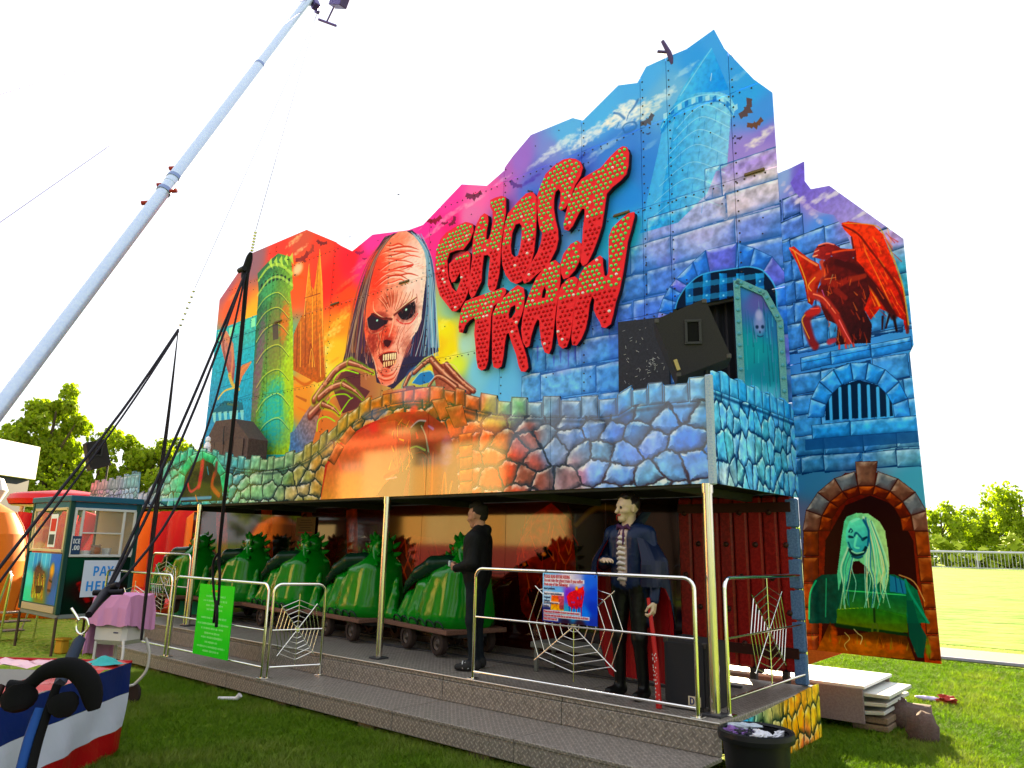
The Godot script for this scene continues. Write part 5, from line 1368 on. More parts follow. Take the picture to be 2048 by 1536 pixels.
	p.stroke([1256,140,1268,212], 1.8, 2.5, "904820", 0.85, 0.6)
	p.stroke([1284,131,1285,215], 2.7, 3.9, "a04818", 0.85, 0.6)
	p.stroke([1271,130,1277,212], 1.6, 2.2, "5a1a10", 0.85, 0.6)
	p.stroke([1145,172,1167,165,1185,162], 4.6, 6.5, "8a1820", 0.85, 0.6)
	p.stroke([1150,177,1181,174], 2.1, 2.9, "f0a0a0", 0.85, 0.6)
	p.stroke([1074,117,1074,160], 5.6, 8.1, "d05838", 0.85, 0.6)
	p.stroke([985,124,1004,157], 4.5, 6.4, "e06848", 0.85, 0.6)
	p.stroke([1268,78,1281,85], 2.8, 4.1, "a080b8", 0.85, 0.6)
	p.stroke([1312,213,1318,172,1324,210], 2.3, 3.3, "d06818", 0.85, 0.6)
	p.stroke([1332,213,1338,189], 1.9, 2.7, "e08020", 0.85, 0.6)
	p.stone([1350,101,1386,100,1387,123,1353,124], "a84820", "200808", "f0b060")
	p.stone([1353,124,1390,123,1388,145,1355,146], "c84818", "200808", "f0b060")
	p.stone([1355,146,1391,145,1389,167,1356,169], "a84820", "200808", "f0b060")
	p.stone([1356,169,1392,167,1390,189,1357,191], "c84818", "200808", "f0b060")
	p.stone([1357,191,1393,189,1390,211,1358,213], "a84820", "200808", "f0b060")
	p.stone([1358,213,1394,211,1391,232,1359,235], "c84818", "200808", "f0b060")
	p.stone([1359,235,1395,232,1392,253,1360,257], "a84820", "200808", "f0b060")
	p.stone([1272,27,1311,26,1333,63,1300,71], "c06038", "200808", "f0c090")
	p.stone([1312,46,1359,44,1374,86,1339,89], "c06038", "200808", "f0c090")
	p.stone([982,84,1021,54,1043,71,1008,97], "c06038", "200808", "f0c090")
	p.stone([949,126,979,88,1005,101,974,139], "c06038", "200808", "f0c090")
	p.poly([294,205,293,129,333,93,413,87,482,105,517,204], "281828")
	p.stone([256,176,262,118,301,133,296,178], "48c0a0", "083828", "c0ffe0")
	p.stone([262,118,310,78,335,101,301,133], "28b080", "083828", "c0ffe0")
	p.stone([310,78,382,67,388,92,335,101], "48c0a0", "083828", "c0ffe0")
	p.stone([382,67,458,87,444,107,388,92], "28b080", "083828", "c0ffe0")
	p.stone([458,87,517,131,489,141,444,107], "48c0a0", "083828", "c0ffe0")
	p.stone([517,131,545,185,511,184,489,141], "28b080", "083828", "c0ffe0")
	p.stroke([389,99,389,128,384,162], 13.7, 13.7, "d02848", 0.85, 0.6)
	p.stroke([384,162,342,176,316,147], 6.0, 6.0, "c83050", 0.85, 0.6)
	p.stroke([459,134,453,165,494,190], 10.2, 10.2, "b85038", 0.85, 0.6)
	p.stroke([465,107,465,137], 9.8, 9.8, "703038", 0.85, 0.6)
	p.stroke([417,113,428,133], 3.1, 3.1, "48a0b0", 0.85, 0.6)
	p.stroke([183,195,321,195,453,195], 6.0, 6.0, "68a8d8", 0.85, 0.6)
	p.stroke([293,133,297,178], 3.7, 3.7, "48b098", 0.85, 0.6)
	p.stroke([371,187,384,203], 2.7, 2.7, "e08828", 0.85, 0.6)
	return p

func art_side() -> Painter:
	var p := Painter.new(412, 224, "000000")
	p.keys([[26, 75, "58b0f0"], [176, 79, "38a0e8"], [386, 70, "48a8e8"], [18, 163, "48a8e8"], [168, 147, "68b8e8"], [371, 155, "58b0f0"], [34, 204, "a0c0d8"], [307, 210, "40a0e0"], [161, 202, "58b0ec"]], 2.0, 0.14, 0.14, 0)
	p.rubble(0, 40, 412, 224, 32.0, 44.0, "062850", "e8f8ff", 23)
	p.stone([0,24,36,24,36,60,0,60], "40a0e8", "062850", "f0fcff")
	p.stone([38,16,74,16,74,60,38,60], "58b0f0", "062850", "f0fcff")
	p.stone([76,24,112,24,112,60,76,60], "58b0f0", "062850", "f0fcff")
	p.stone([114,16,150,16,150,60,114,60], "40a0e8", "062850", "f0fcff")
	p.stone([152,24,188,24,188,60,152,60], "58b0f0", "062850", "f0fcff")
	p.stone([190,16,226,16,226,60,190,60], "58b0f0", "062850", "f0fcff")
	p.stone([228,24,264,24,264,60,228,60], "40a0e8", "062850", "f0fcff")
	p.stone([266,16,302,16,302,60,266,60], "58b0f0", "062850", "f0fcff")
	p.stone([304,24,340,24,340,60,304,60], "58b0f0", "062850", "f0fcff")
	p.stone([342,16,378,16,378,60,342,60], "40a0e8", "062850", "f0fcff")
	p.stone([380,24,416,24,416,60,380,60], "58b0f0", "062850", "f0fcff")
	p.stroke([0,66,412,66], 5, 5, "062850", 0.8, 0.9)
	return p

func art_back() -> Painter:
	var p := Painter.new(1500, 226, "000000")
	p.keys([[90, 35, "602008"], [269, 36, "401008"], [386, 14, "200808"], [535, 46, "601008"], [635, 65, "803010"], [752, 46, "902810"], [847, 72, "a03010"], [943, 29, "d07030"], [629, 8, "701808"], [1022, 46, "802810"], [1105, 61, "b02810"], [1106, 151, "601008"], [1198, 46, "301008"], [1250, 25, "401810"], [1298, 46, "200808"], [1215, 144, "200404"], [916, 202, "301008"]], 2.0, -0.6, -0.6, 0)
	p.poly([1055,77,1084,23,1124,4,1162,31,1171,97,1162,176,1117,215,1067,168], "a82810", 0.9, "501008", [1084,30,1144,184], 0.4)
	p.poly([1091,76,1115,70,1129,83,1105,93], "100404")
	p.poly([1060,96,1075,91,1081,101,1066,106], "100404")
	p.blob(1110, 82, 6.8, 4.5, 0, "ff9020", 1, 0)
	p.blob(1072, 98, 5.1, 3.8, 0, "ff9020", 1, 0)
	p.poly([1076,137,1125,128,1144,170,1097,180], "200404", 0.9)
	p.strew(1058, 6, 1167, 147, 60, [-11.6, 11.6, 9.0, 22.5], 1.1, 1.9, ["e05020", "601008", "f08040", "c03018"], 0.6, 5)
	p.poly([779,213,783,91,807,55,859,59,875,106,856,207], "501808", 0.9)
	p.strew(780, 55, 869, 123, 36, [-26.0, 26.0, 17.4, 43.4], 1.7, 2.6, ["a03818", "301008", "c85820", "601808"], 0.7, 6)
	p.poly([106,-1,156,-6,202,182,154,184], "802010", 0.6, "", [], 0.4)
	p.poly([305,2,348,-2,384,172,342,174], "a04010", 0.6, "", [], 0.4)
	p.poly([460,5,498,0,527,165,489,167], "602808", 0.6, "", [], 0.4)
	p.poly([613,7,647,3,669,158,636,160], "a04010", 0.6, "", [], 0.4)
	p.poly([1171,1,1323,-2,1322,46,1171,53], "201008", 0.6)
	p.stroke([1171,38,1207,13,1250,17], 6.6, 6.6, "806018", 0.7, 0.7)
	return p

const FRONT_OUTLINE := [-15.236, 3.705, -15.212, 6.230, -15.235, 7.031, -14.958, 7.222, -14.067, 7.847, -12.032, 7.838, -11.022, 7.312, -10.950, 7.251, -10.499, 6.993, -9.937, 7.168, -8.975, 6.992, -8.612, 6.986, -7.738, 7.445, -7.183, 7.242, -6.835, 7.382, -6.820, 7.431, -6.661, 7.568, -6.315, 7.796, -5.549, 7.781, -5.367, 7.670, -4.779, 7.980, -4.481, 7.890, -4.342, 8.074, -3.982, 8.076, -3.751, 8.067, -3.368, 8.172, -3.246, 7.841, -2.899, 7.260, -2.692, 6.997]
const WING_OUTLINE := [-0.038, 5.964, 0.131, 5.960, 0.295, 5.970, 0.284, 5.744, 0.353, 5.614, 0.564, 5.571, 1.259, 4.734, 1.254, 3.670, 1.212, 3.600, 1.218, 2.187, 1.219, 0.839, -0.116, 0.813]
const BALCONY_TOP := [-13.495, 2.532, -13.299, 2.574, -13.287, 2.521, -13.130, 2.556, -13.118, 2.606, -12.976, 2.691, -12.964, 2.660, -12.718, 2.865, -12.706, 2.893, -12.499, 3.048, -12.488, 3.013, -12.342, 3.112, -12.330, 3.151, -12.106, 3.203, -12.094, 3.169, -11.868, 3.198, -11.856, 3.240, -11.687, 3.231, -11.675, 3.170, -11.474, 3.159, -11.462, 3.203, -11.252, 3.184, -11.240, 3.143, -11.054, 3.104, -11.042, 3.156, -10.889, 3.123, -10.877, 3.072, -10.657, 3.031, -10.645, 3.087, -10.454, 3.054, -10.442, 3.010, -10.270, 2.979, -10.258, 3.006, -10.084, 2.986, -10.072, 2.943, -9.907, 2.927, -9.896, 2.988, -9.651, 2.966, -9.639, 2.914, -9.453, 2.897, -9.442, 2.939, -9.298, 2.942, -9.286, 2.909, -9.038, 2.926, -9.026, 2.967, -8.815, 2.994, -8.803, 2.934, -8.594, 2.976, -8.582, 3.038, -8.417, 3.082, -8.405, 3.028, -8.254, 3.098, -8.243, 3.150, -8.099, 3.217, -8.088, 3.156, -7.888, 3.256, -7.876, 3.309, -7.686, 3.407, -7.674, 3.373, -7.457, 3.461, -7.446, 3.500, -7.236, 3.576, -7.225, 3.517, -7.012, 3.548, -7.000, 3.598, -6.852, 3.620, -6.841, 3.589, -6.628, 3.591, -6.616, 3.612, -6.444, 3.605, -6.432, 3.584, -6.173, 3.549, -6.162, 3.570, -5.937, 3.527, -5.926, 3.494, -5.757, 3.450, -5.745, 3.497, -5.599, 3.448, -5.587, 3.402, -5.366, 3.336, -5.355, 3.389, -5.122, 3.331, -5.110, 3.271, -4.928, 3.240, -4.917, 3.291, -4.707, 3.260, -4.695, 3.207, -4.507, 3.186, -4.495, 3.249, -4.286, 3.227, -4.274, 3.178, -4.039, 3.151, -4.027, 3.195, -3.835, 3.180, -3.823, 3.136, -3.630, 3.129, -3.618, 3.163, -3.467, 3.229, -3.455, 3.184, -3.301, 3.187, -3.290, 3.228, -3.146, 3.224, -3.134, 3.189, -2.898, 3.180, -2.886, 3.227, -2.734, 3.221]
const LETTERS := {
	"G": [-7.359, 6.615, -7.508, 6.689, -7.685, 6.678, -7.935, 6.622, -8.059, 6.544, -8.142, 6.370, -8.161, 6.180, -8.149, 5.984, -8.087, 5.751, -8.023, 5.588, -7.907, 5.457, -7.737, 5.272, -7.649, 5.253, -7.565, 5.296, -7.467, 5.406, -7.404, 5.523, -7.378, 5.700, -7.393, 5.888, -7.386, 6.111, -7.444, 6.188, -7.537, 6.168, -7.711, 6.139, -7.843, 6.070, -7.822, 5.868, -7.762, 5.744, -7.702, 5.747, -7.642, 5.819, -7.589, 5.881, -7.575, 5.732, -7.658, 5.564, -7.757, 5.652, -7.833, 5.803, -7.870, 5.974, -7.890, 6.142, -7.842, 6.253, -7.700, 6.263, -7.540, 6.233, -7.406, 6.344, -7.337, 6.487],
	"H": [-7.116, 6.720, -7.199, 6.691, -7.279, 6.579, -7.330, 6.404, -7.349, 6.222, -7.341, 6.034, -7.368, 5.856, -7.385, 5.624, -7.379, 5.479, -7.332, 5.404, -7.266, 5.429, -7.219, 5.509, -7.140, 5.621, -7.132, 5.826, -7.106, 6.029, -7.024, 6.021, -6.973, 5.969, -6.997, 5.717, -7.007, 5.540, -6.971, 5.443, -6.889, 5.413, -6.843, 5.454, -6.786, 5.668, -6.771, 5.894, -6.754, 6.172, -6.713, 6.420, -6.686, 6.595, -6.694, 6.860, -6.776, 6.902, -6.906, 6.912, -7.005, 6.902, -7.001, 6.794, -6.949, 6.698, -6.943, 6.537, -6.970, 6.360, -7.016, 6.267, -7.069, 6.282, -7.061, 6.411, -7.033, 6.563, -7.047, 6.674],
	"O": [-6.179, 6.784, -6.301, 6.791, -6.453, 6.708, -6.638, 6.581, -6.703, 6.391, -6.729, 6.191, -6.748, 5.991, -6.726, 5.781, -6.659, 5.614, -6.562, 5.492, -6.454, 5.431, -6.364, 5.448, -6.262, 5.572, -6.189, 5.677, -6.139, 5.837, -6.108, 6.126, -6.098, 6.424, -6.102, 6.678],
	"S": [-5.514, 7.084, -5.627, 7.106, -5.798, 7.063, -5.944, 6.984, -6.030, 6.834, -6.088, 6.699, -6.085, 6.495, -6.067, 6.289, -6.035, 6.156, -5.991, 6.094, -6.012, 5.952, -6.074, 5.821, -6.189, 5.677, -6.291, 5.554, -6.340, 5.467, -6.303, 5.405, -6.214, 5.414, -6.098, 5.485, -5.955, 5.548, -5.842, 5.641, -5.745, 5.785, -5.709, 5.921, -5.719, 6.069, -5.762, 6.227, -5.792, 6.409, -5.788, 6.556, -5.766, 6.649, -5.709, 6.681, -5.675, 6.621, -5.679, 6.474, -5.707, 6.383, -5.664, 6.334, -5.595, 6.350, -5.512, 6.447, -5.430, 6.642, -5.334, 6.758, -5.298, 6.869, -5.334, 6.967, -5.416, 7.040],
	"T": [-4.653, 6.962, -4.742, 6.941, -4.870, 6.867, -5.001, 6.768, -5.186, 6.733, -5.320, 6.704, -5.402, 6.633, -5.471, 6.508, -5.539, 6.407, -5.580, 6.273, -5.621, 6.114, -5.607, 6.038, -5.538, 6.000, -5.469, 6.048, -5.375, 6.189, -5.307, 6.265, -5.267, 6.241, -5.267, 6.134, -5.294, 5.976, -5.308, 5.791, -5.335, 5.634, -5.335, 5.494, -5.295, 5.427, -5.230, 5.446, -5.138, 5.584, -5.060, 5.749, -4.994, 5.916, -4.968, 6.048, -4.941, 6.203, -4.914, 6.359, -4.824, 6.425, -4.698, 6.478, -4.610, 6.542, -4.576, 6.647, -4.563, 6.830, -4.591, 6.923],
	"T2": [-6.700, 5.430, -6.858, 5.419, -7.051, 5.409, -7.281, 5.394, -7.449, 5.377, -7.530, 5.289, -7.558, 5.165, -7.584, 4.989, -7.563, 4.903, -7.494, 4.883, -7.448, 4.990, -7.367, 5.052, -7.268, 5.084, -7.239, 5.028, -7.251, 4.828, -7.216, 4.622, -7.191, 4.420, -7.154, 4.292, -7.087, 4.241, -7.008, 4.259, -6.965, 4.362, -6.950, 4.579, -6.933, 4.822, -6.925, 5.044, -6.882, 5.186, -6.726, 5.254, -6.651, 5.337, -6.653, 5.400],
	"R": [-6.423, 5.407, -6.544, 5.364, -6.665, 5.291, -6.819, 5.198, -6.894, 5.063, -6.895, 4.816, -6.887, 4.594, -6.880, 4.374, -6.851, 4.261, -6.773, 4.226, -6.703, 4.252, -6.670, 4.390, -6.646, 4.602, -6.618, 4.718, -6.573, 4.723, -6.524, 4.582, -6.429, 4.377, -6.381, 4.206, -6.335, 4.125, -6.262, 4.108, -6.211, 4.158, -6.237, 4.301, -6.299, 4.474, -6.376, 4.652, -6.424, 4.804, -6.353, 4.935, -6.310, 5.047, -6.293, 5.213, -6.317, 5.339],
	"A": [-5.757, 5.625, -5.870, 5.612, -5.983, 5.531, -6.097, 5.436, -6.168, 5.307, -6.239, 5.177, -6.296, 5.044, -6.328, 4.882, -6.348, 4.719, -6.315, 4.547, -6.254, 4.455, -6.197, 4.469, -6.170, 4.594, -6.115, 4.748, -6.059, 4.832, -6.024, 4.802, -6.014, 4.660, -5.983, 4.469, -5.925, 4.334, -5.856, 4.300, -5.815, 4.373, -5.789, 4.529, -5.763, 4.731, -5.738, 4.934, -5.698, 5.111, -5.671, 5.293, -5.668, 5.528],
	"I_DOT": [-5.388, 5.817, -5.496, 5.793, -5.619, 5.682, -5.668, 5.551, -5.658, 5.407, -5.617, 5.316, -5.535, 5.320, -5.428, 5.400, -5.361, 5.501, -5.321, 5.631, -5.327, 5.761],
	"I": [-5.428, 5.312, -5.535, 5.309, -5.644, 5.240, -5.698, 5.135, -5.718, 4.953, -5.736, 4.772, -5.726, 4.563, -5.692, 4.399, -5.625, 4.338, -5.558, 4.355, -5.506, 4.480, -5.466, 4.676, -5.440, 4.875, -5.401, 5.095, -5.380, 5.262],
	"N": [-4.498, 5.975, -4.582, 5.982, -4.706, 5.926, -4.831, 5.847, -4.882, 5.747, -4.889, 5.567, -4.891, 5.387, -4.900, 5.232, -4.933, 5.195, -4.962, 5.224, -4.981, 5.363, -4.985, 5.466, -5.023, 5.510, -5.139, 5.470, -5.269, 5.409, -5.348, 5.312, -5.388, 5.160, -5.414, 5.006, -5.440, 4.829, -5.466, 4.631, -5.484, 4.454, -5.466, 4.362, -5.400, 4.347, -5.322, 4.427, -5.258, 4.548, -5.219, 4.697, -5.193, 4.870, -5.154, 4.974, -5.116, 4.922, -5.129, 4.791, -5.092, 4.695, -5.030, 4.595, -5.006, 4.525, -4.944, 4.503, -4.870, 4.544, -4.832, 4.667, -4.794, 4.812, -4.731, 4.973, -4.680, 5.181, -4.640, 5.392, -4.601, 5.604, -4.550, 5.747, -4.499, 5.913],
}
const COUNTERS := {
	"O": [-6.414, 6.362, -6.491, 6.358, -6.551, 6.246, -6.577, 6.049, -6.558, 5.917, -6.495, 5.851, -6.434, 5.861, -6.390, 5.976, -6.370, 6.147, -6.367, 6.298],
	"R": [-6.462, 5.126, -6.552, 5.095, -6.589, 5.005, -6.578, 4.929, -6.518, 4.942, -6.459, 5.016],
	"A": [-5.937, 5.281, -5.979, 5.218, -5.992, 5.126, -5.935, 5.114, -5.908, 5.203],
}

# ---------------------------------------------------------------- scene
func _ready() -> void:
	# camera, sky, sun, exposure
	var cam := Camera3D.new()
	cam.name = "camera"; add_child(cam)
	cam.position = Vector3(0, 1.75, 0)
	cam.rotation = Vector3(0.21702, 0.70263, 0.01995)
	cam.fov = 55.0; cam.near = 0.05; cam.far = 1500.0
	cam.current = true
	var we := WorldEnvironment.new()
	we.name = "environment"; add_child(we)
	var env := Environment.new()
	we.environment = env
	env.background_mode = Environment.BG_SKY
	var sm := ProceduralSkyMaterial.new()
	sm.sky_top_color = Color(0.93, 0.95, 1.0); sm.sky_horizon_color = Color(1, 1, 1); sm.sky_curve = 0.2
	sm.ground_bottom_color = Color(0.3, 0.34, 0.2); sm.ground_horizon_color = Color(0.8, 0.85, 0.8)
	sm.sky_energy_multiplier = 1.0
	var sky := Sky.new(); sky.sky_material = sm
	env.sky = sky
	env.background_energy_multiplier = 0.24
	env.tonemap_mode = Environment.TONE_MAPPER_LINEAR
	env.tonemap_exposure = 6.5
	env.sdfgi_enabled = true; env.ssao_enabled = true; env.ssil_enabled = true
	var sun := DirectionalLight3D.new()
	sun.name = "sun"; add_child(sun)
	sun.light_energy = 1.6; sun.light_angular_distance = 0.5; sun.light_color = Color(1.0, 0.91, 0.74)
	sun.shadow_enabled = true
	sun.look_at_from_position(Vector3.ZERO, Vector3(0.48, -0.3, 0.87), Vector3.UP)
	# large structure, then the ride, then what stands around it
	setting()
	show_front()
	name_sign()
	balcony()
	platform()
	posts_and_rails()
	cars()
	figures()
	speakers()
	boards()
	booth()
	bungee()
	right_side()
	left_background()
	grass()

func fbm_ground(key: String, a: Color, b: Color, c: Color, sc_: float, bump := 0.9) -> StandardMaterial3D:
	if M.has(key): return M[key]
	var m := mat(key, Color(1, 1, 1), 0.95)
	m.albedo_texture = noise_tex(31, 0.012, [a, b, c, b], 1024, 6)
	m.uv1_triplanar = true; m.uv1_world_triplanar = true; m.uv1_scale = Vector3.ONE * sc_
	m.normal_enabled = true; m.normal_texture = noise_nrm(3, 0.05, 12.0); m.normal_scale = bump
	m.metallic_specular = 0.1
	return m
func setting() -> void:
	var g := B.new()
	var S := 700.0
	g.quad(V(-S, 0, -S), V(S, 0, -S), V(S, 0, S), V(-S, 0, S))
	struct("ground", g, fbm_ground("turf", Color(0.14, 0.24, 0.02), Color(0.2, 0.32, 0.03), Color(0.28, 0.33, 0.06), 0.35))
	# mown playing field beyond the path
	var f := B.new()
	for i in 18:
		f = B.new()
		var z0 := -17.6 - i * 6.2
		f.quad(V(-140, 0.006, z0 - 6.2), V(60, 0.006, z0 - 6.2), V(60, 0.006, z0), V(-140, 0.006, z0))
		struct("field_strip", f, fbm_ground("field_a", Color(0.08, 0.175, 0.018), Color(0.115, 0.21, 0.022), Color(0.17, 0.235, 0.045), 0.031, 0.12) if i % 2 else fbm_ground("field_b", Color(0.105, 0.2, 0.02), Color(0.14, 0.235, 0.028), Color(0.2, 0.255, 0.05), 0.043, 0.12))
	var p := B.new()
	p.quad(V(-40, 0.01, -16.9), V(40, 0.01, -16.9), V(40, 0.01, -15.0), V(-40, 0.01, -15.0))
	struct("path", p, mottled("tarmac", Color(0.1, 0.08, 0.075), Color(0.16, 0.135, 0.12), 1.2, 0.9))
	# low rail along the path
	var r := B.new()
	r.box(V(0, 0.06, -14.8), V(80, 0.05, 0.06))
	for i in 27: r.box(V(-39 + i * 3.0, 0.02, -14.8), V(0.08, 0.04, 0.06))
	tag(obj("kerb_rail", r, mat("grey_metal", Color(0.3, 0.3, 0.36), 0.5, 0.6)), "long low grey rail along the near side of the tarmac path", "rail")

# panels cut from an outline by a grid of seams; cells listed in skip are left open
func panels(outline: Array, xs: Array, ys: Array, skip: Array, gap: float, thick: float, tf: Transform3D, uvr: Rect2, m: Material, parent: Node, called := "panel") -> void:
	var pg := poly2(outline)
	for i in xs.size() - 1:
		for j in ys.size() - 1:
			if [i, j] in skip: continue
			var h := gap * 0.5
			var cell := PackedVector2Array([Vector2(xs[i] + h, ys[j] + h), Vector2(xs[i + 1] - h, ys[j] + h), Vector2(xs[i + 1] - h, ys[j + 1] - h), Vector2(xs[i] + h, ys[j + 1] - h)])
			for q in Geometry2D.intersect_polygons(pg, cell):
				if q.size() < 3: continue
				var b := B.new()
				b.prism(q, thick, tf, uvr)
				obj(called, b, m, parent)
const SX := [-15.4, -13.1, -11.05, -9.45, -8.44, -6.83, -5.39, -4.44, -4.05, -3.2, -2.6]
func show_front() -> void:
	var t := thing("show_front", "tall show front painted with castles, a snarling long-haired ghoul and stormy sky", "facade", V(-9, 0, -7.78))
	var tf := Transform3D(Basis.IDENTITY, V(9, 0, 0))
	var m := art_mat("front_art", art_front(), 0.3, 0.15)
	var uv := Rect2(-15.32, 2.3, 12.7, 6.0)
	var ol: Array = FRONT_OUTLINE.duplicate()
	ol += [-2.685, 2.9, -15.29, 2.9]
	panels(ol, SX, [2.8, 3.3, 4.6, 6.05, 7.19, 8.6], [[8, 1]], 0.008, 0.014, tf, uv, m, t)
	# the wing folded forwards at the right
	var wa := deg_to_rad(13.0)
	var wtf := Transform3D(Basis(Vector3.UP, -wa), V(-2.66 + 9.0, 0, 0))
	var wm := art_mat("wing_art", art_wing(), 0.3, 0.15)
	panels(WING_OUTLINE.duplicate(), [-0.035, 1.5], [0.5, 3.71, 6.2], [], 0.006, 0.014, wtf, Rect2(-0.16, 0.79, 1.5, 5.36), wm, t, "wing_panel")
	var wf := B.new()
	wf.box(wtf * V(0.63, 3.71, -0.05), V(1.2, 0.06, 0.05), wtf.basis); wf.box(wtf * V(0.02, 3.4, -0.06), V(0.08, 5.1, 0.06), wtf.basis)
	obj("wing_frame", wf, mat("frame_steel", Color(0.05, 0.05, 0.055), 0.6, 0.4), t)
	# steel frame behind the boards
	var st := mat("frame_steel", Color(0.05, 0.05, 0.055), 0.6, 0.4)
	for x in SX:
		if x < -15.0 or x > -2.7: continue
		var top := 4.0
		for i in range(0, FRONT_OUTLINE.size() - 2, 2):
			if FRONT_OUTLINE[i] <= x and FRONT_OUTLINE[i + 2] >= x: top = lerpf(FRONT_OUTLINE[i + 1], FRONT_OUTLINE[i + 3], (x - FRONT_OUTLINE[i]) / maxf(0.001, FRONT_OUTLINE[i + 2] - FRONT_OUTLINE[i]))
		var b := B.new()
		b.box(V(x + 9.0, (0.5 + top) * 0.5, -0.06), V(0.06, top - 0.56, 0.08))
		obj("frame_post", b, st, t)
	for y in [2.35, 3.3, 4.6, 6.05]:
		var b := B.new()
		b.box(V(-0.05, y, -0.07), V(12.4 if y < 6.0 else 11.9, 0.05, 0.05))
		obj("frame_rail", b, st, t)
	# bolts along the seams
	var bo := B.new()
	var rg := RandomNumberGenerator.new(); rg.seed = 3
	var pg := poly2(ol)
	for x in SX:
		for k in 44:
			var p := Vector2(x + 0.035, 3.0 + k * 0.125 + rg.randf_range(-0.02, 0.02))
			if Geometry2D.is_point_in_polygon(p + Vector2(0.03, 0.05), pg) and not (p.x > -4.06 and p.x < -3.1 and p.y < 4.65): bo.box(V(p.x + 9.0, p.y, 0.004), V(0.018, 0.018, 0.012), Basis.IDENTITY, 0.003)
	for y in [6.05, 7.19, 4.6]:
		for k in 100:
			var p := Vector2(-15.2 + k * 0.125 + rg.randf_range(-0.02, 0.02), y - 0.035)
			if Geometry2D.is_point_in_polygon(p + Vector2(0, 0.08), pg) and not (p.x > -4.06 and p.x < -3.1 and p.y < 4.65): bo.box(V(p.x + 9.0, p.y, 0.004), V(0.018, 0.018, 0.012), Basis.IDENTITY, 0.003)
	for k in 130:
		var p := Vector2(rg.randf_range(-15.2, -2.8), rg.randf_range(3.2, 8.0))
		if Geometry2D.is_point_in_polygon(p + Vector2(0, 0.06), pg) and Geometry2D.is_point_in_polygon(p + Vector2(0.06, 0), pg) and not (p.x > -4.1 and p.x < -3.1 and p.y < 4.7): bo.box(V(p.x + 9.0, p.y, 0.004), V(0.016, 0.016, 0.01), Basis.IDENTITY, 0.003)
	obj("bolts", bo, mat("rust", Color(0.05, 0.035, 0.03), 0.7, 0.3), t).set_meta("kind", "stuff")
	# hinges on the long seam
	for q in [[-12.75, 6.05], [-10.9, 6.05], [-9.0, 6.05], [-6.95, 6.05], [-4.75, 6.05], [-2.95, 6.05]]:
		var b := B.new()
		b.box(V(q[0] + 9.0, q[1] + 0.012, 0.008), V(0.24, 0.035, 0.018)); b.tube([V(q[0] + 8.88, q[1], 0.018), V(q[0] + 9.12, q[1], 0.018)], 0.012, 6)
		obj("hinge", b, mottled("rusty_hinge", Color(0.09, 0.05, 0.03), Color(0.2, 0.14, 0.06), 6.0, 0.8, 0.3), t)
	for q in [[-12.6, 7.35, -0.5], [-9.3, 7.75, -0.6], [-10.6, 7.3, -0.5], [-6.35, 6.9, -0.7], [-12.3, 6.95, -0.5]]:
		var b := B.new()
		b.tube([V(q[0] + 9.0, q[1], 0.0), V(q[0] + 9.17, q[1] + q[2] * 0.17, 0.12)], 0.012, 6)
		obj("peg", b, mat("frame_steel", Color(0.05, 0.05, 0.055)), t)
	# crooked bracket on the ridge
	var br := B.new()
	br.tube([V(-3.96 + 9, 7.95, -0.03), V(-3.99 + 9, 8.12, 0.02), V(-4.06 + 9, 8.3, 0.05)], [0.035, 0.035, 0.025], 7); br.tube([V(-4.0 + 9, 8.12, 0.02), V(-4.13 + 9, 8.17, 0.06)], 0.022, 6)
	obj("bracket", br, mat("purple_steel", Color(0.08, 0.05, 0.14), 0.5, 0.3), t)
	# doorway: dark box behind, its curtain, and the two leaves
	var dk := B.new()
	dk.box(V(-3.62 + 9, 3.95, -0.62), V(0.9, 1.4, 0.03)); dk.box(V(-4.09 + 9, 3.95, -0.33), V(0.03, 1.4, 0.6)); dk.box(V(-3.15 + 9, 3.95, -0.33), V(0.03, 1.4, 0.6)); dk.box(V(-3.62 + 9, 4.67, -0.33), V(0.9, 0.03, 0.6))
	obj("doorway_lining", dk, mat("black_board", Color(0.012, 0.012, 0.014), 0.8), t)
	var cu := B.new()
	for i in 40:
		var x0 := -4.04 + i * 0.0205; var x1 := x0 + 0.0205
		var z0 := -0.2 + 0.035 * sin(i * 1.15) + 0.015 * sin(i * 0.37); var z1 := -0.2 + 0.035 * sin((i + 1) * 1.15) + 0.015 * sin((i + 1) * 0.37)
		cu.quad(V(x0 + 9, 4.62, z0), V(x1 + 9, 4.62, z1), V(x1 + 9, 3.1, z1 * 1.15), V(x0 + 9, 3.1, z0 * 1.15))
	obj("curtain", cu, mat("black_cloth", Color(0.018, 0.018, 0.025), 0.9), t)
	var bl := B.new()
	bl.prism(poly2([-4.78 + 9, 3.3, -4.08 + 9, 3.3, -4.08 + 9, 4.5, -4.78 + 9, 4.56]), 0.04, Transform3D(Basis.IDENTITY, V(0, 0, 0.08)))
	bl.box(V(-4.43 + 9, 3.62, 0.09), V(0.7, 0.03, 0.03))
	var leaf := obj("door_leaf", bl, mottled("scratched_black", Color(0.008, 0.01, 0.016), Color(0.02, 0.022, 0.035), 1.5, 0.45), t)
	leaf.set_meta("label", "black scratched back of the opened left door leaf")
	var scr := B.new()
	for k in 60:
		var p := V(-4.72 + 9 + rg.randf() * 0.6, 3.7 + rg.randf() * 0.75, 0.083)
		if k > 34: p = V(-4.36 + 9 + rg.randf_range(-0.02, 0.13), 3.92 + rg.randf_range(-0.09, 0.09), 0.083)
		var a := rg.randf() * TAU; var L := rg.randf_range(0.004, 0.022)
		scr.tube([p - V(cos(a), sin(a), 0) * L, p + V(cos(a), sin(a), 0) * L], 0.0022, 4)
	obj("chipped_paint", scr, mat("chip_white", Color(0.6, 0.6, 0.58), 0.8), leaf).set_meta("kind", "stuff")
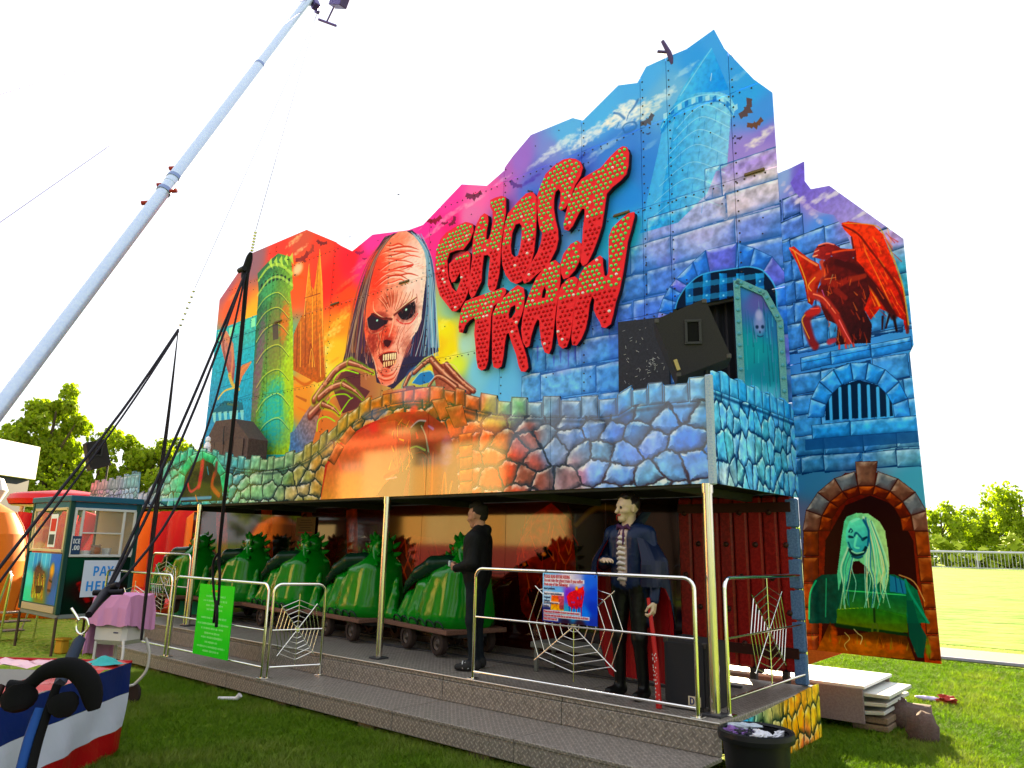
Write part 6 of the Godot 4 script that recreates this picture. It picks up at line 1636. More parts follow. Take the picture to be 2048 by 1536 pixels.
	var dp := Painter.new(128, 400, "1a6a90")
	dp.keys([[20, 20, "3a78b8"], [64, 60, "5a5aa0"], [100, 120, "2a6aa0"], [30, 200, "108898"], [70, 260, "0a7890"], [60, 330, "58b0c8"], [110, 380, "7a70b8"], [20, 380, "3090c0"]])
	for k in 60:
		var x := rg.randf_range(22, 106); var y := rg.randf_range(60, 340)
		dp.stroke([x, y, x + rg.randf_range(-3, 3), y + rg.randf_range(30, 90)], 1, 3, ["083850", "60c8d8", "9a80c0", "0a5870"][k % 4], 0.35, 0.8)
	dp.blob(64, 128, 20, 40, 0, "8a90c8", 0.9); dp.blob(64, 105, 13, 20, 0, "a8a8d8", 0.9); dp.blob(57, 138, 6, 7, 0, "102848", 1.0); dp.blob(72, 138, 6, 7, 0, "102848", 1.0); dp.blob(64, 152, 3, 5, 0, "183050", 1.0); dp.stroke([57, 162, 64, 165, 72, 162], 2, 2, "203860", 0.9)
	var dm := art_mat("door_art", dp, 0.3)
	var dl := B.new()
	var dtf := Transform3D(Basis(Vector3.UP, deg_to_rad(32.0)), V(-2.72 + 9, 0, 0.03))
	dl.prism(poly2([-0.5, 3.05, 0, 3.05, 0, 4.2, -0.16, 4.56, -0.5, 4.72]), 0.04, dtf, Rect2(-0.5, 3.05, 0.5, 1.67))
	var d2 := obj("door_leaf", dl, dm, t)
	d2.set_meta("label", "teal painted door leaf with studded edge and a skull")
	var fr := B.new(); var sd := B.new()
	var path := [V(-0.47, 3.06, 0.012), V(-0.47, 4.67, 0.012), V(-0.18, 4.52, 0.012), V(-0.035, 4.2, 0.012), V(-0.035, 3.06, 0.012)]
	for i in 4:
		var a: Vector3 = path[i]; var c: Vector3 = path[i + 1]
		var bs := Basis(dtf.basis * (c - a).normalized(), dtf.basis * Vector3(-(c - a).y, (c - a).x, 0).normalized(), dtf.basis * Vector3(0, 0, 1))
		fr.box(dtf * ((a + c) * 0.5), V((c - a).length() + 0.02, 0.07, 0.02), bs)
		var nn := maxi(3, int((c - a).length() / 0.13))
		for k in nn:
			sd.lathe(dtf * (a.lerp(c, (k + 0.5) / nn) + V(0, 0, 0.01)), [[0.022, 0.0], [0.018, 0.012], [0.0, 0.018]], 8, dtf.basis * Basis(Vector3.RIGHT, PI / 2))
	var frm := obj("door_edging", fr, mottled("teal_iron", Color(0.04, 0.22, 0.28), Color(0.14, 0.38, 0.42), 4.0, 0.4), d2)
	obj("studs", sd, mat("stud_blue", Color(0.06, 0.3, 0.42), 0.3), d2).set_meta("kind", "stuff")

# a letter outline split at its counter so that every piece is simple
func holed(o: PackedVector2Array, k: String) -> Array:
	if not COUNTERS.has(k): return [o]
	var h := poly2(COUNTERS[k])
	var cx := 0.0
	for q in h: cx += q.x / h.size()
	var r := []
	for x in [[-20.0, cx], [cx, 20.0]]:
		for a in Geometry2D.intersect_polygons(o, PackedVector2Array([Vector2(x[0], -9), Vector2(x[1], -9), Vector2(x[1], 20), Vector2(x[0], 20)])):
			for q in Geometry2D.clip_polygons(a, h): r.append(q)
	return r
func name_sign() -> void:
	var t := thing("name_sign", "big red bulb-studded GHOST TRAIN lettering fixed to the show front", "sign", V(-6.3, 4.0, -7.67))
	var red := mat("sign_red", Color(0.85, 0.006, 0.01), 0.4)
	var edge := mat("sign_side", Color(0.012, 0.008, 0.02), 0.6)
	var gm := mat("bulb_green", Color(0.1, 0.75, 0.16), 0.2); var rm := mat("bulb_red", Color(0.5, 0.004, 0.008), 0.25); var wm := mat("bulb_clear", Color(0.8, 0.78, 0.75), 0.1)
	var rg := RandomNumberGenerator.new(); rg.seed = 8
	var tf := Transform3D(Basis.IDENTITY, V(6.3, -4.0, 0))
	for k in LETTERS:
		var o := poly2(LETTERS[k])
		var nm: String = {"T2": "letter_t", "I_DOT": "letter_i_dot"}.get(k, "letter_" + String(k).to_lower())
		var f := B.new()
		for q in holed(o, k): f.prism(q, 0.012, tf)
		var L := obj(nm, f, red, t)
		var s := B.new()
		var core := Geometry2D.offset_polygon(o, -0.006)
		for q in holed(core[0], k): s.prism(q, 0.075, Transform3D(Basis.IDENTITY, V(6.3, -4.0, -0.0125)))
		obj("letter_box", s, edge, L)
		var g := B.new(); var r := B.new(); var w := B.new()
		var ghost: bool = k in ["G", "H", "O", "S", "T"]
		var ins := Geometry2D.offset_polygon(o, -0.028)
		var hl := PackedVector2Array()
		if COUNTERS.has(k): hl = Geometry2D.offset_polygon(poly2(COUNTERS[k]), 0.03)[0]
		var rows := 0
		var y := 3.6
		while y < 8.0:
			var x := -8.4 + (0.037 if rows % 2 else 0.0)
			while x < -4.0:
				var p := Vector2(x + rg.randf_range(-0.006, 0.006), y + rg.randf_range(-0.006, 0.006))
				var ok := false
				for q in ins:
					if Geometry2D.is_point_in_polygon(p, q): ok = true
				if ok and hl.size() > 0 and Geometry2D.is_point_in_polygon(p, hl): ok = false
				if ok:
					var top: bool = p.y > (6.08 if ghost else 5.0)
					var v := rg.randf()
					var b: B = g if top else r
					if v < 0.045: b = w
					if v < 0.97: b.lathe(tf * V(p.x, p.y, 0.0), [[0.022, 0.0], [0.0215, 0.008], [0.015, 0.02], [0.0, 0.025]], 7, Basis(Vector3.RIGHT, PI / 2))
				x += 0.074
			y += 0.066; rows += 1
		if g.v.size() > 0: obj("green_bulbs", g, gm, L).set_meta("kind", "stuff")
		if r.v.size() > 0: obj("red_bulbs", r, rm, L).set_meta("kind", "stuff")
		if w.v.size() > 0: obj("clear_bulbs", w, wm, L).set_meta("kind", "stuff")

func balcony() -> void:
	var t := thing("balcony", "balcony painted as a rubble stone parapet above the loading platform", "balcony", V(-8, 2.3, -5.8))
	var m := art_mat("fascia_art", art_fascia(), 0.07, 0.8)
	var ol: Array = BALCONY_TOP.duplicate()
	var x1: float = ol[ol.size() - 2]; var x0: float = ol[0]
	ol += [x1, 2.3, x0, 2.3]
	panels(ol, [x0 - 0.01, -11.0, -8.42, -6.16, -4.4, x1 + 0.01], [2.2, 3.8], [], 0.006, 0.02, Transform3D(Basis.IDENTITY, V(8, -2.3, 0)), Rect2(-13.62, 3.55 - 222.0 / 170.0, 11.0, 222.0 / 170.0), m, t, "front_panel")
	# cobbled return at the right
	var sp := []
	for i in 22:
		var u := 0.02 + i * 0.0895
		var yy := 3.27 + (0.03 if (i / 2) % 2 else 0.0)
		sp += [u, yy]
	sp += [1.96, 3.2, 1.96, 2.3, 0.0, 2.3]
	var b := B.new()
	b.prism(poly2(sp), 0.02, Transform3D(Basis(Vector3.UP, PI / 2), V(5.32, -2.3, -0.02)), Rect2(-0.02, 3.4 - 1.12, 2.06, 1.12))
	obj("side_panel", b, art_mat("side_art", art_side(), 0.3, 0.2), t)
	var cp := B.new()
	cp.box(V(5.295, 0.46, -0.015), V(0.06, 0.94, 0.05))
	obj("corner_trim", cp, mottled("worn_blue", Color(0.16, 0.3, 0.5), Color(0.45, 0.5, 0.55), 5.0, 0.5), t)
	# low wing at the left end
	var wp := Painter.new(400, 100, "8090a8")
	wp.keys([[10, 30, "c08090"], [80, 40, "b090a0"], [200, 40, "9098a8"], [350, 40, "80a8b0"], [200, 90, "7078b0"], [350, 90, "88a0b8"], [20, 90, "606878"]])
	wp.rubble(0, 46, 400, 100, 26.0, 18.0, "182030", "e8e8f0", 5)
	var lo := []
	for i in 13:
		var xx := -15.62 + i * 0.16
		var yy: float = 2.8 + 0.02 * i * i / 24.0 + (0.045 if i % 2 else 0.0)
		lo += [xx, yy, xx + 0.155, yy]
		wp.stone([xx * 188.0 + 2937.0, 4, xx * 188.0 + 2965.0, 4, xx * 188.0 + 2965.0, 46, xx * 188.0 + 2937.0, 46], "", "203040", "f8f0f4", 1.6, 0.7)
	lo += [-13.5, 2.36, -15.62, 2.36]
	var w := B.new()
	w.prism(poly2(lo), 0.02, Transform3D(Basis.IDENTITY, V(8, -2.3, 0.0)), Rect2(-15.62, 2.36, 2.13, 0.53))
	obj("side_wing", w, art_mat("wing_wall_art", wp, 0.3), t)
	var dk := mat("black_board", Color(0.012, 0.012, 0.014), 0.8)
	var fl := B.new()
	fl.box(V(-0.05, 0.09, -0.99), V(10.6, 0.1, 1.9))
	obj("floor", fl, dk, t)
	for i in 6:
		var be := B.new()
		be.box(V(-4.9 + i * 1.95, 0.0, -1.0), V(0.07, 0.08, 1.88))
		obj("joist", be, mat("frame_steel", Color(0.05, 0.05, 0.055)), t)
	var rl := B.new()
	rl.box(V(-0.05, 0.0, -0.06), V(10.6, 0.06, 0.05))
	obj("edge_beam", rl, mat("frame_steel", Color(0.05, 0.05, 0.055)), t)

func tread_mat() -> StandardMaterial3D:
	if M.has("tread"): return M["tread"]
	var im := Image.create(512, 512, false, Image.FORMAT_RGB8); var hm := Image.create(512, 512, false, Image.FORMAT_RGB8)
	var f := FastNoiseLite.new(); f.seed = 2; f.frequency = 0.012; f.fractal_octaves = 5
	for y in 512:
		for x in 512:
			var best := 0.0
			for k in 2:
				var u := fposmod(x + 32.0 * k, 64.0) - 32.0; var v := fposmod(y + 32.0 * k, 64.0) - 32.0
				var a := 0.785 if k == 0 else -0.785
				var p := u * cos(a) + v * sin(a); var q := v * cos(a) - u * sin(a)
				best = maxf(best, clampf((1.0 - (p / 21.0) * (p / 21.0) - (q / 7.0) * (q / 7.0)) * 2.5, 0.0, 1.0))
			var n := f.get_noise_2d(x, y) * 0.14 + f.get_noise_2d(x * 9.0, y * 9.0) * 0.03
			var c := 0.62 + 0.2 * best + n
			im.set_pixel(x, y, Color(c, c * 0.965, c * 0.93))
			hm.set_pixel(x, y, Color(best, best, best))
	hm.bump_map_to_normal_map(5.0)
	var m := mat("tread", Color(0.55, 0.52, 0.48), 0.42, 0.1)
	m.albedo_texture = ImageTexture.create_from_image(im)
	m.normal_enabled = true; m.normal_texture = ImageTexture.create_from_image(hm); m.normal_scale = 0.8
	m.uv1_triplanar = true; m.uv1_world_triplanar = true; m.uv1_scale = Vector3.ONE * 2.4
	return m
func platform() -> void:
	var t := thing("loading_platform", "checker plate loading platform with one long step along its front", "platform", V(-7.8, 0, -6.0))
	var tm := tread_mat()
	var n := 7
	var x0 := -12.95; var L := (12.95 - 2.62) / n
	for i in n:
		var cx := x0 + L * (i + 0.5) + 7.8
		var b := B.new(); b.box(V(cx, 0.455, -0.66), V(L - 0.008, 0.05, 2.12)); obj("deck_plate", b, tm, t)
		b = B.new(); b.box(V(cx, 0.335, 0.392), V(L - 0.006, 0.186, 0.03)); obj("riser_plate", b, tm, t)
		b = B.new(); b.box(V(cx, 0.225, 0.72), V(L - 0.008, 0.03, 0.68)); obj("tread_plate", b, tm, t)
		b = B.new(); b.box(V(cx, 0.135, 1.04), V(L - 0.006, 0.148, 0.025)); obj("riser_plate", b, tm, t)
		b = B.new(); b.tube([V(cx - L * 0.5, 0.478, 0.408), V(cx + L * 0.5, 0.478, 0.408)], 0.008, 6); obj("nosing", b, mat("worn_alu", Color(0.5, 0.47, 0.42), 0.35, 0.8), t)
		b = B.new(); b.box(V(cx + 0.3, 0.03, 0.9), V(0.24, 0.06, 0.2)); obj("support_block", b, mottled("old_timber", Color(0.12, 0.08, 0.05), Color(0.22, 0.16, 0.1), 3.0, 0.9), t)
		for z in [0.3, -1.3]: b = B.new(); b.box(V(cx, 0.2, z), V(0.1, 0.4, 0.1)); obj("leg", b, mat("frame_steel", Color(0.05, 0.05, 0.055)), t)
	# track rails on the deck
	for z in [-6.62, -7.12]:
		var b := B.new(); b.box(V(-0.2, 0.49, z + 6.0), V(9.8, 0.02, 0.04)); obj("track_rail", b, mat("frame_steel", Color(0.05, 0.05, 0.055)), t)
	var sk := B.new(); sk.box(V(-0.1, 0.2, -1.76), V(10.3, 0.38, 0.04)); obj("rear_skirt", sk, mat("black_board", Color(0.012, 0.012, 0.014), 0.8), t)
	var sp := B.new()
	var ap := Painter.new(420, 110, "b0a040")
	ap.keys([[10, 60, "30a0e0"], [60, 60, "48a8d0"], [130, 60, "a0b070"], [180, 50, "b0a868"], [240, 50, "e0a020"], [300, 60, "e8a018"], [360, 60, "f0b830"], [410, 50, "e8c030"], [330, 90, "e88048"]])
	ap.rubble(0, 0, 420, 110, 30.0, 44.0, "0c2418", "fff8c0", 9)
	sp.prism(poly2([0, 0.02, 2.05, 0.02, 2.05, 0.5, 0.0, 0.42]), 0.02, Transform3D(Basis(Vector3.UP, PI / 2), V(5.185, 0, 0.24)), Rect2(0, 0, 2.1, 0.55))
	obj("side_panel", sp, art_mat("base_art", ap, 0.4), t)
	# wall behind the cars
	var w := thing("back_wall", "dark red painted wall behind the train cars under the balcony", "wall", V(-9, 0.48, -7.72))
	var bm := art_mat("back_art", art_back(), 0.06, 0.48)
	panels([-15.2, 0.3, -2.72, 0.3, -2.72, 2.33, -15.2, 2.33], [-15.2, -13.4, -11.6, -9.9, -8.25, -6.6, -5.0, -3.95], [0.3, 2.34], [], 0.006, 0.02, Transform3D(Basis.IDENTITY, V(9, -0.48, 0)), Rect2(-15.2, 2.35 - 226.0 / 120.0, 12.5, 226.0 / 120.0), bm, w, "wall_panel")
	# red plank doors with studs and iron straps
	var d := thing("plank_door", "red plank door with rows of round studs and iron straps", "door", V(-3.35, 0.48, -7.66))
	for i in 8:
		var b := B.new()
		b.box(V(-0.56 + i * 0.16, 0.98, 0.0), V(0.152, 1.72, 0.05), Basis.IDENTITY, 0.022)
		obj("plank", b, mottled("red_plank%d" % (i % 3), Color(0.1 + 0.03 * (i % 3), 0.004, 0.005), Color(0.26, 0.012, 0.01), 1.4 + 0.3 * (i % 3), 0.22), d)
	var bk := B.new(); bk.box(V(0, 0.98, -0.05), V(1.28, 1.74, 0.03)); obj("backing_board", bk, mat("black_board", Color(0.012, 0.012, 0.014), 0.8), d)
	for y in [0.3, 1.72]:
		var b := B.new()
		b.box(V(0, y, 0.03), V(1.26, 0.1, 0.02)); obj("iron_strap", b, mat("dark_iron", Color(0.04, 0.014, 0.012), 0.35, 0.4), d)
	for i in 8:
		for k in 5:
			if (i + k) % 2: continue
			var b := B.new()
			b.lathe(V(-0.56 + i * 0.16, 0.35 + k * 0.33, 0.024), [[0.032, 0.0], [0.027, 0.016], [0.014, 0.028], [0.0, 0.032]], 10, Basis(Vector3.RIGHT, PI / 2)); obj("stud", b, mat("dark_iron", Color(0.04, 0.014, 0.012)), d)
	# painted stone pier beside the door
	var pr := B.new()
	for i in 6: pr.box(V(0, 0.16 + i * 0.3, 0), V(0.13, 0.292, 0.06), Basis.IDENTITY, 0.015)
	var pw := thing("stone_pier", "narrow blue painted block pier right of the red plank door", "pier", V(-2.72, 0.48, -7.66))
	for i in 6:
		var b := B.new(); b.box(V(0, 0.16 + i * 0.3, 0), V(0.13, 0.292, 0.06), Basis.IDENTITY, 0.015)
		obj("block", b, mottled("blue_block", Color(0.03, 0.08, 0.2), Color(0.1, 0.18, 0.36), 3.0, 0.4), pw)

# ---------------------------------------------------------------- posts, rails
func web(c: Vector3, u: Vector3, rw: float, rh: float, ang: Array, rings: int, m: Material, parent: Node) -> void:
	var ends := []
	for a in ang:
		ends.append(c + u * (cos(a) * rw) + Vector3.UP * (sin(a) * rh))
	for e in ends:
		var b := B.new(); b.tube([c, e], 0.0065, 6); obj("web_spoke", b, m, parent)
	for k in range(1, rings + 1):
		var f := 0.95 * k / rings - 0.05
		var b := B.new()
		for i in ends.size():
			b.tube([c.lerp(ends[i], f * (1.0 if i % 2 else 0.92)), c.lerp(ends[(i + 1) % ends.size()], f * (1.0 if (i + 1) % 2 else 0.92))], 0.005, 5)
		obj("web_ring", b, m, parent)
	var h := B.new()
	var nn := u.cross(Vector3.UP)
	h.lathe(c - nn * 0.008, [[0.0, 0.0], [0.022, 0.0], [0.022, 0.016], [0.0, 0.016]], 10, Basis(u, nn, Vector3.UP))
	obj("web_hub", h, m, parent)
func rail(label: String, o: Vector3, u: Vector3, w: float, h: float, mid: float, low: float, wc := -1.0, wr := 0.0) -> Node3D:
	var t := thing("barrier", label, "barrier", o, 0.0, "chrome barriers round the platform")
	var ch := mat("chrome", Color(0.78, 0.76, 0.72), 0.13, 1.0)
	var b := B.new()
	b.tube(bent(Vector3.ZERO, u, w, h, 0.09), 0.0175, 10)
	obj("frame", b, ch, t)
	for y in [mid, low]:
		if y < 0.0: continue
		b = B.new(); b.tube([u * 0.01 + V(0, y, 0), u * (w - 0.01) + V(0, y, 0)], 0.01 if y == mid else 0.014, 8); obj("cross_bar", b, ch, t)
	for e in [0.0, w]:
		b = B.new(); b.box(u * e + V(0, 0.006, 0), V(0.09, 0.012, 0.09)); obj("foot_plate", b, ch, t)
	if wc >= 0.0:
		var an := []
		for k in 8: an.append(TAU * (k + 0.0) / 8.0)
		web(u * wc + V(0, mid, 0), u, wr, minf(mid - low, h - mid) * 1.0, an, 6, ch, t)
	return t
func posts_and_rails() -> void:
	var br := mat("brass_chrome", Color(0.7, 0.64, 0.55), 0.2, 1.0)
	var q := [[-2.76, "thick polished post at the near right corner of the balcony", 0.034], [-6.83, "polished post standing between the second and third green cars from the right", 0.03], [-11.28, "polished post farthest left, beside the green rules board", 0.03]]
	for a in q:
		var t := thing("support_post", a[1], "post", V(a[0], 0.48, -5.82), 0.0, "polished posts holding up the balcony")
		var b := B.new(); b.tube([V(0, 0.0, 0), V(0, 1.82, 0)], a[2] * 1.25, 16); obj("shaft", b, br, t)
		b = B.new(); b.box(V(0, 0.01, 0), V(0.16, 0.02, 0.16)); obj("base_plate", b, mat("frame_steel", Color(0.05, 0.05, 0.055)), t)
		b = B.new(); b.lathe(V(0, 1.74, 0), [[0.0, 0.08], [a[2] * 1.5, 0.08], [a[2] * 1.5, 0.0], [0.0, 0.0]], 14); obj("collar", b, br, t)
	var X := V(1, 0, 0); var Zb := V(0, 0, -1)
	rail("wide spider-web barrier carrying the warning sign, in front of the caped figure", V(-5.2, 0.48, -5.64), X, 2.38, 1.05, 0.585, 0.07, 1.2, 0.62)
	rail("spider-web barrier across the right-hand end of the platform", V(-2.68, 0.48, -5.9), Zb, 1.8, 1.05, 0.58, 0.12, 0.9, 0.5)
	rail("chrome barrier on the step carrying the green rules board", V(-10.08, 0.24, -4.98), X, 2.24, 1.03, 0.52, 0.12)
	rail("chrome barrier on the step left of the green rules board, nearest the pay booth", V(-12.3, 0.24, -4.98), X, 2.12, 1.04, 0.52, 0.12, 1.0, 0.5)
	rail("short spider-web gate turned across the step right of the green board", V(-7.79, 0.24, -5.02), V(0.35, 0, -0.937).normalized(), 0.6, 1.03, 0.52, 0.12, 0.3, 0.3)
	rail("spider-web barrier on the upper deck beside the pay booth", V(-12.75, 0.48, -5.85), X, 1.3, 1.05, 0.55, 0.1, 0.5, 0.5)

func spline(p: Array, n: int) -> Array:
	var r := []
	for i in p.size() - 1:
		var a: Vector3 = p[maxi(0, i - 1)]; var b: Vector3 = p[i]; var c: Vector3 = p[i + 1]; var d: Vector3 = p[mini(p.size() - 1, i + 2)]
		for k in n: r.append(b.cubic_interpolate(c, a, d, float(k) / n))
	r.append(p[p.size() - 1])
	return r

# ---------------------------------------------------------------- train cars
func make_car(label: String) -> Node3D:
	var t := thing("train_car", label, "train car", Vector3.ZERO, 0.0, "green monster cars of the ghost train")
	var gr := mat("car_green", Color(0.002, 0.2, 0.008), 0.17)
	gr.clearcoat_enabled = true; gr.clearcoat = 0.35; gr.clearcoat_roughness = 0.08
	var dg := mat("car_dark", Color(0.004, 0.03, 0.014), 0.2)
	var g := Color(1, 1, 1)
	var bones := []
	for s in [-1.0, 1.0]:
		# swelling lobes of the shell, front to back
		for q in [[-0.26, 0.58, -0.34, 0.38, 0.12, 0.13, 0.24], [0.06, 0.72, -0.06, 0.4, 0.19, 0.2, 0.19], [0.36, 0.84, 0.28, 0.42, 0.2, 0.23, 0.16], [0.6, 0.9, 0.58, 0.44, 0.18, 0.22, 0.13]]:
			bones.append([V(q[0], q[1], s * q[6]), V(q[2], q[3], s * (q[6] + 0.04)), q[4], q[5], g])
	bones.append([V(-0.2, 0.5, 0), V(0.55, 0.6, 0), 0.18, 0.24, g]); bones.append([V(-0.28, 0.36, 0), V(0.66, 0.36, 0), 0.13, 0.14, g])
	# neck up to the head
	bones.append([V(0.56, 0.9, 0), V(0.58, 1.12, 0), 0.19, 0.13, g])
	obj("shell", sdf(bones, 0.024, 0.15), gr, t)
	# dark padded rim of the cockpit
	var rb := []
	for s in [-1.0, 1.0]:
		var pr := V(-0.42, 0.64, s * 0.3)
		for q in [[V(-0.2, 0.77, s * 0.36), 0.02, 0.045], [V(0.05, 0.91, s * 0.36), 0.045, 0.08], [V(0.28, 1.02, s * 0.3), 0.08, 0.1], [V(0.48, 1.04, s * 0.18), 0.1, 0.1]]:
			rb.append([pr, q[0], q[1], q[2], g]); pr = q[0]
	obj("cockpit_rim", sdf(rb, 0.025, 0.03), dg, t)
	# monster head with ears, horns and frill
	var h := []
	h.append([V(0.4, 1.3, 0), V(0.55, 1.32, 0), 0.13, 0.13, g]); h.append([V(0.36, 1.26, 0), V(0.16, 1.18, 0), 0.09, 0.055, g]); h.append([V(0.34, 1.2, 0), V(0.18, 1.12, 0), 0.06, 0.04, g])
	for s in [-1.0, 1.0]:
		h.append([V(0.32, 1.36, s * 0.05), V(0.22, 1.28, s * 0.05), 0.035, 0.025, g]); h.append([V(0.5, 1.28, s * 0.1), V(0.62, 1.08, s * 0.15), 0.05, 0.04, g])
	var head := obj("head", sdf(h, 0.018, 0.03), gr, t)
	head.position = V(0.1, -0.09, 0)
	for s in [-1.0, 1.0]:
		for q in [[0.12, 1.19, 0.02, 0.08, 1.3], [0.24, 1.3, 0.05, 0.2, 1.38], [0.36, 1.4, 0.06, 0.34, 1.5], [0.46, 1.42, 0.07, 0.48, 1.54], [0.56, 1.38, 0.09, 0.64, 1.5], [0.62, 1.3, 0.11, 0.76, 1.4], [0.64, 1.2, 0.12, 0.78, 1.24], [0.1, 1.1, 0.04, 0.02, 1.14], [0.64, 1.08, 0.14, 0.76, 1.06]]:
			var ex := V(lerpf(q[0], q[3], 0.75), lerpf(q[1], q[4], 0.75), s * (q[2] + 0.045)); var st := V(q[0], q[1], s * q[2])
			var sp := B.new()
			sp.tube([st, st.lerp(ex, 0.55) + V(0, 0, s * 0.01), ex], [0.04, 0.03, 0.003], 6)
			obj("spike", sp, gr, head)
	for s in [-1.0, 1.0]:
		var e := B.new(); e.lathe(V(0.29, 1.305, s * 0.085), [[0.0, -0.024], [0.018, -0.015], [0.024, 0.0], [0.018, 0.015], [0.0, 0.024]], 10); obj("eye", e, mat("car_eye", Color(0.3, 0.02, 0.01), 0.1), head)
	var seat := B.new()
	seat.box(V(0.28, 0.72, 0), V(0.12, 0.7, 0.56), Basis(Vector3.FORWARD, 0.15), 0.03); seat.box(V(0.0, 0.45, 0), V(0.5, 0.12, 0.56), Basis.IDENTITY, 0.03)
	obj("seat", seat, mat("black_vinyl", Color(0.01, 0.01, 0.012), 0.4), t)
	# leafy fender at the tail, and its footboard
	var fe := []
	for s in [-1.0, 1.0]:
		fe.append([V(-0.72, 0.8, s * 0.24), V(-0.76, 0.36, s * 0.28), 0.03, 0.1, g]); fe.append([V(-0.7, 0.6, s * 0.25), V(-0.84, 0.52, s * 0.28), 0.05, 0.02, g]); fe.append([V(-0.76, 0.36, s * 0.28), V(-0.45, 0.33, s * 0.3), 0.07, 0.05, g]); fe.append([V(-0.72, 0.76, s * 0.25), V(-0.82, 0.7, s * 0.28), 0.03, 0.008, g])
	obj("fender", sdf(fe, 0.02, 0.04), gr, t)
	for i in 6:
		var sc2 := B.new()
		var pts := []
		for k in 9: pts.append(V(-0.36 + i * 0.2 + 0.09 * cos(PI * k / 8.0), 0.31 + 0.075 * sin(PI * k / 8.0), 0.435 - 0.03 * absf(k - 4.0) / 4.0))
		sc2.tube(pts, 0.012, 6); obj("scallop", sc2, dg, t)
	# timber bed
	var bd := B.new(); bd.box(V(-0.02, 0.275, 0), V(1.72, 0.055, 0.86))
	obj("bed", bd, mottled("bed_timber", Color(0.09, 0.04, 0.03), Color(0.2, 0.1, 0.07), 4.0, 0.7, 0.0, 0.4), t)
	var ch := B.new(); ch.box(V(0, 0.22, 0), V(1.5, 0.05, 0.4)); ch.tube([V(-0.95, 0.2, 0), V(0.95, 0.2, 0)], 0.022, 8)
	obj("chassis", ch, mat("frame_steel", Color(0.05, 0.05, 0.055)), t)
	for x in [-0.18, 0.55]:
		for s in [-1.0, 1.0]:
			var bs := Basis(Vector3.RIGHT, PI / 2 * s)
			var w := B.new(); w.lathe(V(x, 0.135, s * 0.3), [[0.075, 0.0], [0.135, 0.0], [0.14, 0.02], [0.14, 0.07], [0.125, 0.085], [0.08, 0.085]], 20, bs)
			var wh := obj("wheel", w, mat("tyre", Color(0.035, 0.022, 0.018), 0.8), t)
			w = B.new(); w.lathe(V(x, 0.135, s * 0.3), [[0.08, 0.07], [0.05, 0.055], [0.03, 0.07], [0.022, 0.09], [0.0, 0.09]], 14, bs); obj("hub", w, mat("hub_steel", Color(0.09, 0.07, 0.06), 0.5, 0.5), wh)
			w = B.new(); w.box(V(x, 0.2, s * 0.27), V(0.06, 0.14, 0.02)); obj("axle_bracket", w, mat("frame_steel", Color(0.05, 0.05, 0.055)), wh)
	return t
func cars() -> void:
	var proto := make_car("green dragon-headed train car behind the standing man, nearest of the five")
	var spots := [[-6.92, -6.86, -13.0, ""], [-8.62, -6.9, -10.0, "green dragon-headed train car second from the right, behind the slim post"], [-10.3, -6.92, -8.0, "green dragon-headed train car in the middle of the row of five"], [-11.95, -6.95, -7.0, "green dragon-headed train car fourth from the right, behind the green board"], [-13.75, -6.95, -6.0, "green dragon-headed train car farthest left, behind the left-hand post"]]
	proto.position = V(spots[0][0], 0.5, spots[0][1]); proto.rotation.y = deg_to_rad(spots[0][2])
	for i in range(1, 5): dup(proto, V(spots[i][0], 0.5, spots[i][1]), deg_to_rad(spots[i][2]), spots[i][3])

# ---------------------------------------------------------------- figures
func join(a: B, b: B) -> void:
	a.v.append_array(b.v); a.n.append_array(b.n); a.t.append_array(b.t); a.c.append_array(b.c)
func moved(b: B, tf: Transform3D) -> B:
	for i in b.v.size():
		b.v[i] = tf * b.v[i]; b.n[i] = tf.basis * b.n[i]
	return b
# head built round its own centre, facing +z; returns skin and hair coloured bones
func head_bones(sk: Color, hair: Color, lip: Color, eye: Color) -> Array:
	var r := [[V(0, 0.03, -0.012), V(0, 0.03, 0.012), 0.093, 0.088, sk], [V(0, -0.03, 0.03), V(0, -0.085, 0.062), 0.066, 0.036, sk], [V(0, -0.05, -0.02), V(0, -0.16, -0.03), 0.058, 0.06, sk], [V(0, 0.012, 0.095), V(0, -0.028, 0.116), 0.012, 0.016, sk]]
	for s in [-1.0, 1.0]:
		r.append([V(s * 0.03, -0.02, 0.062), V(s * 0.052, -0.015, 0.045), 0.03, 0.03, sk])
		r.append([V(s * 0.018, 0.034, 0.088), V(s * 0.05, 0.036, 0.074), 0.013, 0.011, sk])
		r.append([V(s * 0.034, 0.012, 0.086), V(s * 0.036, 0.012, 0.088), 0.012, 0.012, eye])
		r.append([V(s * 0.092, 0.022, -0.012), V(s * 0.092, -0.022, -0.006), 0.017, 0.011, sk])
	r.append([V(-0.022, -0.056, 0.094), V(0.022, -0.056, 0.094), 0.008, 0.008, lip])
	r.append([V(0, 0.062, -0.03), V(0, 0.105, -0.008), 0.099, 0.07, hair]); r.append([V(0, 0.0, -0.06), V(0, 0.06, -0.04), 0.062, 0.075, hair]); r.append([V(-0.05, 0.108, 0.036), V(0.05, 0.108, 0.036), 0.032, 0.032, hair])
	return r
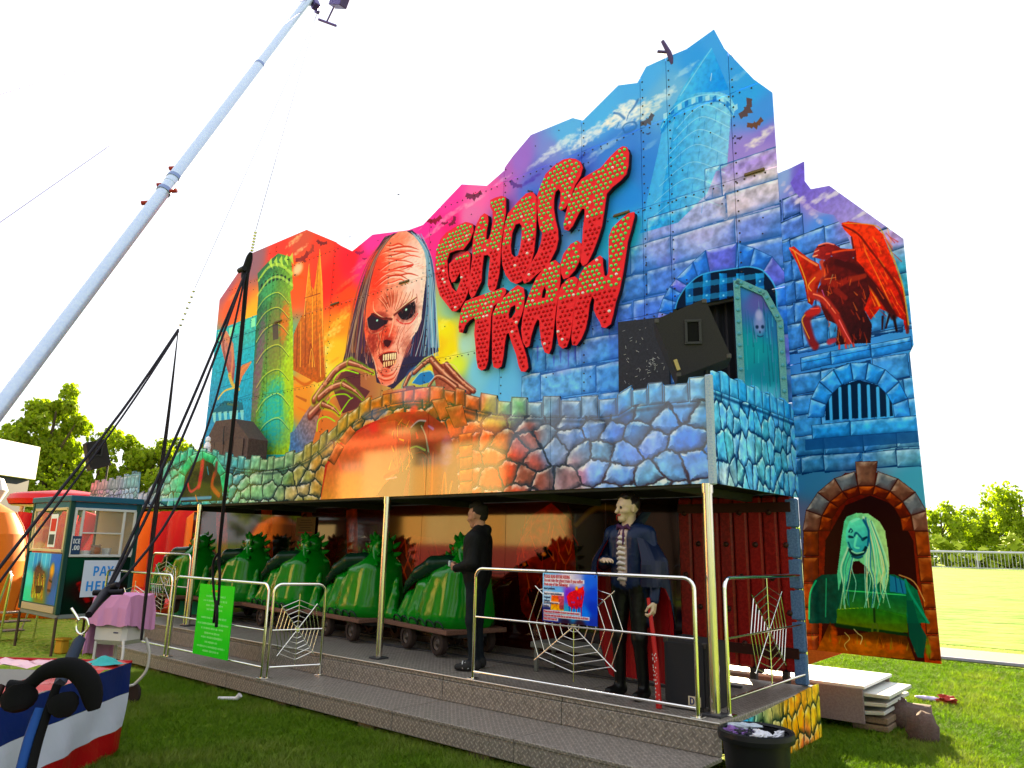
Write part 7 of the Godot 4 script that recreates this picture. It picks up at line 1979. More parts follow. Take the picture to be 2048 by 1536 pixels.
# five-fingered hand: wrist at the origin, fingers along +y, palm facing +z, thumb on side s
func hand_bones(sk: Color, s: float, curl: float) -> Array:
	var r := [[V(-0.022, 0.02, 0), V(-0.024, 0.075, 0), 0.017, 0.015, sk], [V(0.0, 0.015, 0), V(0.0, 0.08, 0), 0.018, 0.015, sk], [V(0.022, 0.02, 0), V(0.024, 0.075, 0), 0.017, 0.014, sk], [V(0, -0.05, 0), V(0, 0.02, 0), 0.026, 0.023, sk]]
	var ln := [0.068, 0.078, 0.072, 0.056]
	for i in 4:
		var x := s * (0.031 - i * 0.0205)
		var p := V(x, 0.082 - (0.006 if i == 3 else 0.0), 0)
		var a := curl * 0.45
		for k in 3:
			var L: float = ln[i] * [0.45, 0.31, 0.24][k]
			var q := p + V(s * (0.0015 * (1.5 - i)), cos(a) * L, sin(a) * L)
			r.append([p, q, 0.0095 - k * 0.0009, 0.0088 - k * 0.0012, sk]); p = q; a += curl * 0.62
	r.append([V(s * 0.03, 0.02, 0.004), V(s * 0.055, 0.055, 0.014 + 0.012 * curl), 0.013, 0.0105, sk]); r.append([V(s * 0.055, 0.055, 0.014 + 0.012 * curl), V(s * (0.058 - 0.014 * curl), 0.088, 0.022 + 0.024 * curl), 0.0105, 0.0085, sk])
	return r
func frame_of(y: Vector3, z: Vector3, o: Vector3) -> Transform3D:
	y = y.normalized()
	var x := y.cross(z).normalized()
	return Transform3D(Basis(x, y, x.cross(y)), o)
func figures() -> void:
	# the man with the camera: faces left, weight on both feet
	var sk := Color(0.42, 0.21, 0.13); var jk := Color(0.005, 0.005, 0.006); var je := Color(0.006, 0.008, 0.014); var shoe := Color(0.02, 0.02, 0.022); var hair := Color(0.018, 0.012, 0.009)
	var t := thing("person", "person in a black hooded jacket holding a small camera beside the nearest car", "person", V(-5.56, 0.482, -6.05), -1.12)
	var b := []
	for s in [-1.0, 1.0]:
		b.append([V(s * 0.085, 0.90, 0), V(s * 0.1, 0.5, 0.015), 0.092, 0.066, je]); b.append([V(s * 0.1, 0.5, 0.015), V(s * 0.1, 0.09, -0.02), 0.06, 0.05, je])
		b.append([V(s * 0.1, 0.055, -0.05), V(s * 0.115, 0.045, 0.05), 0.05, 0.045, shoe]); b.append([V(s * 0.115, 0.045, 0.05), V(s * 0.125, 0.035, 0.15), 0.045, 0.035, shoe])
		b.append([V(s * 0.07, 1.0, 0), V(s * 0.1, 1.3, 0), 0.135, 0.132, jk]); b.append([V(s * 0.06, 0.92, 0), V(s * 0.06, 1.0, 0), 0.12, 0.125, jk])
		b.append([V(s * 0.06, 1.36, -0.01), V(s * 0.175, 1.35, -0.01), 0.1, 0.078, jk])
		b.append([V(s * 0.19, 1.35, -0.01), V(s * 0.245, 1.09, -0.02), 0.075, 0.06, jk]); b.append([V(s * 0.245, 1.09, -0.02), V(s * 0.125, 1.03, 0.2), 0.058, 0.043, jk])
	b.append([V(0, 1.4, -0.06), V(0, 1.44, -0.09), 0.085, 0.06, jk]); b.append([V(-0.07, 1.42, -0.02), V(0.07, 1.42, -0.02), 0.06, 0.06, jk]); b.append([V(0, 1.38, -0.01), V(0, 1.48, 0.0), 0.06, 0.055, sk])
	var body := sdf(b, 0.016, 0.045)
	var hb := sdf(head_bones(sk, hair, Color(0.3, 0.1, 0.08), Color(0.05, 0.03, 0.02)), 0.006, 0.016)
	join(body, moved(hb, Transform3D(Basis(Vector3.UP, -0.2) * Basis(Vector3.RIGHT, 0.1), V(0, 1.585, 0.015))))
	for s in [-1.0, 1.0]:
		var hd := sdf(hand_bones(sk, s, 0.9), 0.0045, 0.008)
		join(body, moved(hd, frame_of(V(-s * 0.62, 0.12, 0.6), V(-s * 0.5, 0.1, -0.55), V(s * 0.115, 1.035, 0.215))))
	var cm0 := vmat("skin_cloth", 0.75)
	cm0.normal_enabled = true; cm0.normal_texture = noise_nrm(21, 0.012, 10.0); cm0.normal_scale = 0.7; cm0.uv1_triplanar = true; cm0.uv1_scale = Vector3.ONE * 1.6
	obj("body", body, cm0, t)
	var st := B.new()
	for s in [-1.0, 1.0]:
		for k in 3: st.tube([V(s * 0.115 + 0.047 * s, 0.03, 0.02 + k * 0.03), V(s * 0.118 + 0.03 * s, 0.085, 0.03 + k * 0.03), V(s * 0.118, 0.096, 0.034 + k * 0.03)], 0.006, 5)
	obj("shoe_stripes", st, mat("white_stripe", Color(0.6, 0.6, 0.58), 0.7), t)
	var f := Transform3D(Basis(Vector3.UP, -1.12), V(-5.56, 0.482, -6.05))
	var cm := thing("compact_camera", "small silver camera held in the person's hands", "camera", f * V(0, 1.075, 0.305), -1.12)
	var cb := B.new(); cb.box(V(0, 0, 0), V(0.105, 0.062, 0.03), Basis.IDENTITY, 0.008); obj("camera_body", cb, mat("silver_plastic", Color(0.4, 0.48, 0.5), 0.3, 0.4), cm)
	cb = B.new(); cb.lathe(V(0.01, 0, 0.014), [[0.0, 0.0], [0.024, 0.0], [0.024, 0.02], [0.017, 0.022], [0.0, 0.018]], 16, Basis(Vector3.RIGHT, PI / 2)); obj("lens", cb, mat("lens_black", Color(0.01, 0.01, 0.012), 0.1), cm)
	cb = B.new(); cb.box(V(-0.01, 0.0, -0.0165), V(0.06, 0.042, 0.003)); obj("screen", cb, mat("lens_black", Color(0.01, 0.01, 0.012)), cm)

	# the caped mannequin
	var fl := Color(0.5, 0.36, 0.24); var co := Color(0.006, 0.014, 0.045); var tr := Color(0.004, 0.004, 0.005); var sh := Color(0.5, 0.44, 0.4); var ve := Color(0.42, 0.3, 0.26)
	var v := thing("caped_mannequin", "life-size mannequin in a dark blue cape and ruffled shirt behind the web barrier", "statue", V(-3.62, 0.482, -5.98), -0.12)
	b = []
	for s in [-1.0, 1.0]:
		b.append([V(s * 0.09, 0.92, 0), V(s * 0.115, 0.5, 0.02), 0.09, 0.066, tr]); b.append([V(s * 0.115, 0.5, 0.02), V(s * 0.13, 0.1, -0.01), 0.064, 0.05, tr]); b.append([V(s * 0.13, 0.05, -0.03), V(s * 0.15, 0.04, 0.13), 0.05, 0.038, tr])
		b.append([V(s * 0.07, 0.98, 0), V(s * 0.1, 1.36, 0), 0.105, 0.115, co]); b.append([V(s * 0.1, 1.42, -0.01), V(s * 0.19, 1.4, -0.01), 0.08, 0.075, co])
		b.append([V(s * 0.11, 0.98, -0.02), V(s * 0.15, 0.66, -0.05), 0.09, 0.06, co])
	b.append([V(0, 1.0, 0.055), V(0, 1.4, 0.065), 0.062, 0.055, ve])
	b.append([V(0, 1.42, 0), V(0, 1.52, 0.0), 0.06, 0.055, fl])
	# raised right arm, lowered left arm
	b.append([V(-0.2, 1.4, -0.01), V(-0.3, 1.13, 0.0), 0.07, 0.06, co]); b.append([V(-0.3, 1.13, 0.0), V(-0.12, 1.16, 0.22), 0.055, 0.042, co])
	b.append([V(0.2, 1.4, -0.01), V(0.3, 1.1, 0.0), 0.07, 0.06, co]); b.append([V(0.3, 1.1, 0.0), V(0.33, 0.84, 0.09), 0.056, 0.042, co])
	body = sdf(b, 0.016, 0.04)
	var mh := sdf(head_bones(fl, Color(0.012, 0.01, 0.009), Color(0.3, 0.05, 0.04), Color(0.03, 0.02, 0.02)), 0.006, 0.014)
	join(body, moved(mh, Transform3D(Basis(Vector3.UP, -0.35), V(0, 1.625, 0.02))))
	join(body, moved(sdf(hand_bones(fl, 1.0, 0.35), 0.0045, 0.008), frame_of(V(0.8, 0.05, 0.5), V(-0.2, -0.9, -0.3), V(-0.11, 1.165, 0.235))))
	join(body, moved(sdf(hand_bones(fl, -1.0, 1.15), 0.0045, 0.008), frame_of(V(0.05, -0.9, 0.3), V(-0.9, 0.1, 0.25), V(0.335, 0.82, 0.095))))
	var pf := vmat("painted_figure", 0.35)
	pf.normal_enabled = true; pf.normal_texture = noise_nrm(22, 0.015, 8.0); pf.normal_scale = 0.45; pf.uv1_triplanar = true; pf.uv1_scale = Vector3.ONE * 1.6
	obj("body", body, pf, v)
	var rf := B.new()
	for k in 9: rf.tube([V(-0.045, 1.0 + k * 0.045, 0.112 + 0.006 * (k % 2)), V(0.0, 1.012 + k * 0.045, 0.13 + 0.012 * (k % 2)), V(0.045, 1.0 + k * 0.045, 0.112 + 0.006 * (k % 2))], [0.012, 0.02, 0.012], 7)
	obj("shirt_ruffles", rf, mat("ruffle", sh, 0.6), v)
	var bw := B.new()
	for s in [-1.0, 1.0]: bw.tube([V(0, 1.455, 0.085), V(s * 0.05, 1.47, 0.09), V(s * 0.075, 1.44, 0.08)], [0.014, 0.026, 0.01], 7); 
	bw.tube([V(-0.01, 1.45, 0.09), V(-0.03, 1.36, 0.125), V(-0.035, 1.28, 0.14)], [0.012, 0.014, 0.006], 6); bw.tube([V(0.01, 1.45, 0.09), V(0.03, 1.37, 0.125), V(0.035, 1.3, 0.14)], [0.012, 0.014, 0.006], 6)
	obj("bow_tie", bw, mat("bow_plum", Color(0.05, 0.012, 0.05), 0.5), v)
	var bd := B.new(); bd.tube([V(-0.045, 1.565, 0.12), V(-0.05, 1.535, 0.115), V(-0.05, 1.52, 0.105)], [0.005, 0.004, 0.003], 5); obj("blood_drip", bd, mat("blood", Color(0.3, 0.005, 0.005), 0.2), v)
	# cape: short mantle over the shoulders, long back with red lining
	for lay in 2:
		var cb2 := B.new()
		var off := 0.0 if lay == 0 else -0.012
		var grid := []
		for i in 15:
			var f1 := i / 14.0
			var row := []
			for k in 41:
				var a := lerpf(-2.45, 2.45, k / 40.0) 
				var side := absf(a) / 2.45
				var len := lerpf(1.36, 0.52, smoothstep(0.42, 0.72, side))
				var yy := 1.47 - len * f1
				var rx := 0.10 + 0.27 * pow(minf(1.0, f1 * len / 0.3), 0.6) + 0.05 * f1 + off
				var rz := 0.09 + 0.12 * pow(minf(1.0, f1 * len / 0.35), 0.7) + 0.05 * f1 + off
				var fo := 1.0 + 0.06 * sin(a * 9.0 + f1) * f1
				row.append(V(sin(a) * rx * fo, yy, -cos(a) * rz * fo - 0.02))
			grid.append(row)
		for i in 14:
			for k in 40: cb2.quad(grid[i][k], grid[i][k + 1], grid[i + 1][k + 1], grid[i + 1][k])
		obj("cape" if lay == 0 else "cape_lining", cb2, mat("cape_blue", Color(0.005, 0.009, 0.028), 0.25) if lay == 0 else mat("cape_red", Color(0.32, 0.006, 0.01), 0.3), v)
	var cl := B.new()
	for s in [-1.0, 1.0]:
		cl.quad(V(s * 0.05, 1.46, 0.06), V(s * 0.15, 1.6, 0.0), V(s * 0.17, 1.6, -0.1), V(s * 0.1, 1.46, -0.06)); cl.quad(V(s * 0.06, 1.46, 0.055), V(s * 0.16, 1.6, -0.005), V(s * 0.18, 1.6, -0.1), V(s * 0.11, 1.46, -0.06))
	obj("cape_collar", cl, mat("cape_blue", Color(0.012, 0.018, 0.045)), v)
	var ca := thing("walking_stick", "red stick with pale specks held in the mannequin's lowered hand", "stick", V(-3.62, 0.482, -5.98), -0.12)
	var cs := B.new(); cs.tube([V(0.3, 0.86, 0.13), V(0.33, 0.7, 0.14), V(0.4, 0.35, 0.17), V(0.43, 0.0, 0.19)], [0.016, 0.018, 0.022, 0.026], 9); obj("shaft", cs, mat("stick_red", Color(0.4, 0.012, 0.012), 0.4), ca)
	var rg := RandomNumberGenerator.new(); rg.seed = 4
	cs = B.new()
	for k in 34:
		var y := rg.randf_range(0.02, 0.42); var c := V(lerpf(0.43, 0.385, y / 0.42), y, lerpf(0.19, 0.165, y / 0.42)); var a := rg.randf_range(-1.2, 1.2)
		cs.box(c + V(sin(a), 0, cos(a)) * 0.024, V(0.007, 0.012, 0.004), Basis(Vector3.UP, a), 0.001)
	obj("pale_specks", cs, mat("chip_white", Color(0.6, 0.6, 0.58)), ca).set_meta("kind", "stuff")
	# low bench and red drum behind
	var be := thing("metal_bench", "low grey bench standing behind the spider-web barrier", "bench", V(-4.55, 0.48, -6.6))
	var q := B.new(); q.box(V(0, 0.27, 0), V(1.1, 0.06, 0.4)); obj("seat", q, mat("bench_grey", Color(0.12, 0.12, 0.1), 0.6), be)
	for x in [-0.5, 0.5]:
		for z in [-0.15, 0.15]:
			q = B.new(); q.box(V(x, 0.12, z), V(0.04, 0.24, 0.04)); obj("leg", q, mat("bench_grey", Color(0.12, 0.12, 0.1)), be)

# ---------------------------------------------------------------- loudspeakers
func speaker(label: String, at: Vector3, tf: Transform3D, outline: Array, depth: float, handle: Vector2, hs: Vector2, pole: float) -> Node3D:
	var t := thing("loudspeaker", label, "loudspeaker", at, 0.0, "black loudspeakers")
	var bk := mottled("speaker_carpet", Color(0.012, 0.011, 0.012), Color(0.03, 0.027, 0.028), 8.0, 0.75, 0.0, 0.3)
	var b := B.new(); b.prism(poly2(outline), depth, tf); obj("cabinet", b, bk, t)
	if hs.x > 0.0:
		b = B.new()
		var h := hs * 0.5
		for q in [[0, h.y, hs.x + 0.03, 0.025], [0, -h.y, hs.x + 0.03, 0.025], [h.x, 0, 0.025, hs.y], [-h.x, 0, 0.025, hs.y]]: b.box(tf * V(handle.x + q[0], handle.y + q[1], 0.008), V(q[2], q[3], 0.018), tf.basis)
		obj("handle_frame", b, mat("speaker_trim", Color(0.03, 0.03, 0.032), 0.4), t)
		b = B.new(); b.box(tf * V(handle.x, handle.y, 0.002), V(hs.x - 0.01, hs.y - 0.01, 0.004), tf.basis, 0.0); obj("handle_recess", b, mat("recess_black", Color(0.003, 0.003, 0.003), 0.9), t)
	for i in range(0, outline.size(), 2):
		b = B.new(); b.box(tf * V(outline[i] * 0.93, outline[i + 1] * 0.93, 0.0), V(0.045, 0.045, 0.014), tf.basis, 0.006); obj("corner_cap", b, mat("corner_steel", Color(0.06, 0.055, 0.05), 0.4, 0.6), t)
	if pole > 0.0:
		b = B.new(); b.tube([V(0, -pole, -depth * 0.5), V(0, -0.1, -depth * 0.5)], 0.02, 8); obj("stand_pole", b, mat("frame_steel", Color(0.05, 0.05, 0.055)), t)
	return t
const SPK1 := [-0.385, 0.184, 0.102, 0.383, 0.324, -0.21, -0.178, -0.393]
const SPK2 := [-0.25, 0.21, 0.09, 0.32, 0.25, -0.19, -0.1, -0.32]
func speakers() -> void:
	var tf := Transform3D(Basis(Vector3.UP, deg_to_rad(30.0)), Vector3.ZERO)
	var sp := speaker("large tilted black loudspeaker above the right end of the balcony", V(-3.05, 3.74, -6.3), tf, SPK1, 0.4, Vector2(-0.02, 0.05), Vector2(0.13, 0.22), 1.3)
	var b := B.new(); b.box(tf * V(-0.18, -0.27, 0.004), V(0.035, 0.11, 0.006), tf.basis * Basis(Vector3.FORWARD, -0.3)); obj("maker_badge", b, mat("badge_gold", Color(0.35, 0.27, 0.1), 0.4, 0.5), sp)
	speaker("black loudspeaker on a pole above the far left end of the balcony", V(-15.69, 3.38, -5.88), Transform3D(Basis(Vector3.UP, deg_to_rad(78.0)), Vector3.ZERO), SPK2, 0.4, Vector2(0.0, 0.06), Vector2(0.1, 0.16), 0.85)
	var fs := speaker("black floor loudspeaker with a pale badge behind the right web barrier", V(-3.02, 0.76, -5.84), Transform3D.IDENTITY, [-0.19, -0.27, 0.19, -0.27, 0.19, 0.25, -0.19, 0.27], 0.36, Vector2.ZERO, Vector2.ZERO, 0.0)
	b = B.new(); b.box(V(0, 0, 0.006), V(0.34, 0.48, 0.012)); obj("grille", b, mottled("grille_cloth", Color(0.006, 0.006, 0.008), Color(0.02, 0.02, 0.024), 20.0, 0.7), fs)
	b = B.new(); b.box(V(0.08, -0.2, 0.014), V(0.11, 0.075, 0.006), Basis.IDENTITY, 0.002); var bg := obj("badge", b, mat("badge_cream", Color(0.5, 0.42, 0.28), 0.4), fs)
	lettering("DS", 0.055, V(0.08, -0.2, 0.0185), Basis.IDENTITY, mat("navy_ink", Color(0.02, 0.025, 0.1), 0.5), bg)
	# coffin-shaped cabinet on the left of the balcony and the white figurine beside it
	var cf := thing("coffin_cabinet", "brown coffin-shaped wooden cabinet on the left of the balcony", "cabinet", V(-13.3, 2.45, -7.2))
	b = B.new(); b.prism(poly2([-0.82, 0.0, 0.86, 0.0, 0.86, 1.16, 0.28, 1.58, -0.42, 1.6, -0.82, 1.08]), 0.4, Transform3D.IDENTITY); obj("carcass", b, mottled("coffin_brown", Color(0.05, 0.03, 0.035), Color(0.1, 0.065, 0.06), 1.2, 0.6), cf)
	for x in [-0.5, -0.15, 0.2, 0.55]:
		b = B.new(); b.box(V(x, 0.62, 0.012), V(0.33, 1.1, 0.02)); obj("board", b, mottled("coffin_board", Color(0.055, 0.034, 0.036), Color(0.11, 0.07, 0.06), 2.0, 0.55), cf)
	b = B.new(); b.tube([V(0.05, 1.1, 0.05), V(0.02, 1.45, 0.05)], 0.012, 6); obj("stay", b, mat("frame_steel", Color(0.05, 0.05, 0.055)), cf)
	var fg := thing("figurine", "small white figurine standing on the balcony wall by the coffin cabinet", "figurine", V(-12.0, 3.1, -6.2))
	b = B.new(); b.lathe(Vector3.ZERO, [[0.0, 0.0], [0.07, 0.0], [0.075, 0.08], [0.05, 0.15], [0.06, 0.2], [0.045, 0.26], [0.03, 0.28], [0.045, 0.31], [0.04, 0.36], [0.0, 0.39]], 14); obj("body", b, mat("plaster_white", Color(0.85, 0.85, 0.95), 0.4), fg)
	b = B.new(); b.lathe(V(0, -0.65, 0), [[0.05, 0.0], [0.05, 0.65], [0.0, 0.65]], 10); obj("plinth", b, mat("frame_steel", Color(0.05, 0.05, 0.055)), fg)

func lettering(s: String, h: float, at: Vector3, bs: Basis, m: Material, parent: Node, bold := true, wmax := 0.0, serif := false) -> void:
	var tm := TextMesh.new()
	var f := SystemFont.new(); f.font_names = PackedStringArray(["Droid Serif" if serif else "Droid Sans"]); f.font_weight = 700 if bold else 400
	tm.font = f; tm.text = s; tm.font_size = 48; tm.pixel_size = h / 35.0; tm.depth = 0.0015; tm.curve_step = 2.0
	var o := obj("lettering", tm, m, parent)
	var w := tm.get_aabb().size.x
	var k := 1.0
	if wmax > 0.0 and w > 0.001: k = wmax / w
	o.transform = Transform3D(bs * Basis.from_scale(V(k, 1, 1)), at)

# ---------------------------------------------------------------- boards with writing
func boards() -> void:
	var w := thing("warning_sign", "colourful warning sign hung on the wide web barrier", "sign", V(-4.02, 1.3, -5.6))
	var p := Painter.new(300, 224, "b0d0f0")
	p.keys([[10, 10, "90c8f0"], [150, 10, "e0d8e8"], [200, 40, "d8d0e8"], [20, 110, "b8d8f4"], [90, 90, "78b8f0"], [200, 70, "3028b0"], [260, 30, "2868d8"], [285, 80, "1848c8"], [150, 90, "8030c0"], [280, 140, "1038b0"], [240, 170, "1878e0"], [180, 170, "20a0e8"], [140, 170, "30a0c0"], [20, 180, "181850"], [60, 205, "203080"], [130, 210, "281830"], [280, 205, "2038a0"], [210, 215, "301828"]])
	p.poly([50, 90, 120, 92, 118, 165, 46, 165], "e84020", 1.0, "e0b020", [80, 90, 70, 165], 0.3); p.poly([88, 92, 122, 92, 120, 160, 96, 160], "d05878", 0.9, "803048", [90, 95, 110, 160], 0.3)
	p.poly([135, 100, 150, 82, 180, 70, 205, 60, 225, 55, 232, 75, 226, 110, 220, 140, 200, 150, 170, 152, 145, 140], "d81828", 1.0, "a81030", [150, 70, 210, 150], 0.2)
	p.blob(190, 62, 12, 12, 0, "f0a020", 1.0); p.stroke([205, 75, 225, 55], 12, 5, "e82818", 1.0)
	for k in 6: p.stroke([150 + k * 13, 145, 150 + k * 13, 172 + (k % 3) * 8], 5, 2, "a01030" if k % 2 else "1838a0", 0.9)
	for q in [[196, 104, 6, 9], [165, 124, 4, 6], [176, 124, 4, 6], [216, 100, 3, 14]]: p.blob(q[0], q[1], q[2], q[3], 0, "3850c0", 1.0)
	var pale := "f4e8ec"
	for q in [[7, 7, 152, 18], [7, 24, 224, 18], [7, 42, 142, 16], [7, 84, 112, 16], [7, 128, 88, 9], [6, 142, 36, 11], [6, 166, 204, 15], [6, 183, 252, 15], [6, 200, 82, 13]]: p.poly([q[0], q[1], q[0] + q[2], q[1], q[0] + q[2], q[1] + q[3], q[0], q[1] + q[3]], pale, 0.85)
	var b := B.new(); b.prism(poly2([-0.3, -0.21, 0.3, -0.21, 0.3, 0.22, -0.3, 0.22]), 0.006, Transform3D.IDENTITY, Rect2(-0.3, -0.22, 0.6, 0.44))
	var face := obj("board", b, art_mat("warning_art", p, 0.35), w)
	var red := mat("ink_red", Color(0.6, 0.008, 0.03), 0.5); var nv := mat("navy_ink", Color(0.02, 0.025, 0.1))
	for q in [["PLEASE READ BEFORE RIDING", 0.03, -0.138, 0.19, 0.29, red], ["Do not ride the ghost train if you suffer", 0.028, -0.066, 0.155, 0.43, red], ["from any of the following:", 0.027, -0.148, 0.12, 0.27, red], ["Heart problems", 0.02, -0.222, 0.083, 0.125, nv], ["Back or neck problems", 0.02, -0.182, 0.037, 0.2, nv], ["Pregnant", 0.02, -0.247, 0.005, 0.075, nv], ["Epilepsy", 0.02, -0.252, -0.025, 0.066, nv], ["(as strobe lighting is in use)", 0.013, -0.202, -0.044, 0.165, nv], ["Asthma", 0.019, -0.254, -0.072, 0.062, nv], ["Please secure all valuables & ensure you remain seated", 0.019, -0.086, -0.12, 0.395, red], ["Keep arms and legs inside the car and hold onto the bar at all times", 0.019, -0.038, -0.153, 0.49, red], ["Riders ride at own risk", 0.019, -0.208, -0.183, 0.15, red]]:
		lettering(q[0], q[1], V(q[2], q[3], 0.002), Basis.IDENTITY, q[5], face, true, q[4])
	for x in [-0.28, 0.28]:
		b = B.new(); b.tube([V(x, 0.2, 0.004), V(x, 0.245, -0.02), V(x, 0.225, -0.06), V(x, 0.2, -0.01)], 0.004, 5); obj("cable_tie", b, mat("black_board", Color(0.012, 0.012, 0.014)), w)
	# bright green board
	var g := thing("rules_board", "bright green rules board with pale lines of text on the step barrier", "sign", V(-8.96, 0.36, -4.945))
	b = B.new(); b.prism(poly2([-0.42, 0.0, 0.42, 0.0, 0.43, 0.85, -0.41, 0.85]), 0.008, Transform3D.IDENTITY)
	var gm := mat("board_green", Color(0.01, 0.62, 0.012), 0.12)
	face = obj("board", b, gm, g)
	var pg := mat("ink_pale_green", Color(0.2, 0.78, 0.2), 0.5)
	var k := 0
	for q in [[0.775, 0.2], [0.71, 0.44], [0.655, 0.56], [0.6, 0.4], [0.55, 0.36], [0.45, 0.6], [0.38, 0.74], [0.325, 0.54], [0.27, 0.36], [0.22, 0.5], [0.165, 0.3], [0.11, 0.66], [0.06, 0.36]]:
		b = B.new()
		var rg := RandomNumberGenerator.new(); rg.seed = 40 + k
		var x: float = -q[1] * 0.5
		while x < q[1] * 0.5:
			var ww := rg.randf_range(0.012, 0.03)
			b.box(V(x + ww * 0.5, q[0], 0.001), V(ww - 0.005, rg.randf_range(0.016, 0.026), 0.001), Basis.IDENTITY, 0.0)
			x += ww + (0.012 if rg.randf() < 0.2 else 0.001)
		obj("blurred_line", b, mat("ink_orange", Color(0.75, 0.22, 0.02), 0.5) if k == 0 else pg, face); k += 1
	# notice paper on the wall behind the cars
	var n := thing("notice", "pale paper notice on the dark wall above the middle car", "notice", V(-11.15, 2.02, -7.69))
	b = B.new(); b.prism(poly2([-0.28, -0.16, 0.28, -0.16, 0.28, 0.16, -0.28, 0.16]), 0.004, Transform3D.IDENTITY); face = obj("paper", b, mat("paper_tan", Color(0.16, 0.1, 0.05), 0.8), n)
	for i in 6:
		b = B.new(); b.box(V(0, 0.11 - i * 0.042, 0.002), V(0.3 + 0.12 * ((i * 7) % 3) / 2.0, 0.014, 0.001), Basis.IDENTITY, 0.0); obj("text_line", b, mat("ink_red" if i > 4 else "ink_dark", Color(0.05, 0.03, 0.02), 0.6), face)

# ---------------------------------------------------------------- pay booth
func booth() -> void:
	var t := thing("pay_booth", "dark green pay booth with windows and painted monster panels", "booth", V(-12.84, 0, -4.54))
	var gr := mat("booth_green", Color(0.012, 0.05, 0.045), 0.3); var bl := mat("booth_blue", Color(0.02, 0.1, 0.17), 0.3); var cream := mat("booth_inside", Color(0.42, 0.33, 0.18), 0.7)
	var yl := mat("frame_yellow", Color(0.62, 0.48, 0.26), 0.4); var wh := mat("frame_white", Color(0.6, 0.58, 0.58), 0.35)
	var b := B.new(); b.box(V(-0.8, 0.57, -0.51), V(1.62, 0.07, 1.03)); obj("floor", b, mat("old_grey", Color(0.18, 0.2, 0.2), 0.6), t)
	b = B.new(); b.box(V(-0.8, 2.36, -0.51), V(1.72, 0.09, 1.12)); obj("roof", b, bl, t)
	b = B.new(); b.box(V(-0.8, 2.26, 0.012), V(1.5, 0.1, 0.03)); obj("roof_trim", b, bl, t)
	b = B.new(); b.box(V(-0.005, 2.26, -0.51), V(0.03, 0.1, 0.96)); obj("roof_trim", b, bl, t)
	for q in [[0, 0], [-1.6, 0], [0, -1.02], [-1.6, -1.02]]:
		b = B.new(); b.box(V(q[0], 1.46, q[1]), V(0.07, 1.72, 0.07)); obj("corner_post", b, gr, t)
		b = B.new(); b.tube([V(q[0], 0.0, q[1]), V(q[0], 0.56, q[1])], 0.022, 8); obj("leg", b, mat("leg_rust", Color(0.09, 0.06, 0.04), 0.7, 0.3), t)
	b = B.new(); b.box(V(-0.8, 1.42, -1.02), V(1.54, 1.64, 0.03)); obj("rear_wall", b, cream, t)
	b = B.new(); b.box(V(-1.6, 1.05, -0.51), V(0.03, 0.9, 0.95)); obj("left_wall", b, cream, t)
	# front: painted panel below, window above
	var p := Painter.new(260, 180, "2060a0")
	p.keys([[10, 20, "38b0d8"], [60, 20, "2090d8"], [130, 20, "50b8e8"], [220, 20, "1860c0"], [20, 100, "40d0c8"], [20, 160, "30c8a0"], [130, 100, "4a5020"], [200, 100, "304a80"], [130, 160, "707030"], [240, 160, "2858a8"], [90, 60, "301828"]])
	for k in 5: p.stroke([40 + k * 34, 0, 42 + k * 34, 50], 7, 3, "a0e8ff", 0.6, 0.8)
	p.poly([60, 90, 80, 45, 120, 60, 150, 66, 165, 90, 160, 165, 70, 165], "4a1c28", 0.8, "a0a030", [100, 50, 110, 165], 0.4)
	for k in 60: p.stroke([60 + (k * 37) % 110, 70 + (k * 23) % 80, 64 + (k * 37) % 110, 90 + (k * 23) % 80], 2, 3.5, ["d8d050", "805018", "401820", "c0a038", "a83820"][k % 5], 0.75)
	for q in [[100, 88], [136, 84]]: p.blob(q[0], q[1], 10, 8, 0, "1a0c10", 1.0); p.blob(q[0], q[1], 3, 3, 0, "f0e060", 1.0)
	p.poly([90, 120, 150, 116, 140, 145, 100, 148], "2a0810", 0.9)
	p.blob(205, 60, 24, 36, 0, "e8a020", 0.9); p.blob(200, 110, 22, 46, 0, "a05028", 0.8); p.stroke([195, 95, 215, 100], 5, 5, "301010", 0.9); p.stroke([192, 130, 214, 132], 6, 5, "401010", 0.9)
	b = B.new(); b.box(V(-0.8, 1.05, 0.0), V(1.53, 0.9, 0.02)); obj("front_board", b, gr, t)
	b = B.new(); b.prism(poly2([-1.5, 0.73, -0.1, 0.73, -0.1, 1.5, -1.5, 1.5]), 0.008, Transform3D(Basis.IDENTITY, V(0, 0, 0.02)), Rect2(-1.5, 0.73, 1.4, 0.77)); obj("painted_panel", b, art_mat("booth_art", p, 0.25), t)
	b = B.new(); b.box(V(-0.8, 0.66, 0.02), V(1.4, 0.1, 0.02)); obj("kick_board", b, mottled("kick_tan", Color(0.3, 0.22, 0.14), Color(0.5, 0.4, 0.25), 5.0, 0.5), t)
	var fr := B.new()
	for q in [[-0.8, 2.2, 1.46, 0.045], [-0.8, 1.55, 1.46, 0.045], [-1.51, 1.875, 0.045, 0.69], [-0.09, 1.875, 0.045, 0.69]]: fr.box(V(q[0], q[1], 0.012), V(q[2], q[3], 0.04))
	var wf := obj("window", fr, yl, t)
	var glass := mat("window_glass", Color(0.5, 0.5, 0.45), 0.03)
	glass.transparency = BaseMaterial3D.TRANSPARENCY_ALPHA; glass.albedo_color.a = 0.16
	b = B.new(); b.box(V(-0.8, 1.875, 0.01), V(1.38, 0.61, 0.005), Basis.IDENTITY, 0.0); obj("pane", b, glass, wf)
	var st := B.new(); st.box(V(-0.62, 1.86, 0.018), V(0.3, 0.52, 0.003), Basis.IDENTITY, 0.0); obj("window_sticker", st, mat("sticker_white", Color(0.75, 0.8, 0.85), 0.5), wf)
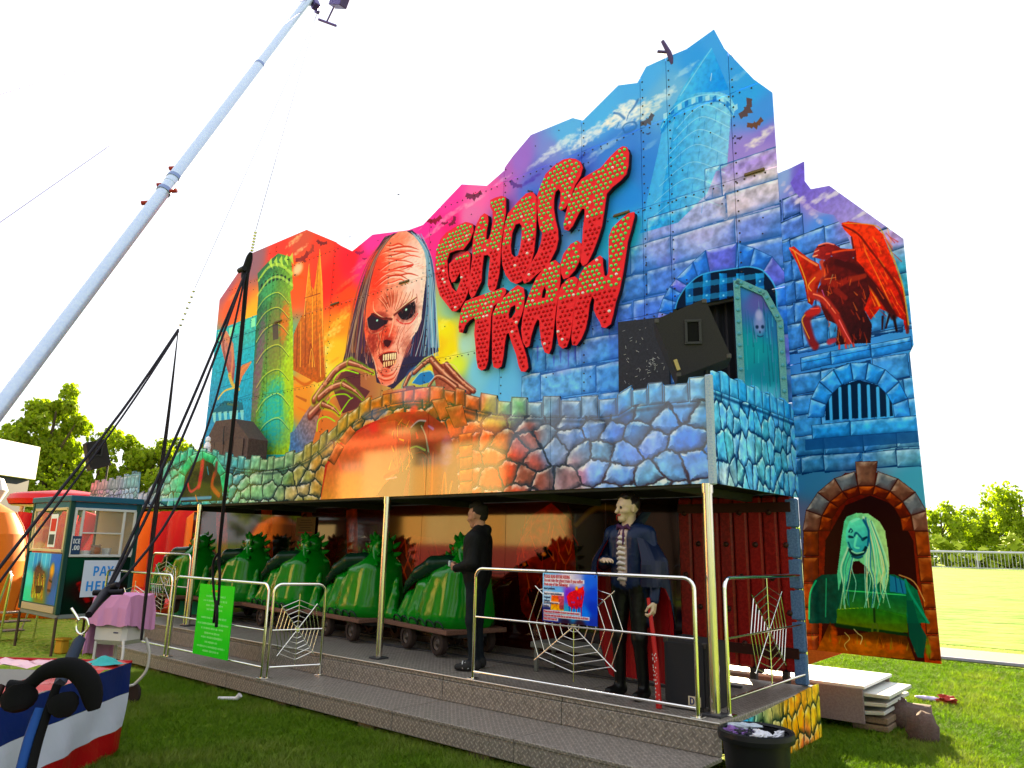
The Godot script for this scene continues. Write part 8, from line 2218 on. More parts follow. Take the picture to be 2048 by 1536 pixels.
	st = B.new(); st.box(V(-0.62, 1.95, 0.021), V(0.22, 0.2, 0.003), Basis.IDENTITY, 0.0); obj("sticker_print", st, mat("sticker_red", Color(0.6, 0.02, 0.02), 0.5), wf)
	st = B.new(); st.box(V(-0.62, 1.72, 0.021), V(0.22, 0.16, 0.003), Basis.IDENTITY, 0.0); obj("sticker_print", st, mat("sticker_dark", Color(0.03, 0.05, 0.06), 0.5), wf)
	# right side: counter window and dark board with red beasts
	p = Painter.new(200, 190, "08281e")
	p.keys([[10, 20, "0a3828"], [100, 20, "0a2a20"], [190, 30, "082018"], [60, 120, "200c0c"], [150, 150, "300808"], [20, 170, "081c14"]])
	for k in 26: p.blob(45 + (k * 43) % 125, 90 + (k * 29) % 80, 13, 12, 0, ["b01818", "801010", "c83020", "400808"][k % 4], 0.8, 0.3)
	b = B.new(); b.prism(poly2([0.04, 0.6, 0.98, 0.6, 0.98, 1.46, 0.04, 1.46]), 0.02, Transform3D(Basis(Vector3.UP, PI / 2), V(0.01, 0, 0)), Rect2(0.04, 0.6, 0.94, 0.86)); obj("side_board", b, art_mat("booth_side_art", p, 0.25), t)
	fr = B.new()
	for q in [[-0.51, 2.2, 0.94, 0.04], [-0.51, 1.48, 0.94, 0.04], [-0.06, 1.84, 0.04, 0.7], [-0.97, 1.84, 0.04, 0.7], [-0.17, 1.84, 0.035, 0.68], [-0.8, 1.84, 0.035, 0.68], [-0.48, 1.83, 0.6, 0.022]]: fr.box(V(0.01, q[1], q[0]), V(0.045, q[3], q[2]))
	wf = obj("window", fr, wh, t)
	for q in [[-0.11, 0.09], [-0.48, 0.6], [-0.885, 0.13]]:
		b = B.new(); b.box(V(0.005, 1.84, q[0]), V(0.005, 0.66, q[1]), Basis.IDENTITY, 0.0); obj("pane", b, glass, wf)
	var price := B.new(); price.box(V(0.034, 1.64, -0.12), V(0.004, 0.28, 0.13), Basis.IDENTITY, 0.0); var pc := obj("price_card", price, mat("card_navy", Color(0.02, 0.05, 0.12), 0.5), wf)
	for q in [["ICE", 1.7], ["£.00", 1.6]]: lettering(q[0].replace("£", ""), 0.07, V(0.0375, q[1], -0.12), Basis(Vector3.UP, PI / 2), mat("ink_white", Color(0.75, 0.75, 0.78), 0.5), pc, true, 0.1)
	b = B.new(); b.box(V(-0.12, 1.46, -0.5), V(0.26, 0.03, 0.9)); obj("counter", b, cream, t)
	# things on the counter
	var k2 := 0
	for q in [[-0.3, "white", "white paper cup stack nearest the front of the booth counter"], [-0.45, "skin", "small round brown bear head on the booth counter"], [-0.62, "white", "white tissue box at the far end of the booth counter"]]:
		var it := thing("counter_item", q[2], "counter item", V(-12.9, 1.475, -4.54 + q[0]))
		b = B.new()
		if q[1] == "skin":
			b.lathe(Vector3.ZERO, [[0.0, 0.0], [0.06, 0.01], [0.085, 0.07], [0.075, 0.13], [0.04, 0.165], [0.0, 0.17]], 14); b.lathe(V(0, 0.14, 0.06), [[0.0, 0.0], [0.03, 0.02], [0.0, 0.05]], 8); b.lathe(V(0, 0.14, -0.06), [[0.0, 0.0], [0.03, 0.02], [0.0, 0.05]], 8)
			obj("body", b, mat("bear_brown", Color(0.3, 0.12, 0.06), 0.8), it)
		else:
			b.lathe(Vector3.ZERO, [[0.0, 0.0], [0.06, 0.0], [0.08, 0.08 + 0.02 * k2], [0.0, 0.085 + 0.02 * k2]], 12 if k2 == 0 else 4); obj("body", b, mat("frame_white", Color(0.6, 0.58, 0.58)), it)
		k2 += 1
	var ph := thing("pay_here_sign", "white PAY HERE board fixed to the side of the pay booth", "sign", V(-12.805, 1.13, -5.1))
	b = B.new(); b.box(Vector3.ZERO, V(0.012, 0.56, 0.57)); var f := obj("board", b, mat("sign_lilac", Color(0.62, 0.66, 0.82), 0.4), ph)
	var bi := mat("ink_blue", Color(0.02, 0.25, 0.75), 0.5)
	lettering("PAY", 0.15, V(0.008, 0.11, -0.01), Basis(Vector3.UP, PI / 2), bi, f, true, 0.3)
	lettering("HERE", 0.15, V(0.008, -0.12, 0.0), Basis(Vector3.UP, PI / 2), bi, f, true, 0.43)
	# tubular steps at the left of the booth
	var s := thing("booth_steps", "tubular metal steps with looped handrail left of the pay booth", "steps", V(-15.0, 0, -4.4))
	var rail_m := mat("chrome", Color(0.78, 0.76, 0.72))
	for z in [0.0, -0.5]:
		b = B.new(); b.tube(spline([V(0.25, 0.0, z), V(0.3, 0.55, z), V(0.36, 1.05, z), V(0.28, 1.14, z), V(0.2, 1.06, z), V(-0.45, 0.0, z)], 5), 0.02, 8); obj("handrail", b, rail_m, s)
	for k in 3:
		b = B.new(); b.box(V(-0.3 + k * 0.22, 0.16 + k * 0.17, -0.25), V(0.22, 0.025, 0.5)); obj("tread", b, tread_mat(), s)
	var yb := thing("yellow_block", "small yellow block standing on the grass under the booth", "block", V(-13.05, 0.0, -4.75))
	b = B.new(); b.box(V(0, 0.1, 0), V(0.16, 0.2, 0.14), Basis(Vector3.UP, 0.4), 0.02); b.box(V(0, 0.215, 0), V(0.2, 0.03, 0.18), Basis(Vector3.UP, 0.4), 0.008); obj("body", b, mat("block_yellow", Color(0.5, 0.26, 0.02), 0.6), yb)

# ---------------------------------------------------------------- bungee ride at the left
func cord(parent: Node3D, pts: Array, r, m: Material) -> void:
	var loc := []
	for p in pts: loc.append(p - parent.position)
	var b := B.new(); b.tube(spline(loc, 5), r, 7); obj("cord", b, m, parent)
func bungee() -> void:
	var mp := mottled("mast_paint", Color(0.42, 0.52, 0.76), Color(0.56, 0.64, 0.8), 1.3, 0.3, 0.25)
	var a := V(-7.23, 2.81, -1.89); var d := V(-1.66, 7.28, -3.61)
	var t := thing("bungee_mast", "tall pale blue leaning steel mast of the bungee ride", "mast", a - d * 0.386)
	var o := t.position
	var b := B.new(); b.tube([V(0, 0, 0), a + d * 0.4 - o], 0.067, 24); obj("lower_tube", b, mp, t)
	b = B.new(); b.tube([a + d * 0.39 - o, a + d * 0.72 - o], 0.07, 24); obj("middle_tube", b, mp, t)
	b = B.new(); b.tube([a + d * 0.71 - o, a + d * 1.06 - o], 0.062, 24); obj("upper_tube", b, mp, t)
	for f in [0.37, 0.4, 0.72]:
		b = B.new(); b.tube([a + d * f - o, a + d * (f + 0.006) - o], 0.077 if f < 0.5 else 0.072, 24); obj("collar", b, mat("mast_ring", Color(0.2, 0.26, 0.45), 0.4, 0.5), t)
	var sx := V(0.76, 0.16, -0.63)
	for q in [[0.35, -0.16], [0.43, -0.15], [0.39, -0.14], [0.37, 0.15]]:
		b = B.new(); b.tube([a + d * q[0] - o + sx * q[1] * 0.5, a + d * q[0] - o + sx * q[1]], [0.02, 0.026], 7); obj("pin", b, mat("pin_red", Color(0.35, 0.03, 0.02), 0.5), t)
	# pulley head
	var pv := mat("pulley_violet", Color(0.09, 0.06, 0.22), 0.4, 0.5)
	b = B.new(); b.box(V(-8.48, 9.92, -5.72) - o, V(0.34, 0.2, 0.14), Basis(Vector3.BACK, -0.5)); obj("pulley_block", b, pv, t)
	b = B.new(); b.tube([V(-8.55, 9.83, -5.68) - o, V(-8.69, 9.6, -5.66) - o], 0.014, 7); b.tube([V(-8.82, 9.68, -5.6) - o, V(-8.55, 9.52, -5.74) - o], 0.02, 7); obj("trapeze", b, pv, t)
	b = B.new(); b.box(V(-8.83, 9.9, -5.52) - o, V(0.12, 0.16, 0.1), Basis(Vector3.BACK, 0.5)); b.box(V(-8.8, 9.77, -5.55) - o, V(0.08, 0.05, 0.06), Basis(Vector3.BACK, -0.6)); obj("pulley_bracket", b, pv, t)
	var wire := mat("wire_lilac", Color(0.42, 0.36, 0.6), 0.5, 0.3)
	for q in [["thin guy wire running up to the mast head from the upper left edge", V(-3.43, 0.0, 2.88), V(-8.86, 10.0, -5.47), 0.005], ["thin guy wire slanting up to the mast from the left edge, lower of the two", V(-4.44, 0.0, 1.36), V(-8.85, 9.85, -5.45), 0.0035]]:
		var w := thing("guy_wire", q[0], "wire", q[1], 0.0, "guy wires of the bungee mast")
		b = B.new(); b.tube([Vector3.ZERO, q[2] - q[1]], q[3], 5); obj("strand", b, wire, w)
	var rub := mat("bungee_black", Color(0.005, 0.004, 0.008), 0.55)
	var R := thing("bungee_rig", "right-hand bundle of black bungee cords hanging past the green rules board", "bungee cords", V(-5.66, 4.42, -3.15), 0.0, "bungee cord bundles")
	var Lr := thing("bungee_rig", "left-hand bundle of black bungee cords hanging past the pay booth", "bungee cords", V(-6.8, 4.15, -3.21), 0.0, "bungee cord bundles")
	for q in [[R, V(-5.71, 4.24, -3.16)], [Lr, V(-6.78, 3.72, -3.1)]]:
		b = B.new(); b.tube([Vector3.ZERO, V(-8.82, 9.75, -5.56) - q[0].position], 0.0032, 4); obj("hoist_wire", b, mat("wire_pale", Color(0.2, 0.19, 0.24), 0.5), q[0])
		var L: Vector3 = q[1] - q[0].position
		for k in 7:
			b = B.new(); b.lathe(L * (k + 0.5) / 7.0, [[0.0, -0.014], [0.013, -0.008], [0.016, 0.0], [0.013, 0.008], [0.0, 0.014]], 8); obj("shackle_link", b, mat("chrome", Color(0.78, 0.76, 0.72), 0.13, 1.0), q[0])
	var ap := V(-5.72, 4.24, -3.16); var kn := V(-5.78, 4.06, -3.16)
	cord(R, [ap, ap + V(-0.02, -0.05, 0), kn, kn + V(0.0, -0.06, 0)], [0.012, 0.014, 0.018, 0.022, 0.026, 0.03, 0.032, 0.034, 0.036, 0.036, 0.036, 0.036, 0.036, 0.034, 0.03, 0.024], rub)
	cord(R, [kn + V(-0.07, 0.03, 0.02), kn + V(0.05, 0.02, 0.04)], 0.024, rub)
	var tie := V(-4.98, 1.42, -2.02)
	cord(R, [kn, V(-5.5, 2.95, -2.72), V(-5.2, 2.0, -2.3), tie], 0.011, rub)
	cord(R, [kn + V(0.02, 0, 0.01), V(-5.46, 2.93, -2.74), V(-5.17, 2.0, -2.33), tie + V(0.02, 0, 0)], 0.010, rub)
	cord(R, [kn + V(0.03, 0, 0.01), V(-5.48, 2.85, -2.86), V(-5.22, 1.95, -2.5), tie + V(0.03, 0.0, -0.02)], 0.009, rub)
	var rad := []
	for k in 26: rad.append(0.02 - 0.009 * k / 25.0)
	cord(R, [kn + V(0.03, -0.02, 0.0), V(-5.98, 2.85, -3.3), V(-6.18, 2.05, -3.4), V(-6.28, 1.62, -3.46), V(-6.27, 1.45, -3.48), V(-6.28, 1.2, -3.5)], rad, rub)
	cord(R, [V(-6.27, 1.64, -3.44), V(-6.33, 1.54, -3.44), V(-6.3, 1.3, -3.46), V(-6.29, 1.2, -3.48), V(-6.33, 1.05, -3.5)], 0.011, rub)
	cord(R, [V(-6.28, 1.24, -3.48), V(-6.25, 1.12, -3.48), V(-6.26, 1.02, -3.49)], 0.014, rub)
	cord(R, [tie + V(0.04, 0.05, -0.05), tie, tie + V(0.28, -0.1, 0.19)], [0.02, 0.024, 0.028, 0.032, 0.034, 0.034, 0.03, 0.026, 0.022, 0.02, 0.02], rub)
	cord(R, [tie + V(-0.05, 0.0, 0.05), tie + V(0.1, 0.01, -0.06)], 0.018, rub)
	var la := V(-6.78, 3.7, -3.09)
	cord(Lr, [la, V(-6.2, 2.75, -2.45), V(-5.35, 1.5, -1.5), V(-4.83, 0.7, -0.93)], 0.011, rub)
	cord(Lr, [la + V(0.01, -0.02, 0), V(-6.12, 2.68, -2.42), V(-5.3, 1.42, -1.5), V(-4.8, 0.7, -0.95)], 0.008, rub)
	for k in 3:
		rad = []
		for i in 21: rad.append(0.004 + 0.007 * i / 20.0)
		cord(Lr, [la, V(-6.7 + k * 0.02, 2.9 - k * 0.02, -3.05), V(-6.64 + k * 0.03, 2.04, -3.01), V(-6.6 + k * 0.015, 1.4, -3.0), V(-6.57, 0.92, -3.0)], rad, rub)
	# buckle, strap and padded hoop of the harness
	var cb := thing("carabiner", "chrome carabiner and swivel joining the black cords to the blue strap", "carabiner", V(-4.66, 1.28, -1.79), 0.0)
	b = B.new(); b.tube(spline([V(0, 0.03, 0), V(-0.03, 0.02, 0.02), V(-0.03, -0.035, 0.02), V(0, -0.06, 0), V(0.025, -0.025, -0.02), V(0.02, 0.02, -0.012), V(0, 0.03, 0)], 4), 0.007, 7); b.lathe(V(0.0, -0.1, 0), [[0.0, 0.02], [0.02, 0.01], [0.02, -0.02], [0.0, -0.03]], 8); b.tube([V(-0.06, 0.08, 0.05), V(-0.04, 0.045, 0.03), V(-0.02, 0.015, 0.015)], 0.009, 6); obj("hook", b, mat("chrome", Color(0.78, 0.76, 0.72)), cb)
	var strp := mat("strap_blue", Color(0.008, 0.05, 0.22), 0.7); var pad := mat("pad_black", Color(0.002, 0.002, 0.0025), 0.95)
	var hn := thing("bungee_harness", "black padded bungee harness with blue straps in front of the striped pad", "harness", V(-3.85, 0.9, -1.4), 0.0)
	o = hn.position
	b = B.new(); b.tube([V(-4.62, 1.2, -1.77) - o, V(-4.45, 1.08, -1.66) - o, V(-4.35, 1.02, -1.6) - o], [0.03, 0.035, 0.03], 4); obj("hang_strap", b, mat("strap_web", Color(0.02, 0.03, 0.05), 0.8), hn)
	b = B.new(); b.tube(spline([V(-3.78, 0.985, -1.55) - o, V(-3.80, 1.10, -1.52) - o, V(-3.86, 1.165, -1.46) - o, V(-3.93, 1.15, -1.38) - o, V(-3.98, 1.09, -1.33) - o, V(-4.03, 1.07, -1.28) - o], 4), [0.026, 0.036, 0.044, 0.048, 0.05, 0.05, 0.05, 0.048, 0.047, 0.046, 0.044, 0.04, 0.036, 0.033, 0.03, 0.03, 0.03, 0.032, 0.036, 0.042, 0.046], 14); obj("shoulder_pad", b, pad, hn)
	b = B.new(); b.tube(spline([V(-3.98, 1.10, -1.3) - o, V(-3.97, 1.04, -1.3) - o, V(-3.95, 0.99, -1.3) - o], 3), [0.03, 0.055, 0.07, 0.075, 0.07, 0.055, 0.03], 14); obj("chest_pad", b, pad, hn)
	b = B.new(); b.tube(spline([V(-3.84, 1.06, -1.43) - o, V(-3.82, 1.02, -1.43) - o, V(-3.83, 0.97, -1.42) - o], 3), [0.02, 0.05, 0.062, 0.064, 0.06, 0.05, 0.025], 14); obj("hip_pad", b, pad, hn)
	b = B.new(); b.tube(spline([V(-3.86, 1.1, -1.41) - o, V(-3.85, 0.98, -1.38) - o, V(-3.8, 0.85, -1.34) - o, V(-3.72, 0.7, -1.3) - o], 4), 0.02, 6); obj("black_strap", b, pad, hn)
	b = B.new(); b.tube(spline([V(-3.88, 1.0, -1.36) - o, V(-3.84, 0.88, -1.32) - o, V(-3.78, 0.7, -1.28) - o], 4), 0.026, 5); obj("leg_strap", b, strp, hn)
	b = B.new(); b.tube(spline([V(-4.05, 1.09, -1.24) - o, V(-4.0, 0.99, -1.2) - o, V(-3.98, 0.9, -1.2) - o, V(-4.06, 0.84, -1.14) - o], 4), 0.024, 6); obj("arm_strap", b, mat("strap_brown", Color(0.03, 0.014, 0.012), 0.7), hn)
	# striped vinyl surround
	var K := V(-6.83, 0, -3.06); var e1 := V(0.68, 0, 0.73).normalized(); var e2 := V(-0.79, 0, 0.62).normalized()
	var pd := thing("trampoline_surround", "blue, white and red striped vinyl surround of the bungee trampoline", "padding", K)
	var cols := [["blue_band", 0.71, 0.47, Color(0.004, 0.018, 0.13)], ["white_band", 0.468, 0.2, Color(0.55, 0.6, 0.68)], ["red_band", 0.198, 0.0, Color(0.36, 0.004, 0.006)]]
	for c in cols:
		b = B.new()
		var N := 60
		for i in N:
			for j in 4:
				var q := []
				for w in [[i, j], [i + 1, j], [i + 1, j + 1], [i, j + 1]]:
					var s: float = w[0] * 3.6 / N; var y := lerpf(c[1], c[2], w[1] / 4.0)
					var slack := (0.71 - y) * 0.9
					var off := (0.022 * sin(s * 7.0 + y * 4.0) + 0.014 * sin(s * 17.0 - y * 9.0)) * clampf(slack, 0.0, 0.4) * 2.0 - 0.03 * (0.71 - y)
					q.append(e1 * s + V(0, y, 0) + V(0.73, 0, -0.68) * off)
				b.quad(q[3], q[2], q[1], q[0])
		obj(c[0], b, mat("vinyl_" + c[0], c[3], 0.42), pd)
	b = B.new()
	for i in 30:
		var s0 := i * 0.12; var s1 := s0 + 0.12
		for j in 4:
			var q := []
			for w in [[s0, j], [s1, j], [s1, j + 1], [s0, j + 1]]:
				var r: float = w[1] * 0.1
				q.append(e1 * w[0] + e2 * r + V(0, 0.712 + 0.014 * sin(w[0] * 23.0 + r * 31.0) * sin(w[0] * 9.0) + 0.02 * sin(r * 8.0), 0))
			b.quad(q[0], q[1], q[2], q[3])
	obj("red_top", b, mat("vinyl_top_red", Color(0.5, 0.03, 0.02), 0.25), pd)
	b = B.new()
	for i in 30:
		for j in 4:
			var q := []
			for w in [[i, j], [i + 1, j], [i + 1, j + 1], [i, j + 1]]:
				var s: float = 0.42 + w[0] * 0.1; var r: float = w[1] * 0.085
				q.append(e2 * s + e1 * r + V(0, 0.712 + 0.014 * sin(s * 19.0 + r * 27.0) + 0.008 * sin(s * 41.0), 0))
			b.quad(q[3], q[2], q[1], q[0])
	obj("pink_top", b, mat("vinyl_top_pink", Color(0.72, 0.42, 0.46), 0.3), pd)
	b = B.new(); b.tube([V(0, 0.715, 0), e2 * 3.4 + V(0, 0.715, 0)], 0.014, 7); obj("red_piping", b, mat("vinyl_red_band", Color(0.36, 0.004, 0.006)), pd)
	b = B.new(); b.quad(e2 * 0.4 + e1 * 0.36 + V(0, 0.69, 0), e2 * 3.4 + e1 * 0.36 + V(0, 0.69, 0), e2 * 3.4 + e1 * 0.4 + V(0, 0.1, 0), e2 * 0.4 + e1 * 0.4 + V(0, 0.1, 0)); obj("inner_skirt", b, mat("skirt_grey", Color(0.42, 0.4, 0.38), 0.7), pd)
	b = B.new(); b.quad(e2 * 0.4 + e1 * 0.4 + V(0, 0.5, 0), e2 * 3.4 + e1 * 0.4 + V(0, 0.5, 0), e2 * 3.4 + e1 * 3.6 + V(0, 0.5, 0), e2 * 0.4 + e1 * 3.6 + V(0, 0.5, 0)); obj("jumping_bed", b, mat("bed_black", Color(0.02, 0.02, 0.025), 0.7), pd)
	# teal cloth lying on the corner of the surround
	var cl := thing("teal_cloth", "crumpled teal cloth lying on the corner of the striped surround", "cloth", K + e1 * 0.2 + e2 * 0.14 + V(0, 0.72, 0))
	b = B.new()
	for i in 8:
		for j in 6:
			var q := []
			for w in [[i, j], [i + 1, j], [i + 1, j + 1], [i, j + 1]]:
				var x: float = (w[0] - 4) * 0.036; var z: float = (w[1] - 3) * 0.034
				var rr := clampf(1.0 - (x * x / 0.022 + z * z / 0.012), 0.0, 1.0)
				q.append(V(x, 0.012 + 0.07 * rr * (0.7 + 0.3 * sin(x * 40.0 + z * 25.0)) , z + 0.02 * sin(x * 30.0)))
			b.quad(q[3], q[2], q[1], q[0])
	obj("cloth", b, mat("cloth_teal", Color(0.04, 0.36, 0.34), 0.7), cl)
	# red padding under the camera
	var rp := thing("red_mat", "red vinyl mat edge crossing the bottom of the view", "mat", V(-4.0, 0.0, -1.75))
	b = B.new(); b.box(V(0.18, 0.29, 0.17), V(2.9, 0.58, 0.6), Basis(Vector3.UP, 0.81), 0.03); obj("vinyl_cover", b, mottled("mat_red", Color(0.36, 0.012, 0.01), Color(0.5, 0.06, 0.03), 3.0, 0.35), rp)
	# white wheeled cart under a pink cloth
	var ct := thing("covered_cart", "white wheeled cart draped with a pink cloth beside the step", "cart", V(-8.62, 0.0, -3.7), 0.45)
	ct.scale = V(0.82, 1.0, 0.82)
	b = B.new(); b.box(V(0, 0.76, 0), V(0.5, 0.22, 0.42), Basis.IDENTITY, 0.05); obj("body", b, mat("cart_white", Color(0.62, 0.58, 0.54), 0.35), ct)
	b = B.new(); b.box(V(0.12, 0.78, 0.215), V(0.07, 0.012, 0.004), Basis.IDENTITY, 0.0); obj("makers_mark", b, mat("navy_ink", Color(0.02, 0.025, 0.1)), ct)
	b = B.new()
	var grid := []
	for i in 13:
		var row := []
		for j in 11:
			var u := (i - 6) / 6.0; var v2 := (j - 5) / 5.0
			var ex := maxf(absf(u), absf(v2))
			var x := clampf(u * 1.5, -1, 1) * 0.28 + (0.03 * signf(u) * maxf(0.0, absf(u) - 0.66) * 3.0); var z := clampf(v2 * 1.5, -1, 1) * 0.24 + (0.03 * signf(v2) * maxf(0.0, absf(v2) - 0.66) * 3.0)
			var drop := maxf(maxf(0.0, absf(u) - 0.66), maxf(0.0, absf(v2) - 0.66)) * 3.0
			var y := 1.16 - (0.3 if v2 > 0 else 0.36) * drop + 0.012 * sin(u * 9.0 + v2 * 7.0)
			if u < -0.7: y -= 0.3 * drop
			row.append(V(x + 0.014 * sin(v2 * 14.0) * drop, y, z + 0.016 * sin(u * 13.0) * drop))
		grid.append(row)
	for i in 12:
		for j in 10: b.quad(grid[i][j + 1], grid[i + 1][j + 1], grid[i + 1][j], grid[i][j])
	obj("pink_cloth", b, mat("cloth_pink", Color(0.55, 0.24, 0.42), 0.85), ct)
	b = B.new(); b.tube(spline([V(0.24, 0.7, 0.2), V(0.29, 0.55, 0.24), V(0.26, 0.35, 0.26), V(0.1, 0.2, 0.26)], 5), 0.018, 8); b.tube(spline([V(0.24, 0.7, -0.2), V(0.29, 0.55, -0.24), V(0.26, 0.35, -0.26), V(0.1, 0.2, -0.26)], 5), 0.018, 8); b.tube([V(-0.2, 0.68, 0.18), V(-0.18, 0.12, 0.2)], 0.018, 8); b.tube([V(-0.2, 0.68, -0.18), V(-0.18, 0.12, -0.2)], 0.018, 8); b.tube([V(0.1, 0.2, -0.26), V(0.1, 0.2, 0.26)], 0.014, 8); obj("frame", b, mat("cart_white", Color(0.62, 0.58, 0.54)), ct)
	for q in [[0.1, 0.27], [0.1, -0.27], [-0.18, 0.22], [-0.18, -0.22]]:
		b = B.new(); b.lathe(V(q[0], 0.11, q[1] - 0.02), [[0.0, 0.0], [0.09, 0.0], [0.11, 0.01], [0.11, 0.03], [0.09, 0.04], [0.0, 0.04]], 16, Basis(Vector3.RIGHT, PI / 2)); obj("wheel", b, mat("tyre", Color(0.035, 0.022, 0.018)), ct)

# ---------------------------------------------------------------- right-hand side
func lump(o: Vector3, s: Vector3, sd: int, amp := 0.18) -> B:
	var b := B.new()
	var f := FastNoiseLite.new(); f.seed = sd; f.frequency = 1.1
	var P := []
	for i in 11:
		var row := []
		for k in 17:
			var th := PI * i / 10.0; var ph := TAU * (k % 16) / 16.0
			var n := V(sin(th) * cos(ph), cos(th), sin(th) * sin(ph))
			row.append(o + n * s * (1.0 + amp * f.get_noise_3dv(n * 1.3) * 2.0))
		P.append(row)
	for i in 10:
		for k in 16:
			var q := [P[i][k], P[i][k + 1], P[i + 1][k + 1], P[i + 1][k]]
			if (q[2] - q[0]).length() < 1e-5: continue
			var nn := []
			for w in q: nn.append(((w - o) / (s * s)).normalized())
			if amp > 0.4: b.tri(q[0], q[1], q[2]); b.tri(q[0], q[2], q[3])
			else: b.squad(q[0], nn[0], q[1], nn[1], q[2], nn[2], q[3], nn[3])
	return b
func right_side() -> void:
	var rg := RandomNumberGenerator.new(); rg.seed = 12
	var t := thing("litter_bin", "black plastic litter bin overflowing with rubbish at the platform corner", "bin", V(-2.2, 0, -5.25))
	var bk := mat("bin_black", Color(0.008, 0.008, 0.01), 0.4)
	var b := B.new(); b.lathe(Vector3.ZERO, [[0.0, 0.0], [0.18, 0.0], [0.225, 0.52], [0.23, 0.54], [0.21, 0.54], [0.19, 0.1], [0.0, 0.1]], 28); obj("drum", b, bk, t)
	b = B.new(); b.lathe(Vector3.ZERO, [[0.228, 0.5], [0.25, 0.5], [0.255, 0.53], [0.25, 0.56], [0.23, 0.565], [0.215, 0.55]], 28); obj("rim", b, bk, t)
	for k in 9:
		var it := thing("rubbish", ["crumpled white wrapper in the litter bin", "crumpled purple bag in the litter bin", "crumpled dark bottle in the litter bin", "crumpled clear plastic cup in the litter bin"][k % 4], "rubbish", V(-2.2 + rg.randf_range(-0.14, 0.14), 0.515 + rg.randf_range(0.0, 0.035), -5.25 + rg.randf_range(-0.13, 0.13)), rg.randf() * TAU, "rubbish in the litter bin")
		obj("wad", lump(Vector3.ZERO, V(rg.randf_range(0.06, 0.12), rg.randf_range(0.014, 0.03), rg.randf_range(0.03, 0.06)), k, 0.6), [mat("rub_white", Color(0.6, 0.6, 0.64), 0.4), mat("rub_purple", Color(0.2, 0.1, 0.32), 0.3), mat("rub_dark", Color(0.02, 0.02, 0.03), 0.15), mat("rub_clear", Color(0.4, 0.45, 0.5), 0.15)][k % 4], it)
	# aluminium walkway behind the platform
	var w := thing("aluminium_walkway", "long pale ribbed aluminium walkway lying behind the right end", "walkway", V(-3.3, 0, -8.9))
	for k in 9:
		b = B.new(); b.box(V(-0.35, 0.43, -0.48 + k * 0.12), V(2.6, 0.03, 0.112)); obj("plank", b, mat("bright_alu", Color(0.72, 0.7, 0.74), 0.4, 0.3), w)
	b = B.new(); b.box(V(-0.35, 0.25, 0.53), V(2.56, 0.33, 0.03)); obj("side_board", b, mottled("side_grey", Color(0.14, 0.1, 0.1), Color(0.22, 0.17, 0.17), 3.0, 0.7), w)
	b = B.new(); b.box(V(-0.35, 0.25, -0.5), V(2.56, 0.33, 0.03)); obj("side_board", b, mottled("side_grey", Color(0.14, 0.1, 0.1), Color(0.22, 0.17, 0.17), 3.0), w)
	for k in 3:
		b = B.new(); b.box(V(1.02 - k * 0.03, 0.36 - k * 0.085, 0.05), V(0.3, 0.035, 0.9), Basis(Vector3.BACK, 0.05 * k)); obj("stacked_board", b, mat("stack_alu", Color(0.5, 0.5, 0.46), 0.5, 0.3), w)
	for k in 2:
		b = B.new(); b.box(V(0.95, 0.12 - k * 0.075, 0.1), V(0.34, 0.06, 0.7)); obj("timber_packing", b, mottled("old_timber", Color(0.12, 0.08, 0.05), Color(0.22, 0.16, 0.1), 3.0), w)
	for q in [["dark brown boulder with a pale scuff at the end of the walkway", V(-2.25, 0.11, -8.95), V(0.36, 0.17, 0.2), 5], ["pointed dark boulder standing in the shadow in front of the walkway", V(-1.86, 0.09, -8.4), V(0.14, 0.17, 0.12), 9]]:
		var s := thing("boulder", q[0], "boulder", q[1], 0.0, "boulders by the walkway")
		obj("stone", lump(Vector3.ZERO, q[2], q[3], 0.3), mottled("boulder_brown", Color(0.06, 0.035, 0.03), Color(0.12, 0.08, 0.07), 3.0, 0.85, 0.0, 0.6), s)
	var li := thing("litter", "red and purple scrap of litter on the sunlit grass", "litter", V(-2.06, 0.02, -10.6))
	obj("scrap", lump(V(0, 0.03, 0), V(0.12, 0.05, 0.08), 3, 0.6), mat("litter_red", Color(0.35, 0.03, 0.02), 0.6), li)
	obj("tube", lump(V(-0.2, 0.03, 0.02), V(0.13, 0.03, 0.04), 7, 0.3), mat("litter_lilac", Color(0.45, 0.4, 0.6), 0.5), li)
	var l2 := thing("white_pipe", "short white plastic pipe end lying on the grass below the step", "pipe", V(-8.05, 0.03, -4.72), 0.5)
	b = B.new(); b.tube([V(-0.12, 0, 0), V(0.12, 0.012, 0)], 0.02, 8); b.tube([V(0.1, 0.01, 0), V(0.14, 0.05, 0)], [0.026, 0.03], 8); obj("tube", b, mat("frame_white", Color(0.6, 0.58, 0.58)), l2)
	# orange drawbar below the folded wing
	var d := thing("drawbar", "orange steel drawbar showing below the gargoyle wing", "drawbar", V(-2.9, 0, -8.1))
	b = B.new(); b.prism(poly2([-0.6, 0.58, 0.08, 0.62, 0.46, 0.78, 0.05, 0.8, -0.6, 0.8]), 0.08, Transform3D.IDENTITY); obj("plate", b, mottled("drawbar_orange", Color(0.42, 0.09, 0.015), Color(0.55, 0.14, 0.02), 3.0, 0.45), d)
	b = B.new(); b.box(V(0.0, 0.7, 0.02), V(0.04, 0.13, 0.03)); obj("lug", b, mat("worn_alu", Color(0.5, 0.47, 0.42)), d)
	for x in [-0.5, -0.15]:
		b = B.new(); b.box(V(x, 0.29, -0.04), V(0.07, 0.58, 0.07)); obj("jack_leg", b, mat("frame_steel", Color(0.05, 0.05, 0.055)), d)
	# far railing
	var fm := mat("rail_grey", Color(0.5, 0.5, 0.55), 0.4, 0.4)
	var f := thing("railing", "pale tubular railing across the far side of the field", "railing", V(-62, 0, -121))
